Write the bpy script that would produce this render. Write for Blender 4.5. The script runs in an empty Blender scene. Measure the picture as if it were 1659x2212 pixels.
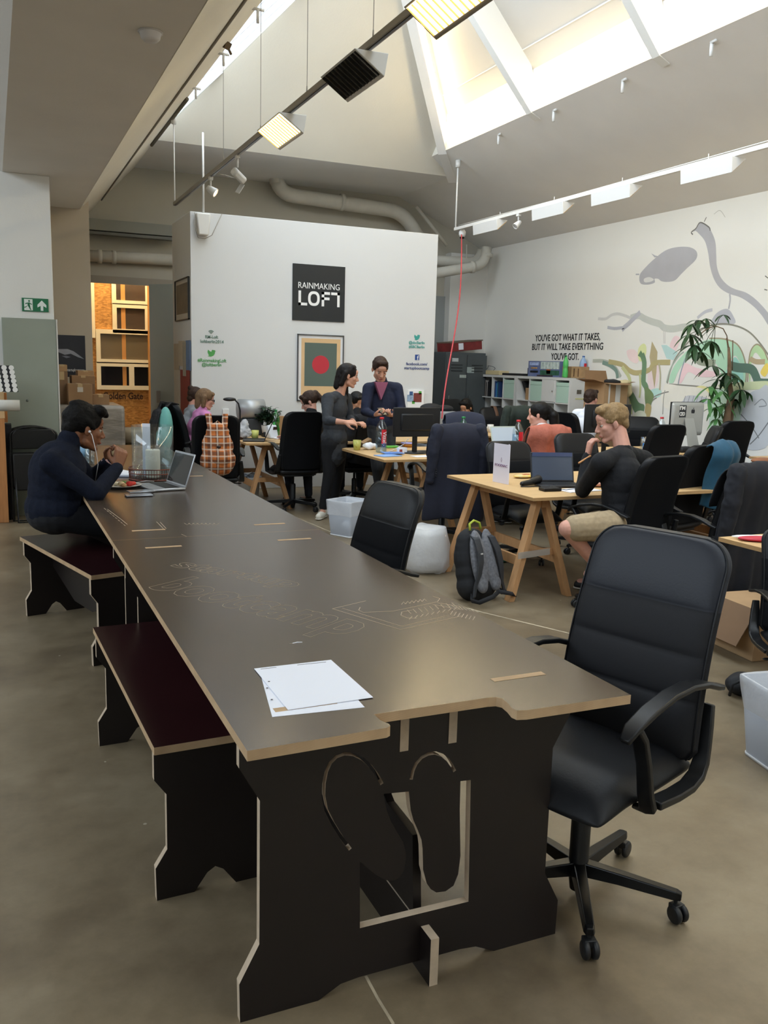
import bpy, bmesh, math, random
SKY_E = 5.6; COVE_E = 45.0; LAMP_E = 9.0
from mathutils import Vector, Matrix, Euler, Quaternion
random.seed(7)
SC = bpy.context.scene
COL = SC.collection
# ------------------------------------------------------------------ camera
F_PX, CAM_H = 1892.95, 1.6
YAW, PITCH, ROLL = 0.42004845, 0.16717319, 0.02731355
_f = Vector((math.sin(YAW)*math.cos(PITCH), math.cos(YAW)*math.cos(PITCH), -math.sin(PITCH)))
_r0 = Vector((math.cos(YAW), -math.sin(YAW), 0)); _u0 = _r0.cross(_f)
_r = math.cos(ROLL)*_r0 + math.sin(ROLL)*_u0
_u = -math.sin(ROLL)*_r0 + math.cos(ROLL)*_u0
cam = bpy.data.cameras.new('camera'); camo = bpy.data.objects.new('camera', cam); COL.objects.link(camo)
cam.sensor_fit = 'VERTICAL'; cam.sensor_height = 24.0; cam.lens = F_PX/2212*24.0
cam.clip_start = 0.05; cam.clip_end = 200
camo.matrix_world = Matrix(((_r.x, _u.x, -_f.x, 0), (_r.y, _u.y, -_f.y, 0), (_r.z, _u.z, -_f.z, CAM_H), (0, 0, 0, 1)))
SC.camera = camo
# ------------------------------------------------------------------ exposure, world
SC.view_settings.view_transform = 'Standard'; SC.view_settings.look = 'None'
SC.view_settings.gamma = 1.0; SC.view_settings.use_curve_mapping = False
SC.view_settings.exposure = EXPO = 0.12
w = bpy.data.worlds.new('sky'); SC.world = w; w.use_nodes = True
w.node_tree.nodes['Background'].inputs[0].default_value = (0.88, 0.94, 1.0, 1)
w.node_tree.nodes['Background'].inputs[1].default_value = SKY_E
SC.cycles.max_bounces = 10; SC.cycles.diffuse_bounces = 5; SC.cycles.glossy_bounces = 4
SC.cycles.transmission_bounces = 6; SC.cycles.transparent_max_bounces = 8
SC.cycles.sample_clamp_indirect = 6; SC.cycles.caustics_reflective = False; SC.cycles.caustics_refractive = False
SC.cycles.use_denoising = True

def area_light(name, loc, d, upv, sx, sy, energy, col, portal=False):
    l = bpy.data.lights.new(name, 'AREA'); l.shape = 'RECTANGLE'; l.size = sx; l.size_y = sy
    l.energy = energy; l.color = col
    if portal: l.cycles.is_portal = True
    o = bpy.data.objects.new(name, l); COL.objects.link(o)
    z = -Vector(d).normalized(); x = Vector(upv).cross(z).normalized(); y = z.cross(x)
    o.matrix_world = Matrix(((x.x, y.x, z.x, loc[0]), (x.y, y.y, z.y, loc[1]), (x.z, y.z, z.z, loc[2]), (0, 0, 0, 1)))
    return o

def ray(px, py): return _f + _r*((px-829.5)/F_PX) - _u*((py-1106)/F_PX)
def G(px, py, z=0.0):
    d = ray(px, py); t = (z-CAM_H)/d.z; return Vector((d.x*t, d.y*t, z))
def WY(px, py, Y):
    d = ray(px, py); t = Y/d.y; return Vector((d.x*t, Y, CAM_H+d.z*t))
def WX(px, py, X):
    d = ray(px, py); t = X/d.x; return Vector((X, d.y*t, CAM_H+d.z*t))
def PL(px, py, p, n):
    d = ray(px, py); o = Vector((0, 0, CAM_H)); n = Vector(n); t = (Vector(p)-o).dot(n)/d.dot(n); return o+d*t

# ------------------------------------------------------------------ materials
def srgb(h):
    if isinstance(h, (tuple, list)): return tuple(h)[:3]
    h = h.lstrip('#'); v = [int(h[i:i+2], 16)/255 for i in (0, 2, 4)]
    return tuple(x/12.92 if x <= .04045 else ((x+.055)/1.055)**2.4 for x in v)
_M = {}
def mat(name, col='#888888', rough=.6, metal=0, noise=0, nscale=20, bump=0, bscale=200, alpha=1, trans=0, ior=1.45, emit=None, es=0, spec=.5, sheen=0, stretch=None, coat=0, col2=None):
    if name in _M: return _M[name]
    m = bpy.data.materials.new(name); m.use_nodes = True; nt = m.node_tree; b = nt.nodes['Principled BSDF']
    c = srgb(col); b.inputs['Base Color'].default_value = (*c, 1); b.inputs['Roughness'].default_value = rough
    b.inputs['Metallic'].default_value = metal; b.inputs['Specular IOR Level'].default_value = spec; b.inputs['IOR'].default_value = ior
    if sheen: b.inputs['Sheen Weight'].default_value = sheen
    if coat: b.inputs['Coat Weight'].default_value = coat
    tc = nt.nodes.new('ShaderNodeTexCoord'); src = tc.outputs['Object']
    if stretch:
        mp = nt.nodes.new('ShaderNodeMapping'); mp.inputs['Scale'].default_value = stretch; nt.links.new(src, mp.inputs['Vector']); src = mp.outputs['Vector']
    if noise or col2:
        n = nt.nodes.new('ShaderNodeTexNoise'); n.inputs['Scale'].default_value = nscale; n.inputs['Detail'].default_value = 5
        nt.links.new(src, n.inputs['Vector'])
        r = nt.nodes.new('ShaderNodeValToRGB'); r.color_ramp.elements[0].position = .32; r.color_ramp.elements[1].position = .68
        c2 = srgb(col2) if col2 else c
        r.color_ramp.elements[0].color = (*[x*(1-noise) for x in c2], 1); r.color_ramp.elements[1].color = (*[min(1, x*(1+noise)) for x in c], 1)
        nt.links.new(n.outputs['Fac'], r.inputs['Fac']); nt.links.new(r.outputs['Color'], b.inputs['Base Color'])
    if bump:
        n2 = nt.nodes.new('ShaderNodeTexNoise'); n2.inputs['Scale'].default_value = bscale; n2.inputs['Detail'].default_value = 3
        nt.links.new(src, n2.inputs['Vector']); bp = nt.nodes.new('ShaderNodeBump'); bp.inputs['Strength'].default_value = bump; bp.inputs['Distance'].default_value = .01
        nt.links.new(n2.outputs['Fac'], bp.inputs['Height']); nt.links.new(bp.outputs['Normal'], b.inputs['Normal'])
    if trans: b.inputs['Transmission Weight'].default_value = trans
    if alpha < 1: b.inputs['Alpha'].default_value = alpha
    if emit: b.inputs['Emission Color'].default_value = (*srgb(emit), 1); b.inputs['Emission Strength'].default_value = es
    _M[name] = m; return m

# ------------------------------------------------------------------ mesh builder
class MB:
    def __init__(s): s.b = bmesh.new(); s.mi = 0; s.T = Matrix.Identity(4)
    def _add(s, vs, fs, smooth=False):
        bv = [s.b.verts.new(s.T @ Vector(v)) for v in vs]
        for f in fs:
            try:
                q = s.b.faces.new([bv[i] for i in f]); q.material_index = s.mi; q.smooth = smooth
            except ValueError: pass
        return s
    def box(s, c, d, rot=None):
        R = rot if rot is not None else Matrix.Identity(3)
        if isinstance(R, (int, float)): R = Matrix.Rotation(R, 3, 'Z')
        vs = [Vector(c)+R@Vector((x*d[0]/2, y*d[1]/2, z*d[2]/2)) for x in (-1, 1) for y in (-1, 1) for z in (-1, 1)]
        return s._add(vs, [(0, 1, 3, 2), (4, 6, 7, 5), (0, 4, 5, 1), (2, 3, 7, 6), (0, 2, 6, 4), (1, 5, 7, 3)])
    def b2(s, lo, hi):
        return s.box([(a+b)/2 for a, b in zip(lo, hi)], [abs(b-a) for a, b in zip(lo, hi)])
    def tube(s, pts, r, n=8, cap=True, flat=None):
        pts = [Vector(p) for p in pts]; N = len(pts)
        rs = r if isinstance(r, (list, tuple)) else [r]*N
        prev = None; vs = []
        for i, p in enumerate(pts):
            t = (pts[min(i+1, N-1)]-pts[max(i-1, 0)])
            t = t.normalized() if t.length > 1e-9 else Vector((0, 0, 1))
            if prev is None:
                a = Vector((0, 0, 1)) if abs(t.z) < .9 else Vector((1, 0, 0)); x = t.cross(a).normalized()
            else: x = (prev - t*prev.dot(t)).normalized()
            prev = x; y = t.cross(x)
            for k in range(n):
                th = 2*math.pi*k/n; vs.append(p + (x*math.cos(th)+y*math.sin(th)*(flat or 1))*rs[i])
        fs = [(i*n+k, i*n+(k+1) % n, (i+1)*n+(k+1) % n, (i+1)*n+k) for i in range(N-1) for k in range(n)]
        if cap: fs += [tuple(range(n-1, -1, -1)), tuple((N-1)*n+k for k in range(n))]
        return s._add(vs, fs, n > 5)
    def band(s, pts, w, t, side=(1, 0, 0)):
        # flat strap swept along pts: width along 'side', thickness t along the normal
        pts = [Vector(p) for p in pts]; N = len(pts); S = Vector(side).normalized(); vs = []
        ws = w if isinstance(w, (list, tuple)) else [w]*N
        for i, p in enumerate(pts):
            d = (pts[min(i+1, N-1)]-pts[max(i-1, 0)]).normalized(); n = d.cross(S).normalized()
            for a, b in ((-1, -1), (1, -1), (1, 1), (-1, 1)): vs.append(p+S*(a*ws[i]/2)+n*(b*t/2))
        fs = [(i*4+k, i*4+(k+1) % 4, (i+1)*4+(k+1) % 4, (i+1)*4+k) for i in range(N-1) for k in range(4)]
        fs += [(3, 2, 1, 0), tuple((N-1)*4+k for k in range(4))]
        return s._add(vs, fs, True)
    def lathe(s, prof, c=(0, 0, 0), n=24, smooth=True, sx=1, sy=1):
        c = Vector(c); vs = []; N = len(prof)
        for r, z in prof:
            for k in range(n):
                a = 2*math.pi*k/n; vs.append(c+Vector((r*math.cos(a)*sx, r*math.sin(a)*sy, z)))
        fs = [(i*n+k, i*n+(k+1) % n, (i+1)*n+(k+1) % n, (i+1)*n+k) for i in range(N-1) for k in range(n)]
        if prof[0][0] > 1e-4: fs.append(tuple(range(n-1, -1, -1)))
        if prof[-1][0] > 1e-4: fs.append(tuple((N-1)*n+k for k in range(n)))
        return s._add(vs, fs, smooth)
    def prism(s, poly, ax, lo, hi):
        # poly in the two axes other than ax (in xyz order)
        def P(a, b, c): return {'x': (c, a, b), 'y': (a, c, b), 'z': (a, b, c)}[ax]
        n = len(poly); vs = [P(a, b, lo) for a, b in poly]+[P(a, b, hi) for a, b in poly]
        fs = [tuple(range(n)), tuple(range(2*n-1, n-1, -1))]+[(i, i+n, (i+1) % n+n, (i+1) % n) for i in range(n)]
        return s._add(vs, fs)
    def poly(s, pts, th=None, nrm=None):
        # thick polygon from 3-D points, thickness th along nrm
        pts = [Vector(p) for p in pts]; n = len(pts)
        if nrm is None: nrm = (pts[1]-pts[0]).cross(pts[2]-pts[0]).normalized()
        if not th: return s._add(pts, [tuple(range(n))])
        nrm = Vector(nrm).normalized()
        vs = pts+[p+nrm*th for p in pts]
        return s._add(vs, [tuple(range(n-1, -1, -1)), tuple(range(n, 2*n))]+[(i, (i+1) % n, (i+1) % n+n, i+n) for i in range(n)])
    def ell(s, c, r, rot=None, n=16, m=10):
        R = rot if rot is not None else Matrix.Identity(3); c = Vector(c)
        if not isinstance(r, (list, tuple)): r = (r, r, r)
        vs = [c+R@Vector((0, 0, -r[2]))]
        for i in range(1, m):
            ph = -math.pi/2+math.pi*i/m
            for k in range(n):
                a = 2*math.pi*k/n; vs.append(c+R@Vector((r[0]*math.cos(ph)*math.cos(a), r[1]*math.cos(ph)*math.sin(a), r[2]*math.sin(ph))))
        vs.append(c+R@Vector((0, 0, r[2]))); L = len(vs)-1
        fs = [(0, 1+(k+1) % n, 1+k) for k in range(n)]
        for i in range(m-2): fs += [(1+i*n+k, 1+i*n+(k+1) % n, 1+(i+1)*n+(k+1) % n, 1+(i+1)*n+k) for k in range(n)]
        fs += [(1+(m-2)*n+k, 1+(m-2)*n+(k+1) % n, L) for k in range(n)]
        return s._add(vs, fs, True)
    def rc(s, p, q, a, b, n=14, flat=1, up=None):
        # tapered capsule p->q
        p = Vector(p); q = Vector(q); t = q-p; L = t.length
        t = t.normalized() if L > 1e-6 else Vector((0, 0, 1))
        pts = []; rs = []
        for k in range(5):
            th = math.pi/2*(1-k/4); pts.append(p-t*a*math.sin(th)); rs.append(max(a*math.cos(th), a*.02))
        for k in range(5):
            th = math.pi/2*k/4; pts.append(q+t*b*math.sin(th)); rs.append(max(b*math.cos(th), b*.02))
        if up is not None:
            y = (Vector(up)-t*Vector(up).dot(t)).normalized(); x = y.cross(t)
            vs = [P+(x*math.cos(2*math.pi*k/n)+y*math.sin(2*math.pi*k/n)*flat)*r for P, r in zip(pts, rs) for k in range(n)]
            N = len(pts); fs = [(i*n+k, i*n+(k+1) % n, (i+1)*n+(k+1) % n, (i+1)*n+k) for i in range(N-1) for k in range(n)]
            fs += [tuple(range(n-1, -1, -1)), tuple((N-1)*n+k for k in range(n))]
            return s._add(vs, fs, True)
        return s.tube(pts, rs, n)
    def build(s, name, m, parent=None, bevel=0, remesh=0, smooth=0, sub=0, seg=2, disp=0, dscale=.1, normals=True):
        if normals: bmesh.ops.recalc_face_normals(s.b, faces=s.b.faces)
        me = bpy.data.meshes.new(name); s.b.to_mesh(me); s.b.free()
        for x in (m if isinstance(m, (list, tuple)) else [m]): me.materials.append(x)
        o = bpy.data.objects.new(name, me); COL.objects.link(o)
        if parent is not None: o.parent = parent
        if remesh:
            k = o.modifiers.new('r', 'REMESH'); k.mode = 'VOXEL'; k.voxel_size = remesh; k.use_smooth_shade = True
        if smooth:
            k = o.modifiers.new('s', 'SMOOTH'); k.factor = .5; k.iterations = smooth
        if bevel:
            k = o.modifiers.new('b', 'BEVEL'); k.width = bevel; k.segments = seg; k.limit_method = 'ANGLE'; k.angle_limit = .6
            for p in me.polygons: p.use_smooth = True
            me.set_sharp_from_angle(angle=.7) if hasattr(me, 'set_sharp_from_angle') else None
        if sub:
            k = o.modifiers.new('u', 'SUBSURF'); k.levels = sub; k.render_levels = sub
            for p in me.polygons: p.use_smooth = True
        if disp:
            t = bpy.data.textures.get('cl%g' % dscale) or bpy.data.textures.new('cl%g' % dscale, 'CLOUDS'); t.noise_scale = dscale
            k = o.modifiers.new('d', 'DISPLACE'); k.texture = t; k.strength = disp; k.mid_level = .5; k.texture_coords = 'LOCAL'
        return o

def tag(o, label, cat, group=None, kind=None):
    o['label'] = label; o['category'] = cat
    if group: o['group'] = group
    if kind: o['kind'] = kind
    return o
def struct(o, label=None):
    o['kind'] = 'structure'
    if label: o['label'] = label
    return o
def thing(name, label, cat, loc=(0, 0, 0), rz=0, group=None):
    o = bpy.data.objects.new(name, None); COL.objects.link(o); o.empty_display_size = .1
    o.location = loc; o.rotation_euler = (0, 0, rz); return tag(o, label, cat, group)
def copy_tree(o, parent=None):
    c = o.copy(); COL.objects.link(c)
    if parent is not None: c.parent = parent
    for ch in [x for x in KIDS.get(o.name, [])]: copy_tree(ch, c)
    return c
KIDS = {}
def index_kids(root):
    for ch in list(bpy.data.objects):
        if ch.parent is not None: KIDS.setdefault(ch.parent.name, [])
    for ch in bpy.data.objects:
        if ch.parent is not None and ch not in KIDS[ch.parent.name]: KIDS[ch.parent.name].append(ch)
def dup(root, loc, rz, label, group=None, sc=None):
    c = copy_tree(root); c.location = loc; c.rotation_euler = (0, 0, rz); c['label'] = label
    if group: c['group'] = group
    if sc: c.scale = (sc, sc, sc)
    return c
def sheet(name, outlines, th, M, mats, parent=None, bevel=0, axis=None):
    # plywood-like sheet cut with holes: face material 0, edge material 1
    cu = bpy.data.curves.new('tmp', 'CURVE'); cu.dimensions = '2D'; cu.fill_mode = 'BOTH'; cu.extrude = th/2
    for L in outlines:
        sp = cu.splines.new('POLY'); sp.points.add(len(L)-1); sp.use_cyclic_u = True
        for i, (a, b) in enumerate(L): sp.points[i].co = (a, b, 0, 1)
    o = bpy.data.objects.new('tmp', cu); COL.objects.link(o)
    me = bpy.data.meshes.new_from_object(o.evaluated_get(bpy.context.evaluated_depsgraph_get()))
    bpy.data.objects.remove(o); bpy.data.curves.remove(cu)
    b = bmesh.new(); b.from_mesh(me); bmesh.ops.remove_doubles(b, verts=b.verts, dist=1e-5); bmesh.ops.recalc_face_normals(b, faces=b.faces)
    for f in b.faces: f.material_index = 0 if abs(f.normal.z) > .9 else 1; f.smooth = False
    b.transform(M); me = bpy.data.meshes.new(name); b.to_mesh(me); b.free()
    for x in mats: me.materials.append(x)
    ob = bpy.data.objects.new(name, me); COL.objects.link(ob)
    if parent is not None: ob.parent = parent
    return ob
def basis(o, x, y):
    x = Vector(x).normalized(); y = Vector(y).normalized(); z = x.cross(y).normalized(); y = z.cross(x)
    return Matrix(((x.x, y.x, z.x, o[0]), (x.y, y.y, z.y, o[1]), (x.z, y.z, z.z, o[2]), (0, 0, 0, 1)))
def text(s, size, M, m, name='lettering', parent=None, ext=.0012, off=0, sp=1, align='CENTER', shear=0, outline=0, width=None, ls=1):
    cu = bpy.data.curves.new(name, 'FONT'); cu.body = s; cu.size = size; cu.extrude = ext; cu.offset = off; cu.space_character = sp
    cu.align_x = align; cu.shear = shear; cu.resolution_u = 3; cu.space_line = ls
    if outline: cu.fill_mode = 'NONE'; cu.extrude = 0; cu.bevel_depth = outline; cu.bevel_resolution = 0
    o = bpy.data.objects.new(name, cu); COL.objects.link(o)
    me = bpy.data.meshes.new_from_object(o.evaluated_get(bpy.context.evaluated_depsgraph_get()))
    bpy.data.objects.remove(o); me.name = name
    if width:
        xs = [v.co.x for v in me.vertices]; k = width/(max(xs)-min(xs))
        for v in me.vertices: v.co.x *= k
    me.transform(M); me.materials.clear(); me.materials.append(m)
    ob = bpy.data.objects.new(name, me); COL.objects.link(ob)
    if parent is not None: ob.parent = parent
    return ob


# ------------------------------------------------------------------ lights (daylight through the roof glass, cove tubes, lamps)
def portal(name, p0, p1, y0, y1):
    # glass strip running along Y between section points p0, p1 (x,z); light comes in from above
    mx, mz = (p0[0]+p1[0])/2, (p0[1]+p1[1])/2; dx, dz = p1[0]-p0[0], p1[1]-p0[1]; L = math.hypot(dx, dz)
    n = Vector((dz/L, 0, -dx/L));
    if n.z > 0: n = -n
    area_light(name, (mx-n.x*.1, (y0+y1)/2, mz-n.z*.1), n, (0, 1, 0), L, y1-y0, 1, (1, 1, 1), True)
GLZ = ((2.09, 4.43), (4.26, 6.60))
portal('daylight_roof', *GLZ, -4, 12.3)
portal('daylight_roof_left', (-5.75, 4.1), (-4.3, 5.4), -4, 9.3)

# ------------------------------------------------------------------ surfaces
WHITE = mat('white_paint', '#e2e1dd', .85, noise=.02, nscale=1.5, bump=.08, bscale=60)
WALLR = mat('mural_wall_paint', '#e9e7e0', .85, noise=.015, nscale=1.2, bump=.05, bscale=60)
CREAM = mat('cream_plaster', '#dcd7ca', .9, noise=.025, nscale=1.2, bump=.12, bscale=40)
GREYC = mat('grey_ceiling_paint', '#e6e5e3', .9, noise=.02, nscale=2, bump=.08, bscale=60)
SOFF = mat('beam_plaster', '#dad5ce', .9, noise=.03, nscale=2, bump=.1, bscale=50)
BEIGE = mat('beige_wall_paint', '#b5aa99', .9, noise=.03, nscale=2)
def concrete():
    m = bpy.data.materials.new('polished_concrete'); m.use_nodes = True; nt = m.node_tree; b = nt.nodes['Principled BSDF']
    tc = nt.nodes.new('ShaderNodeTexCoord')
    def nz(sc, det=6, ro=.6):
        n = nt.nodes.new('ShaderNodeTexNoise'); n.inputs['Scale'].default_value = sc; n.inputs['Detail'].default_value = det; n.inputs['Roughness'].default_value = ro
        nt.links.new(tc.outputs['Object'], n.inputs['Vector']); return n
    a = nz(.9, 8, .65); r = nt.nodes.new('ShaderNodeValToRGB'); e = r.color_ramp.elements
    e[0].position = .3; e[0].color = (*srgb('#5f5241'), 1); e[1].position = .72; e[1].color = (*srgb('#91846d'), 1)
    k = e.new(.5); k.color = (*srgb('#7e7059'), 1); nt.links.new(a.outputs['Fac'], r.inputs['Fac'])
    c = nz(5, 8, .7); r2 = nt.nodes.new('ShaderNodeValToRGB'); r2.color_ramp.elements[0].position = .35; r2.color_ramp.elements[0].color = (.78, .76, .74, 1); r2.color_ramp.elements[1].position = .6; r2.color_ramp.elements[1].color = (1.05, 1.05, 1.06, 1)
    nt.links.new(c.outputs['Fac'], r2.inputs['Fac'])
    mx = nt.nodes.new('ShaderNodeMix'); mx.data_type = 'RGBA'; mx.blend_type = 'MULTIPLY'; mx.inputs[0].default_value = .8
    nt.links.new(r.outputs['Color'], mx.inputs[6]); nt.links.new(r2.outputs['Color'], mx.inputs[7])
    # pale paint flecks
    v = nt.nodes.new('ShaderNodeTexVoronoi'); v.inputs['Scale'].default_value = 3.2; nt.links.new(tc.outputs['Object'], v.inputs['Vector'])
    n3 = nz(40, 3); ad = nt.nodes.new('ShaderNodeMath'); ad.operation = 'MULTIPLY_ADD'; ad.inputs[1].default_value = .03; nt.links.new(n3.outputs['Fac'], ad.inputs[0]); nt.links.new(v.outputs['Distance'], ad.inputs[2])
    lt = nt.nodes.new('ShaderNodeMath'); lt.operation = 'LESS_THAN'; lt.inputs[1].default_value = .036; nt.links.new(ad.outputs[0], lt.inputs[0])
    m2 = nt.nodes.new('ShaderNodeMix'); m2.data_type = 'RGBA'; nt.links.new(lt.outputs[0], m2.inputs[0]); nt.links.new(mx.outputs[2], m2.inputs[6]); m2.inputs[7].default_value = (*srgb('#b5a993'), 1)
    nt.links.new(m2.outputs[2], b.inputs['Base Color'])
    rr = nt.nodes.new('ShaderNodeMapRange'); rr.inputs[3].default_value = .30; rr.inputs[4].default_value = .52; nt.links.new(c.outputs['Fac'], rr.inputs[0]); nt.links.new(rr.outputs[0], b.inputs['Roughness'])
    bp = nt.nodes.new('ShaderNodeBump'); bp.inputs['Strength'].default_value = .05; nt.links.new(c.outputs['Fac'], bp.inputs['Height']); nt.links.new(bp.outputs['Normal'], b.inputs['Normal'])
    return m
struct(MB().b2((-6.1, -4.1, -.1), (8.5, 17.6, 0)).build('floor', concrete()))
Y0, YB = -4.0, 14.3
struct(MB().b2((8.2, Y0, 0), (8.4, YB+.2, 3.9)).build('wall_right', WALLR))
struct(MB().b2((-6.1, Y0-.15, 0), (8.4, Y0, 6)).build('wall_behind', WHITE))
struct(MB().b2((-6.1, Y0, 0), (-5.9, 9.5, 4.3)).build('wall_left', WHITE))
# pilaster wall of the left bay, seen under and beside the beam
struct(MB().prism([(-5.9, 0), (.585, 0), (.585, 3.3), (.17, 3.3), (-4.3, 5.5), (-5.9, 4.2)], 'y', 9.45, 11.3).build('wall_left_bay_end', WHITE, bevel=.006))
struct(MB().prism([(.585, 0), (1.125, 0), (1.125, 3.40), (1.02, 3.32), (.585, 3.3)], 'y', 11.3, 11.55).build('wall_hall_side', BEIGE))
struct(MB().b2((1.0, 11.55, 0), (1.125, YB, 3.45)).build('wall_hall_left', BEIGE))
# valley beam with flared sides
struct(MB().prism([(.17, 3.3), (1.02, 3.3), (2.09, 4.43), (2.0, 4.52), (1.0, 3.5), (.3, 3.5)], 'y', Y0, YB).build('ceiling_valley_beam', [SOFF]))
struct(MB().prism([(1.0215, 3.3), (1.0255, 3.2995), (2.095, 4.428), (2.091, 4.432)], 'y', Y0, YB).build('ceiling_flare', [CREAM]))
struct(MB().prism([(.17, 3.3), (.3, 3.45), (-4.3, 5.55), (-4.3, 5.4)], 'y', Y0, 9.5).build('ceiling_left_bay', GREYC))
MS = .446
def zs(x, o=0): return 4.4295+MS*(6.5-x)+o
struct(MB().prism([(6.05, zs(6.05)), (8.2, zs(8.2)), (8.4, zs(8.2)), (8.4, zs(8.4)+.4), (6.05, zs(6.05)+.06)], 'y', Y0, YB+.2).build('ceiling_right_slope', GREYC))
DK = .48
RZ = 6.60; RX = 4.26
def zt(x, o=0): return zs(6.05)+1.1*(6.05-x)+o
DECK = mat('roof_board', '#bdbab4', .8, noise=.02, nscale=2)
struct(MB().prism([(RX-.1, zt(RX-.1, DK)), (6.14, zt(6.14, DK)), (6.14, zt(6.14, DK+.1)), (RX-.1, zt(RX-.1, DK+.1))], 'y', Y0, 12.6).build('ceiling_roof_boards', DECK))
struct(MB().b2((6.05, Y0, zs(6.05)-.002), (6.14, 12.4, zs(6.05)+DK)).build('trim_1', mat('cove_white', '#f2efe6', .7)))
mb = MB()
for x in (5.88, 5.1): mb.box((x, 4.2, zt(x, DK)-.004), (.012, 16.4, .010), Matrix.Rotation(math.atan(1.1), 3, 'Y'))
struct(mb.build('trim_2', GREYC))
# hip end plane (triangle) and its rafter, the flat ceiling behind, the back wall
HA, HB, HC = Vector((2.06, 12.4, 4.43)), Vector((6.5, 12.4, 4.43)), Vector((RX, 9.925, RZ))
HK = Vector((6.05, 11.83, zs(6.05)))
struct(MB().poly([HA, HB, HC], .05, (0, .3, 1)).build('ceiling_hip_end', CREAM))
sd = Vector((.76, -.65, 0))
mb = MB()
for (a, b_) in ((HB+Vector((.06, .06, -.03)), HK), (HK, HC)):
    up = Vector((0, 0, 1)); wv = Vector((.045, -.045, 0)); lo = up*.04; hi = up*.5
    if a.x > 6.2: hi = up*.12
    mb._add([a-wv-lo, a+wv-lo, b_+wv-lo, b_-wv-lo, a-wv+hi, a+wv+hi, b_+wv+up*.5, b_-wv+up*.5], [(0, 1, 2, 3), (4, 5, 6, 7), (0, 1, 5, 4), (2, 3, 7, 6), (0, 3, 7, 4), (1, 2, 6, 5)])
struct(mb.build('ceiling_hip_rafter', GREYC))
struct(MB().b2((1.0, 12.4, 4.43), (6.5, YB+.2, 4.55)).build('ceiling_back', GREYC))
struct(MB().poly([(1.6, 12.5, 4.45), (7.4, 12.5, 4.45), (7.4, 12.5, 7.4), (1.6, 12.5, 7.4)], .05, (0, 1, 0)).build('ceiling_outer_roof', GREYC))
RA_, RB_ = WX(1143, 238, 6.05).y, WX(1417, 120, 6.05).y
RS = RA_-RB_; RYS = [RA_-RS*k for k in range(0, 6)]
RAFM = mat('rafter_white', '#dedcd6', .75)
for i, ry in enumerate(RYS):
    mb = MB(); mb.prism([(6.18, zs(6.18, -.012)), (6.18, zs(6.18, .03)), (6.02, zt(6.02, DK)), (RX, zt(RX, DK)), (RX, zt(RX, -.01)), (6.05, zt(6.05, -.01))], 'y', ry-.055, ry+.055)
    struct(mb.build('ceiling_rafter', RAFM))
# glass with glazing bars
def thin_glass(name, tint, gl=.06):
    m = bpy.data.materials.new(name); m.use_nodes = True; nt = m.node_tree; nt.nodes.clear()
    o = nt.nodes.new('ShaderNodeOutputMaterial'); t = nt.nodes.new('ShaderNodeBsdfTransparent'); g = nt.nodes.new('ShaderNodeBsdfGlossy'); x = nt.nodes.new('ShaderNodeMixShader')
    t.inputs[0].default_value = (*tint, 1); g.inputs['Roughness'].default_value = .03; x.inputs[0].default_value = gl
    nt.links.new(t.outputs[0], x.inputs[1]); nt.links.new(g.outputs[0], x.inputs[2]); nt.links.new(x.outputs[0], o.inputs[0]); return m
GLASS = thin_glass('window_glass', (.95, .98, 1))
gw = MB().prism([GLZ[0], GLZ[1], (4.27, 6.61), (2.10, 4.44)], 'y', Y0, 12.4).build('window_1', GLASS); struct(gw)
mb = MB()
for k in range(16):
    y = 11.6-k*1.0; mb._add([], [])
    mb.prism([GLZ[0], GLZ[1], (4.23, 6.67), (2.06, 4.50)], 'y', y-.02, y+.02)
mb.build('glazing_bars', mat('aluminium_bar', '#c9ccd0', .4, .6), gw)
gl = MB().prism([(-5.75, 4.1), (-4.3, 5.4), (-4.31, 5.41), (-5.76, 4.11)], 'y', Y0, 9.45).build('window_2', GLASS); struct(gl)
struct(MB().b2((-5.95, Y0, 4.05), (-5.7, 9.5, 4.2)).build('trim_3', WHITE))
# cove fluorescent tubes along the roof edge and the hip
TUBE = mat('cove_tube', '#fff1c4', .5, emit='#ffe8b8', es=COVE_E)
cv = thing('cove_light', 'warm fluorescent tubes hidden in the roof cove above the grey slope', 'light')
for y in [i*1.25-3.8 for i in range(13)]:
    if y+1.1 < 12.0: MB().tube([(6.01, y, zs(6.05)+.09), (6.01, y+1.18, zs(6.05)+.09)], .016, 8).build('tube', TUBE, cv)
for t in (.03, .25, .47, .69):
    a = HK+(HC-HK)*t+sd*.09+Vector((0, 0, .10)); b_ = HK+(HC-HK)*(t+.2)+sd*.09+Vector((0, 0, .10))
    MB().tube([a, b_], .016, 8).build('tube', TUBE, cv)
# freestanding box room
BOXF = mat('box_room_paint', '#d3d3d1', .8, noise=.01, nscale=1.5, bump=.04, bscale=50)
BX0, BX1, BY, BYB, BH = WY(412, 600, 10.7).x, WY(940, 700, 10.7).x, 10.7, 11.85, WY(412, 456, 10.7).z
struct(MB().b2((BX0, BY, 0), (BX1, BYB, BH)).build('wall_box_room', BOXF, bevel=.004))
# back wall with the two openings
dl = WY(196, 700, YB).x; dz = WY(250, 602, YB).z; dr = WY(345, 700, YB).x+.7
BKW = mat('back_wall_paint', '#b7b2a4', .9, noise=.03, nscale=2)
struct(MB().b2((1.0, YB, dz), (dr, YB+.2, 4.5)).b2((dr, YB, 0), (8.4, YB+.2, 4.5)).build('wall_back', BKW))
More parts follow.
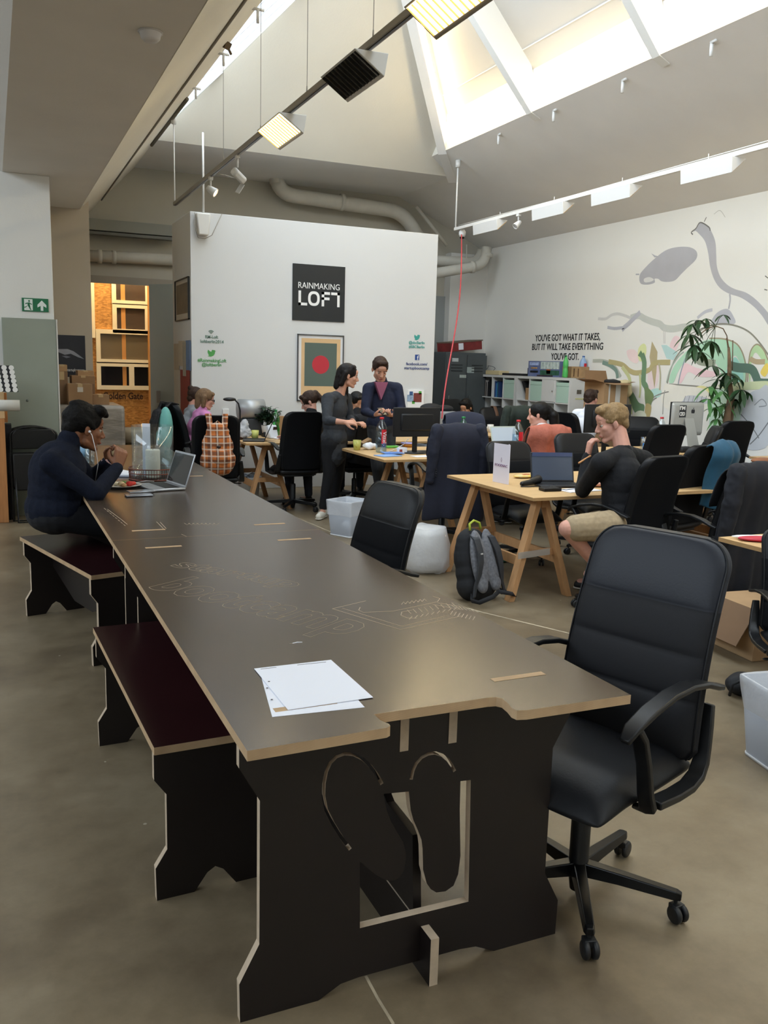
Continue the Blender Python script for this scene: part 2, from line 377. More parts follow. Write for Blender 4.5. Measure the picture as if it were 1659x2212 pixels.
# light wall panel in the far right corner
px0, px1 = WY(968, 700, 14.1).x, 8.2
struct(MB().b2((px0, 14.08, 0), (px1, YB, WY(968, 590, 14.1).z+.35)).build('wall_back_corner', mat('corner_paint', '#d6d4ce', .85)))
dg = mat('grey_door_paint', '#8f9290', .6)
o = MB().b2((WY(944, 700, YB).x-1.2, YB-.05, 0), (WY(962, 700, YB).x, YB-.003, WY(944, 640, YB).z)).build('door_1', dg, bevel=.004); struct(o)
MB().b2((WY(962, 700, YB).x, YB-.08, 0), (WY(967, 700, YB).x, YB-.003, WY(944, 636, YB).z+.05)).build('door_frame', mat('grey_frame_paint', '#7c7f7d', .6), o)

# ------------------------------------------------------------------ plywood materials
def film(name, c, ro, bs=.02):
    return mat(name, c, ro, noise=.10, nscale=3, bump=bs, bscale=500, spec=.6)
FILM_TOP = film('brown_phenolic_film', '#43382f', .22)
FILM = film('dark_phenolic_film', '#150e0d', .45)
BENCHF = film('maroon_phenolic_film', '#2a1214', .25)
def plyedge():
    m = bpy.data.materials.new('plywood_edge'); m.use_nodes = True; nt = m.node_tree; b = nt.nodes['Principled BSDF']
    tc = nt.nodes.new('ShaderNodeTexCoord'); n = nt.nodes.new('ShaderNodeTexNoise'); n.inputs['Scale'].default_value = 14; nt.links.new(tc.outputs['Object'], n.inputs['Vector'])
    wv = nt.nodes.new('ShaderNodeTexWave'); wv.bands_direction = 'Z'; wv.inputs['Scale'].default_value = 130; nt.links.new(tc.outputs['Object'], wv.inputs['Vector'])
    r = nt.nodes.new('ShaderNodeValToRGB'); r.color_ramp.elements[0].color = (*srgb('#8f7355'), 1); r.color_ramp.elements[1].color = (*srgb('#c2a581'), 1)
    a = nt.nodes.new('ShaderNodeMath'); a.operation = 'MULTIPLY_ADD'; a.inputs[1].default_value = .45; nt.links.new(wv.outputs['Fac'], a.inputs[0]); nt.links.new(n.outputs['Fac'], a.inputs[2]); nt.links.new(a.outputs[0], r.inputs['Fac'])
    nt.links.new(r.outputs['Color'], b.inputs['Base Color']); b.inputs['Roughness'].default_value = .8; return m
PLY = plyedge(); PLYP = mat('plywood_edge_pale', '#b9a791', .8, noise=.08, nscale=30)
TOPZ, TX0, TX1 = .79, .457, 1.440
TXC = (TX0+TX1)/2
YM = [1.683, 3.995, 6.31, 8.45]
def arc_slot(pts, wd):
    # closed thin outline round a polyline
    P = [Vector((a, b, 0)) for a, b in pts]; L = []; Rr = []
    for i, p in enumerate(P):
        d = (P[min(i+1, len(P)-1)]-P[max(i-1, 0)]).normalized(); n = Vector((-d.y, d.x, 0))*wd/2
        L.append(p+n); Rr.append(p-n)
    return [(v.x, v.y) for v in L+Rr[::-1]]
S_ = 2.0232
def cp(x, y, Y=1.88): v = WY(440+x/S_, 1400+y/S_, Y); return (v.x, v.z)
HO = [(.485, TOPZ-.024), (.485, .665), (.535, .575), (.535, .20), (.485, .105), (.487, 0), (.69, 0), (.75, .03), (.80, .035)]
OUTL = HO+[(2*TXC-a, b) for a, b in HO[::-1]]
WIN = [cp(*q) for q in [(677, 1215), (1150, 1100), (1160, 570), (1115, 575), (1112, 700), (1115, 900), (1105, 980), (1085, 1030), (1050, 1055), (1010, 1060), (985, 1045), (968, 1020), (952, 960), (950, 870), (945, 830), (930, 790), (910, 745), (898, 700), (890, 620), (780, 630), (785, 665), (795, 705), (812, 750), (840, 800), (865, 840), (878, 890), (876, 925), (868, 965), (850, 995), (825, 1008), (790, 1006), (750, 985), (715, 958), (690, 935), (677, 925)]]
A1 = [cp(*q) for q in [(635, 872), (600, 825), (560, 760), (530, 700), (518, 640), (520, 585), (530, 535), (548, 495), (575, 468), (610, 455), (650, 458), (690, 478), (725, 512), (752, 548), (773, 588)]]
A2 = [cp(*q) for q in [(900, 568), (908, 530), (922, 498), (945, 472), (975, 456), (1005, 452), (1035, 462), (1060, 482), (1078, 508), (1090, 532)]]
def panel(Y, par, detail):
    out = list(OUTL)
    # notches in the top edge for the two long rails
    top = [(1.435-0, TOPZ-.024)]
    holes = []
    if detail: holes = [WIN, arc_slot(A1, .009), arc_slot(A2, .009)]
    else: holes = [[(.78, .16), (1.12, .16), (1.12, .53), (.78, .53)]]
    M = Matrix(((1, 0, 0, 0), (0, 0, -1, Y), (0, 1, 0, 0), (0, 0, 0, 1)))
    return sheet('end_panel', [out]+holes, .024, M, [FILM, PLYP], par)
def front_edge():
    T = TOPZ
    P = [G(*q, T) for q in [(534, 1622), (836, 1572), (843, 1568), (841, 1564), (822, 1556), (808, 1543), (1055, 1507), (1072, 1506), (1085, 1509), (1097, 1519), (1106, 1530), (1117, 1535), (1140, 1534), (1363, 1501)]]
    return [(p.x, p.y) for p in P]
FE = front_edge()
def table(i):
    t = thing('plywood_table', ['long brown plywood table section nearest the viewer with footprint cutouts in its end panel', 'middle section of the long brown plywood table, carved with a large outlined word', 'far section of the long brown plywood table, carrying the laptop and the candle'][i], 'table', (0, 0, 0), 0, 'joined plywood tables')
    y0, y1 = YM[i]+.0015*(i > 0), YM[i+1]-.0015
    if i == 0: o = FE+[(TX1, y1), (TX0, y1)]
    else: o = [(TX0, y0), (TX1, y0), (TX1, y1), (TX0, y1)]
    holes = []
    sl = []
    for Yp in (YM[i]+.20, y1-.20):
        for xa, xb in ((TX0+.115, TX0+.27), (TX1-.275, TX1-.115)): sl.append((xa, xb, Yp))
    M = Matrix.Translation((0, 0, TOPZ-.012))
    sheet('tabletop', [o], .024, M, [FILM_TOP, PLY], t)
    for xa, xb, Yp in sl:
        MB().b2((xa, Yp-.012, TOPZ-.001), (xb, Yp+.012, TOPZ+.0008)).build('tenon', PLY, t)
    panel(YM[i]+.20, t, i == 0); panel(y1-.20, t, False)
    for x in (.908, 1.046):
        MB().b2((x-.012, YM[i]+.186, TOPZ-.15), (x+.012, y1-.186, TOPZ-.025)).build('rail', [PLYP], t).data.materials.clear()
        r = t.children[-1] if t.children else None
    MB().b2((.975, YM[i]+.128, .0), (.999, y1-.17, .135)).build('stretcher', [PLYP], t)
    a = YM[i]+.235
    sheet('centre_board', [[(a, .14), (a+.02, .36), (a+.19, .37), (a+.57, .60), (y1-.22, .60), (y1-.22, .15)]], .024, Matrix(((0, 0, 1, .987), (1, 0, 0, 0), (0, 1, 0, 0), (0, 0, 0, 1))), [FILM, FILM], t)  # dark board, outline drawn forward to stand in for shade on the floor behind
    return t
def rail_fix(t):
    # film on the broad faces of the rails, ply on the narrow ones
    for ch in bpy.data.objects:
        if ch.parent == t and ch.name.split('.')[0] in ('rail', 'stretcher'):
            me = ch.data; me.materials.clear(); me.materials.append(FILM); me.materials.append(PLYP)
            for p in me.polygons: p.material_index = 0 if abs(p.normal.x) > .9 else 1
tabs = [table(i) for i in range(3)]
for t in tabs: rail_fix(t)
# carved lettering and lines (routed through the film)
ENG = mat('routed_line', '#a09380', .8)
def eng_word(s, p0, p1, up, par, hgt, thick=.0013, z=TOPZ+.0002, off=0):
    a = G(*p0, TOPZ); b = G(*p1, TOPZ); x = (b-a); L = x.length; x.normalize()
    y = Vector((-x.y, x.x, 0)); M = basis((a.x, a.y, z), x, y) @ Matrix.Diagonal((1, up, .35, 1))
    return text(s, hgt, M, ENG, 'carved_lettering', par, outline=thick, align='LEFT', width=L, off=off)
eng_word('bootcamp', (318, 1268), (742, 1372), 1, tabs[0], .30, off=.008)
eng_word('startup', (366, 1222), (628, 1270), 1, tabs[0], .17, off=.004)
def eng_line(pts, par, r=.0018):
    return MB().tube([G(*q, TOPZ)+Vector((0, 0, .0002)) for q in pts], r, 4, flat=.4).build('carved_line', ENG, par)
for q in ([(718, 1315), (865, 1360), (1000, 1330)], [(740, 1314), (868, 1353), (965, 1330)], [(718, 1315), (790, 1298)], [(778, 1312), (775, 1318), (785, 1323), (850, 1320), (945, 1300), (950, 1293), (935, 1288)], [(945, 1302), (1005, 1312)], [(935, 1306), (1000, 1318)], [(890, 1318), (868, 1322), (866, 1329), (880, 1335), (900, 1336)], [(600, 1391), (638, 1390)][:0] or [(625, 1391), (640, 1389)]): eng_line(q, tabs[0])
for q in ([(338, 1127), (353, 1142)], [(346, 1128), (359, 1142)], [(392, 1154), (403, 1159)], [(232, 1100), (262, 1122), (275, 1133)]): eng_line(q, tabs[1], .0018)
for i in range(9):
    eng_line([(880+i*12, 1318-i*2), (888+i*12, 1326-i*2)], tabs[0]); eng_line([(890+i*12, 1332-i*2.5), (884+i*12, 1338-i*2.5)], tabs[0])
for i in range(7): eng_line([(976+i*8, 1308+i*1.5), (985+i*8, 1314+i*1.5)], tabs[0]); eng_line([(978+i*8, 1320+i*2), (973+i*8, 1328+i*2)], tabs[0])
for i in range(6): eng_line([(867+i*9, 1306-i*1.3), (872+i*9, 1300-i*1.3), (876+i*9, 1305-i*1.3)], tabs[0])
for i in range(8): eng_line([(398+i*9, 1130), (404+i*9, 1134), (410+i*9, 1130)], tabs[1]); eng_line([(225+i*6, 1098+i*5), (229+i*6, 1101+i*5)], tabs[1])
# ------------------------------------------------------------------ benches
def bench(name, a, ang, ln, label, brace):
    # a: outer near corner of the seat; local x across (0.35), y along
    t = thing(name, label, 'bench', (a[0], a[1], 0), ang, 'plywood benches'); BZ = .49; W = .36
    me = sheet('seat', [[(0, 0), (W, 0), (W, ln), (0, ln)]], .024, Matrix.Translation((0, 0, BZ-.012)), [BENCHF, PLY], t)
    h = [(.0, BZ-.024), (.0, .385), (.035, .335), (.035, .16), (.0, .105), (.002, 0), (.115, 0), (.155, .055), (W/2, .07)]
    out = h+[(W-x, z) for x, z in h[::-1][1:]]
    for y in (.02, ln-.07):
        sheet('leg_panel', [out], .024, Matrix(((1, 0, 0, 0), (0, 0, -1, y), (0, 1, 0, 0), (0, 0, 0, 1))), [FILM, PLYP], t)
    o = [(.03, BZ-.026), (ln-.08, BZ-.026), (ln-.08, .30), (ln*.62, .16), (ln*.38, .16), (.03, .30)]
    sheet('stretcher', [o], .024, Matrix(((0, 0, 1, W/2), (1, 0, 0, 0), (0, 1, 0, 0), (0, 0, 0, 1))), [FILM, PLYP], t)
    s = MB().lathe([(0, 0), (.006, 0), (.005, .003), (0, .004)], n=8); s.b.transform(Matrix.Translation((W-.02, .006, BZ-.05))@Matrix.Rotation(math.pi/2, 4, 'X')); s.build('screw', mat('steel', '#b0b0b0', .3, 1), t)
    s = MB().lathe([(0, 0), (.006, 0), (.005, .003), (0, .004)], n=8); s.b.transform(Matrix.Translation((W-.02, .006, .13))@Matrix.Rotation(math.pi/2, 4, 'X')); s.build('screw', mat('steel'), t)
    return t
bench('plywood_bench', (.381, 2.435), .035, 1.25, 'dark maroon plywood bench pushed under the near end of the long table', 0)
bench('plywood_bench', (.42, 4.60), .262, 1.19, 'dark plywood bench turned out from the table under the man in navy', 1)
# ------------------------------------------------------------------ papers on the near table
PAP = mat('white_paper', '#e9ecf6', .7)
t = thing('paper_sheets', 'white printed sheets with punched holes lying on the near end of the table', 'paper')
def sheetpoly(qs, z, th, name, par, m=PAP):
    P = [G(*q, z) for q in qs]; return MB().poly([(p.x, p.y, z) for p in P], th, (0, 0, 1)).build(name, m, par)
sheetpoly([(560, 1447), (700, 1430), (788, 1528), (588, 1549)], TOPZ+.0002, .0004, 'paper_sheet', t)
sheetpoly([(549, 1445), (715, 1426), (806, 1507), (622, 1534)], TOPZ+.0016, .0012, 'paper_sheet', t)
INK = mat('ink_black', '#222226', .6)
mb = MB()
for a, b, k in (((645, 1436), (706, 1430), 14), ((566, 1445), (600, 1441), 6)):
    for i in range(k):
        p = G(a[0]+(b[0]-a[0])*i/k, a[1]+(b[1]-a[1])*i/k, TOPZ+.003); mb.box((p.x, p.y, TOPZ+.003), (.007, .0022, .0003))
for q in ((577, 1486), (587, 1511), (581, 1472)): p = G(*q, TOPZ+.003); mb.lathe([(0, 0), (.003, 0), (.003, .0003), (0, .0003)], (p.x, p.y, TOPZ+.0028), 10)
mb.build('print', INK, t)
mb = MB(); a, b = G(600, 1391, TOPZ), G(638, 1390, TOPZ)
p = G(632, 1390, TOPZ); tag(MB().tube([p, p+Vector((.015, .003, .001)), p+Vector((.03, .001, 0))], .0016, 6).build('paper_scrap', PAP), 'tiny white scrap lying in the middle of the near table section', 'scrap')

# ------------------------------------------------------------------ office chair
LEATH = mat('black_leather', '#0f1013', .48, bump=.05, bscale=140, spec=.35)
LEATHT = mat('blue_black_leather', '#23262e', .5, bump=.05, bscale=140, spec=.4)
FAB = mat('black_chair_fabric', '#0d0e11', .9, bump=.15, bscale=900, spec=.2)
PLAS = mat('black_plastic', '#131416', .38, spec=.4)
RUB = mat('caster_plastic', '#1b1c1e', .45)
MET = mat('black_steel', '#0f1012', .28, .3)
def rsec(w, d, r, n=5):
    # rounded rectangle section
    P = []
    for cx, cy, a0 in ((w/2-r, d/2-r, 0), (-w/2+r, d/2-r, 90), (-w/2+r, -d/2+r, 180), (w/2-r, -d/2+r, 270)):
        for k in range(n): a = math.radians(a0+90*k/(n-1)); P.append((cx+r*math.cos(a), cy+r*math.sin(a)))
    return P
def loft(mb, rings, cap=True):
    n = len(rings[0]); vs = [v for r in rings for v in r]
    fs = [(i*n+k, i*n+(k+1) % n, (i+1)*n+(k+1) % n, (i+1)*n+k) for i in range(len(rings)-1) for k in range(n)]
    if cap: fs += [tuple(range(n-1, -1, -1)), tuple((len(rings)-1)*n+k for k in range(n))]
    return mb._add(vs, fs, True)
def back_pad(w, top, par, ftop, fmid, lean=.24, z0=.465, y0=-.195, seams=(.90, .77, .64), thick=.08):
    # front-facing cushion as a height field: u across, v up, wrapped round the sides; local Y forward
    nu, nv = 15, 84; H = top-z0
    def hw(v):
        # half width by height, rounded shoulders
        z = v*H; a = w/2*(1-.05*v)
        e = H-z
        if e < .085: a -= .085-math.sqrt(max(0, .085**2-(.085-e)**2))
        if z < .03: a -= .02*(1-z/.03)
        return a
    def yc(v): return y0-lean*H*v*(.75+.35*v)+.02*math.sin(v*math.pi)
    def puff(z):
        d = 1
        zs_ = (z0-.01,)+tuple(sorted(seams))+(top+.01,)
        for a, b in zip(zs_[:-1], zs_[1:]):
            if a <= z <= b: t = (z-a)/(b-a); return (4*t*(1-t))**.20
        return 1
    vs = []; fs = []; mi = []
    ring = []
    for j in range(nv+1):
        v = j/nv; z = z0+v*H; a = hw(v); row = []
        p = puff(z); f = thick*.42*(.30+.70*p)
        for i in range(nu):
            u = -1+2*i/(nu-1); e = (1-abs(u)**6)**.5 if abs(u) < 1 else 0
            row.append((u*a, yc(v)+f*e+.002, z))
        for i in range(nu-1, -1, -1):
            u = -1+2*i/(nu-1); e = (1-abs(u)**8)**.5 if abs(u) < 1 else 0
            row.append((u*a, yc(v)-thick*.5*e-.004, z))
        ring.append(row)
    mb = MB(); n = 2*nu
    vs = [q for r in ring for q in r]
    fs = [(j*n+k, j*n+(k+1) % n, (j+1)*n+(k+1) % n, (j+1)*n+k) for j in range(nv) for k in range(n)]
    fs += [tuple(range(n-1, -1, -1)), tuple(nv*n+k for k in range(n))]
    mb._add(vs, fs, True)
    sp = max(seams)
    mb.b.faces.ensure_lookup_table()
    for fc in mb.b.faces:
        c = fc.calc_center_median()
        k = min(nv, max(0, int((c.z-z0)/H*nv))); front = c.y > yc((c.z-z0)/H)-.012
        fc.material_index = 1 if (c.z > sp and front) else (0 if front else 2)
        if not front and abs(c.x) > hw((c.z-z0)/H)*.90: fc.material_index = 3
    # piping along the front rim
    o = mb.build('backrest', [fmid, ftop, FAB, LEATH], par)
    pts = []
    for j in range(nv+1):
        v = j/nv; pts.append((hw(v)*.965, yc(v)+thick*.12, z0+v*H))
    for j in range(nv, -1, -1):
        v = j/nv; pts.append((-hw(v)*.965, yc(v)+thick*.12, z0+v*H))
    MB().tube(pts, .0035, 5).build('piping', LEATH, o)
    return o
def make_chair(label, lean=.24, top=1.07, w=.475, ft=None, fm=None, rot=0, arms=True, spokes0=0.0, back=.0):
    t = thing('office_chair', label, 'chair', (0, 0, 0), 0, None)
    ft = ft or LEATHT; fm = fm or FAB
    # seat cushion: lofted rounded slab with waterfall front
    nx, ny = 13, 17; mb = MB(); vs = []
    for side in (1, -1):
        for j in range(ny):
            v = j/(ny-1); y = -.23+.48*v
            for i in range(nx):
                u = -1+2*i/(nx-1); a = .24*(1-.10*max(0, v-.6)/.4-.06*(1-v)); x = u*a
                e = (1-abs(u)**5)**.5 if abs(u) < 1 else 0; ev = (1-abs(2*v-1)**7)**.5 if 0 < v < 1 else 0
                if side > 0: z = .445+.05*e*ev-.035*max(0, v-.72)/.28*1.2-.006*math.cos(u*3)*(1-v)
                else: z = .425-.035*e*ev-.03*max(0, v-.72)/.28
                vs.append((x, y+(.015*(1-u*u) if v == 1 else 0), z))
    n = nx*ny; fs = []
    for s in (0, 1):
        for j in range(ny-1):
            for i in range(nx-1):
                a = s*n+j*nx+i; q = (a, a+1, a+nx+1, a+nx); fs.append(q if s == 0 else q[::-1])
    bd = [i for i in range(nx)]+[j*nx+nx-1 for j in range(1, ny)]+[(ny-1)*nx+i for i in range(nx-2, -1, -1)]+[j*nx for j in range(ny-2, 0, -1)]
    for k in range(len(bd)): a, b = bd[k], bd[(k+1) % len(bd)]; fs.append((a, a+n, b+n, b))
    mb._add(vs, fs, True); mb.build('seat', LEATH, t, sub=1)
    MB().prism([(-.2, .385), (.15, .385), (.17, .405), (-.2, .405)], 'x', -.17, .17).build('seat_pan', PLAS, t, bevel=.006)
    back_pad(w, top, t, ft, fm, lean)
    # side brackets from seat up to backrest
    if arms:
        for s in (-1, 1):
            x = s*.262
            MB().band([(x, .06, .425), (x, -.05, .415), (x, -.13, .416), (x*.99, -.185, .432), (x*.975, -.215, .465), (x*.96, -.23, .51), (x*.945, -.245, .57), (x*.93, -.26, .63)], [.05, .05, .05, .05, .048, .045, .04, .03], .022, (1, 0, 0)).build('back_bracket', PLAS, t, bevel=.004)
            mb = MB(); mb.band([(x, .235, .655), (x, .20, .683), (x, .12, .710), (x, .02, .730), (x, -.08, .733), (x, -.17, .719), (x, -.24, .695), (x, -.285, .683)], [.03, .046, .052, .052, .052, .05, .045, .03], .017, (1, 0, 0))
            ar = mb.build('armrest', PLAS, t, bevel=.005)
            MB().band([(x, .19, .680), (x, .155, .64), (x, .125, .56), (x, .105, .47), (x, .085, .42), (x*.85, .06, .398)], [.046, .044, .042, .046, .05, .05], .02, (1, 0, 0)).build('arm_strut', PLAS, t, bevel=.005)
    MB().lathe([(0, .02), (.022, .02), (.026, .05), (.034, .08), (.034, .10), (.030, .11), (.030, .27), (.027, .275), (.027, .285), (.015, .286)], n=20).build('column_sleeve', PLAS, t)
    MB().lathe([(.014, .28), (.014, .385), (.0, .385)], n=14).build('gas_lift', MET, t)
    MB().tube([(0, 0, .37), (.12, .02, .375), (.25, .03, .37)], .006, 6).ell((.26, .03, .37), (.022, .01, .008)).build('height_lever', PLAS, t)
    for k in range(5):
        a = math.radians(72*k)+spokes0; c, s = math.cos(a), math.sin(a); mb = MB()
        rings = []
        for d, wz, hh, zc in ((.02, .024, .042, .095), (.12, .021, .034, .092), (.29, .017, .026, .082), (.305, .012, .02, .08)):
            rings.append([(c*d-s*q*wz, s*d+c*q*wz, zc+e*hh/2) for q, e in ((-1, -1), (1, -1), (.75, 1), (-.75, 1))])
        loft(mb, rings); sp = mb.build('spoke', MET, t, bevel=.003)
        for f in sp.data.polygons: f.use_smooth = False
        mb = MB(); R = Matrix.Rotation(a+random.uniform(-.8, .8), 4, 'Z'); P = Matrix.Translation((c*.29, s*.29, 0))
        for q in (-1, 1):
            w_ = MB(); w_.lathe([(0, -.008), (.024, -.008), (.0275, -.004), (.0275, .004), (.022, .009), (0, .010)], n=18); w_.b.transform(P@R@Matrix.Translation((.012, q*.013, .0275))@Matrix.Rotation(-q*math.pi/2, 4, 'X'))
            me = bpy.data.meshes.new('t'); w_.b.to_mesh(me); w_.b.free(); mb.b.from_mesh(me); bpy.data.meshes.remove(me)
        mb.T = P@R; mb.box((.004, 0, .045), (.03, .036, .022)); mb.tube([(0, 0, .05), (0, 0, .08)], .006, 8)
        mb.build('caster', RUB, t, bevel=.002)
    return t
LBL0 = 'large black padded swivel chair with blue-black top panel beside the near table corner'
CH = make_chair(LBL0, lean=.24, top=1.10, w=.50, fm=mat('quilted_chair_fabric', '#121318', .7, bump=.1, bscale=700, spec=.45), spokes0=math.radians(-13))
CH.location = (1.585, 2.01, 0); CH.rotation_euler = (0, 0, math.radians(109))

# ------------------------------------------------------------------ lighting tracks
TRK = mat('grey_track', '#8d8880', .5, .3); TRW = mat('white_track', '#dcdbd8', .5)
LAMPB = mat('lamp_body', '#c9c8c4', .5); LAMPG = mat('lamp_rim_grey', '#8a857e', .5)
LOUV = mat('dark_louvre', '#15171c', .3, .4); LIT = mat('lit_louvre', '#fff3c8', .4, emit='#ffe9b4', es=LAMP_E)
TX, TZ = 2.05, 3.39
t = thing('lighting_track', 'grey suspended lighting track running above the long table', 'lighting track')
MB().b2((TX-.02, -1.0, TZ-.018), (TX+.02, 10.87, TZ+.018)).build('track_rail', TRK, t)
MB().b2((TX-.006, -1.0, TZ-.022), (TX+.006, 10.86, TZ-.0185)).build('conductor_slot', LOUV, t)
MB().tube([(TX, 10.87, TZ), (TX, 10.87, 4.36)], .008, 8).lathe([(.03, 0), (.03, .09), (0, .09)], (TX, 10.87, 4.28), 14).build('suspension_rod', TRW, t)
for px, py in ((563, 285), (663, 200), (806, 90), (483, 350)):
    y = WX(px, py, TX).y; MB().tube([(TX, y, TZ), (TX, y, 4.40)], .0025, 5).lathe([(.007, 0), (.004, .05), (0, .06)], (TX, y, TZ+.015), 8).build('suspension_wire', TRK, t)
def wedge(track_x, z, y0, y1, flip, lit, label, group, body=LAMPB, wide=.15, drop=.16):
    # triangular wall-washer: flip=-1 opens towards -x
    o = thing('track_lamp', label, 'lamp', (track_x, (y0+y1)/2, z), 0, group); L = (y1-y0)/2; s = flip
    sec = [(s*.10, -.035), (-s*wide*.6, -drop), (-s*wide*.75, -.03)]
    mb = MB(); mb.prism(sec, 'y', -L, L); mb.build('housing', body, o, bevel=.004)
    a = Vector((s*.10, 0, -.035)); b = Vector((-s*wide*.6, 0, -drop)); d = (b-a); n = Vector((s*(drop-.035), 0, -(wide*.6+.10))).normalized()
    if n.dot(Vector((s, 0, -1))) < 0: n = -n
    q = lambda f, y: a+d*f+Vector((0, y, 0))
    MB()._add([q(.06, -L+.015)+n*.002, q(.88, -L+.015)+n*.002, q(.88, L-.015)+n*.002, q(.06, L-.015)+n*.002], [(0, 1, 2, 3)]).build('lamp_tube', LIT if lit else LOUV, o)
    mb = MB(); N = 11
    for k in range(N):
        y = -L+.03+(2*L-.06)*k/(N-1); mb._add([q(.06, y-.0015)+n*.003, q(.88, y-.0015)+n*.003, q(.88, y-.0015)+n*.012, q(.06, y-.0015)+n*.012, q(.06, y+.0015)+n*.003, q(.88, y+.0015)+n*.003, q(.88, y+.0015)+n*.012, q(.06, y+.0015)+n*.012], [(0, 1, 2, 3), (4, 5, 6, 7), (0, 1, 5, 4), (2, 3, 7, 6), (0, 3, 7, 4), (1, 2, 6, 5)])
    mb.build('louvre', mat('louvre_blade', '#6d6a62', .25, .8) if not lit else mat('louvre_blade_lit', '#8d7748', .4, .3), o)
    for y in (-L*.55, L*.55): MB().tube([(0, y, -.018), (0, y, -.05)], .012, 8).build('mount', body, o)
    return o
wedge(TX, TZ, 4.95, 5.53, -1, False, 'unlit wedge lamp with a dark louvre, between the two lit ones on the grey track', 'lamps on the grey track')
wedge(TX, TZ, 6.40, 6.98, -1, True, 'lit wedge lamp with a glowing louvre, farther along the grey track', 'lamps on the grey track')
wedge(TX, TZ, 3.72, 4.30, -1, True, 'lit wedge lamp cut by the top edge of the photo, nearest on the grey track', 'lamps on the grey track', LAMPG)
# spots
def spot(p, z, d, r, L, label, lit, body, drop=.12, cat='lamp', grp=None, trk=None):
    o = thing('track_spot', label, cat, (p[0], p[1], z), 0, grp); d = Vector(d).normalized(); c = Vector((0, 0, -drop-.02))
    MB().b2((-.018, -.03, -.05), (.018, .03, -.018)).tube([(0, 0, -.04), (0, 0, -drop)], .009, 8).build('mount', body, o)
    mb = MB(); q = Vector((0, 0, 1)).rotation_difference(d); mb.T = Matrix.Translation(c-d*L*.4)@q.to_matrix().to_4x4()
    mb.lathe([(0, 0), (r*.5, 0), (r*.7, L*.2), (r, L*.9), (r, L), (r*.85, L), (r*.8, L*.85), (0, L*.8)], n=20); mb.build('spot_head', body, o)
    mb = MB(); mb.T = Matrix.Translation(c-d*L*.4)@q.to_matrix().to_4x4(); mb.ell((0, 0, L*.86), (r*.75, r*.75, r*.3)); mb.build('bulb', mat('warm_bulb', '#ffd9b0', .3, emit='#ffc79a', es=25) if lit else mat('bulb_off', '#bbbbbb', .2), o)
    return o
a = WX(455, 385, TX); spot(a, TZ, (.75, -.4, -.55), .045, .10, 'small lit spotlight with a pinkish warm bulb near the far end of the grey track', True, LAMPB)
a = WX(513, 340, TX)
o = thing('track_spot', 'white spotlight with open barn doors on the grey track', 'lamp', (a.x, a.y, TZ))
MB().tube([(0, 0, -.018), (.0, 0, -.12)], .01, 8).box((0, 0, -.03), (.03, .06, .03)).build('mount', LAMPB, o)
R = Euler((.5, .6, .3)).to_matrix(); MB().box((.01, 0, -.19), (.13, .13, .07), R).build('spot_head', LAMPB, o, bevel=.02)
MB().box((-.08, .02, -.20), (.11, .12, .004), Euler((.2, .15, .2)).to_matrix()).build('barn_door', LAMPB, o); MB().box((.03, .03, -.29), (.005, .12, .09), Euler((.3, .5, .2)).to_matrix()).build('barn_door', LAMPB, o)
# second track beside the right slope
T2X, T2Z = 6.26, 3.565
t = thing('lighting_track', 'white suspended lighting track running along the mural wall', 'lighting track')
MB().b2((T2X-.02, .5, T2Z-.02), (T2X+.02, 11.75, T2Z+.02)).build('track_rail', TRW, t)
MB().tube([(T2X, 11.74, T2Z), (T2X, 11.74, 4.50)], .012, 8).lathe([(.035, 0), (.035, .10), (0, .10)], (T2X, 11.74, 4.42), 14).build('suspension_rod', TRW, t)
for px, py in ((1080, 465), (1197, 435), (1344, 395), (1530, 345)):
    y = WX(px, py, T2X).y; MB().tube([(T2X, y, T2Z), (T2X, y, T2Z+.07)], .004, 6).build('suspension_wire', TRW, t)
MB().tube([(T2X+.03, 11.7, T2Z+.05), (T2X+.03, 9, T2Z+.035), (T2X+.03, 6, T2Z+.05), (T2X+.03, 3, T2Z+.04)], .005, 6).build('cable', TRW, t)
for i, (y0, y1) in enumerate(((10.46, 11.10), (8.97, 9.63), (7.78, 8.44), (6.37, 7.03))):
    wedge(T2X, T2Z, y0, y1, 1, True, ['white wedge lamp at the far end of the white track', 'second white wedge lamp from the far end of the white track', 'third white wedge lamp, above the grey painted bird on the mural', 'largest white wedge lamp, nearest on the white track'][i], 'lamps on the white track', TRW, wide=.10, drop=.17)
y = WX(1120, 470, T2X).y; spot((T2X, y), T2Z, (-.7, -.1, -.6), .04, .11, 'small white spotlight between the first two wedge lamps of the white track', False, TRW, .12)
y = WX(1285, 425, T2X).y; spot((T2X, y), T2Z, (-.2, -.3, -.9), .035, .08, 'small spotlight with a dark mouth beside the third wedge lamp', False, TRW, .06)
# end camera-like fitting with the red cable
o = thing('track_feed', 'small white fitting with a dark underside at the far end of the white track', 'fitting', (T2X+.05, 11.62, T2Z))
MB().lathe([(.035, -.12), (.05, -.09), (.05, -.05), (.03, -.02), (0, -.02)], n=14).build('housing', TRW, o); MB().lathe([(0, -.15), (.03, -.145), (.035, -.12), (0, -.12)], n=14).build('lens', LOUV, o)
a = Vector((T2X+.0, 11.55, T2Z-.1)); b = Vector((4.95, 9.35, .98)); pts = []
for k in range(15): f = k/14; p = a.lerp(b, f); p.z -= .10*math.sin(f*math.pi); p.x += .05*math.sin(f*5); pts.append(p)
tag(MB().tube(pts, .009, 6).build('hanging_cable', mat('red_cable', '#b8434a', .6)), 'long red cable hanging from the far end of the white track', 'cable')
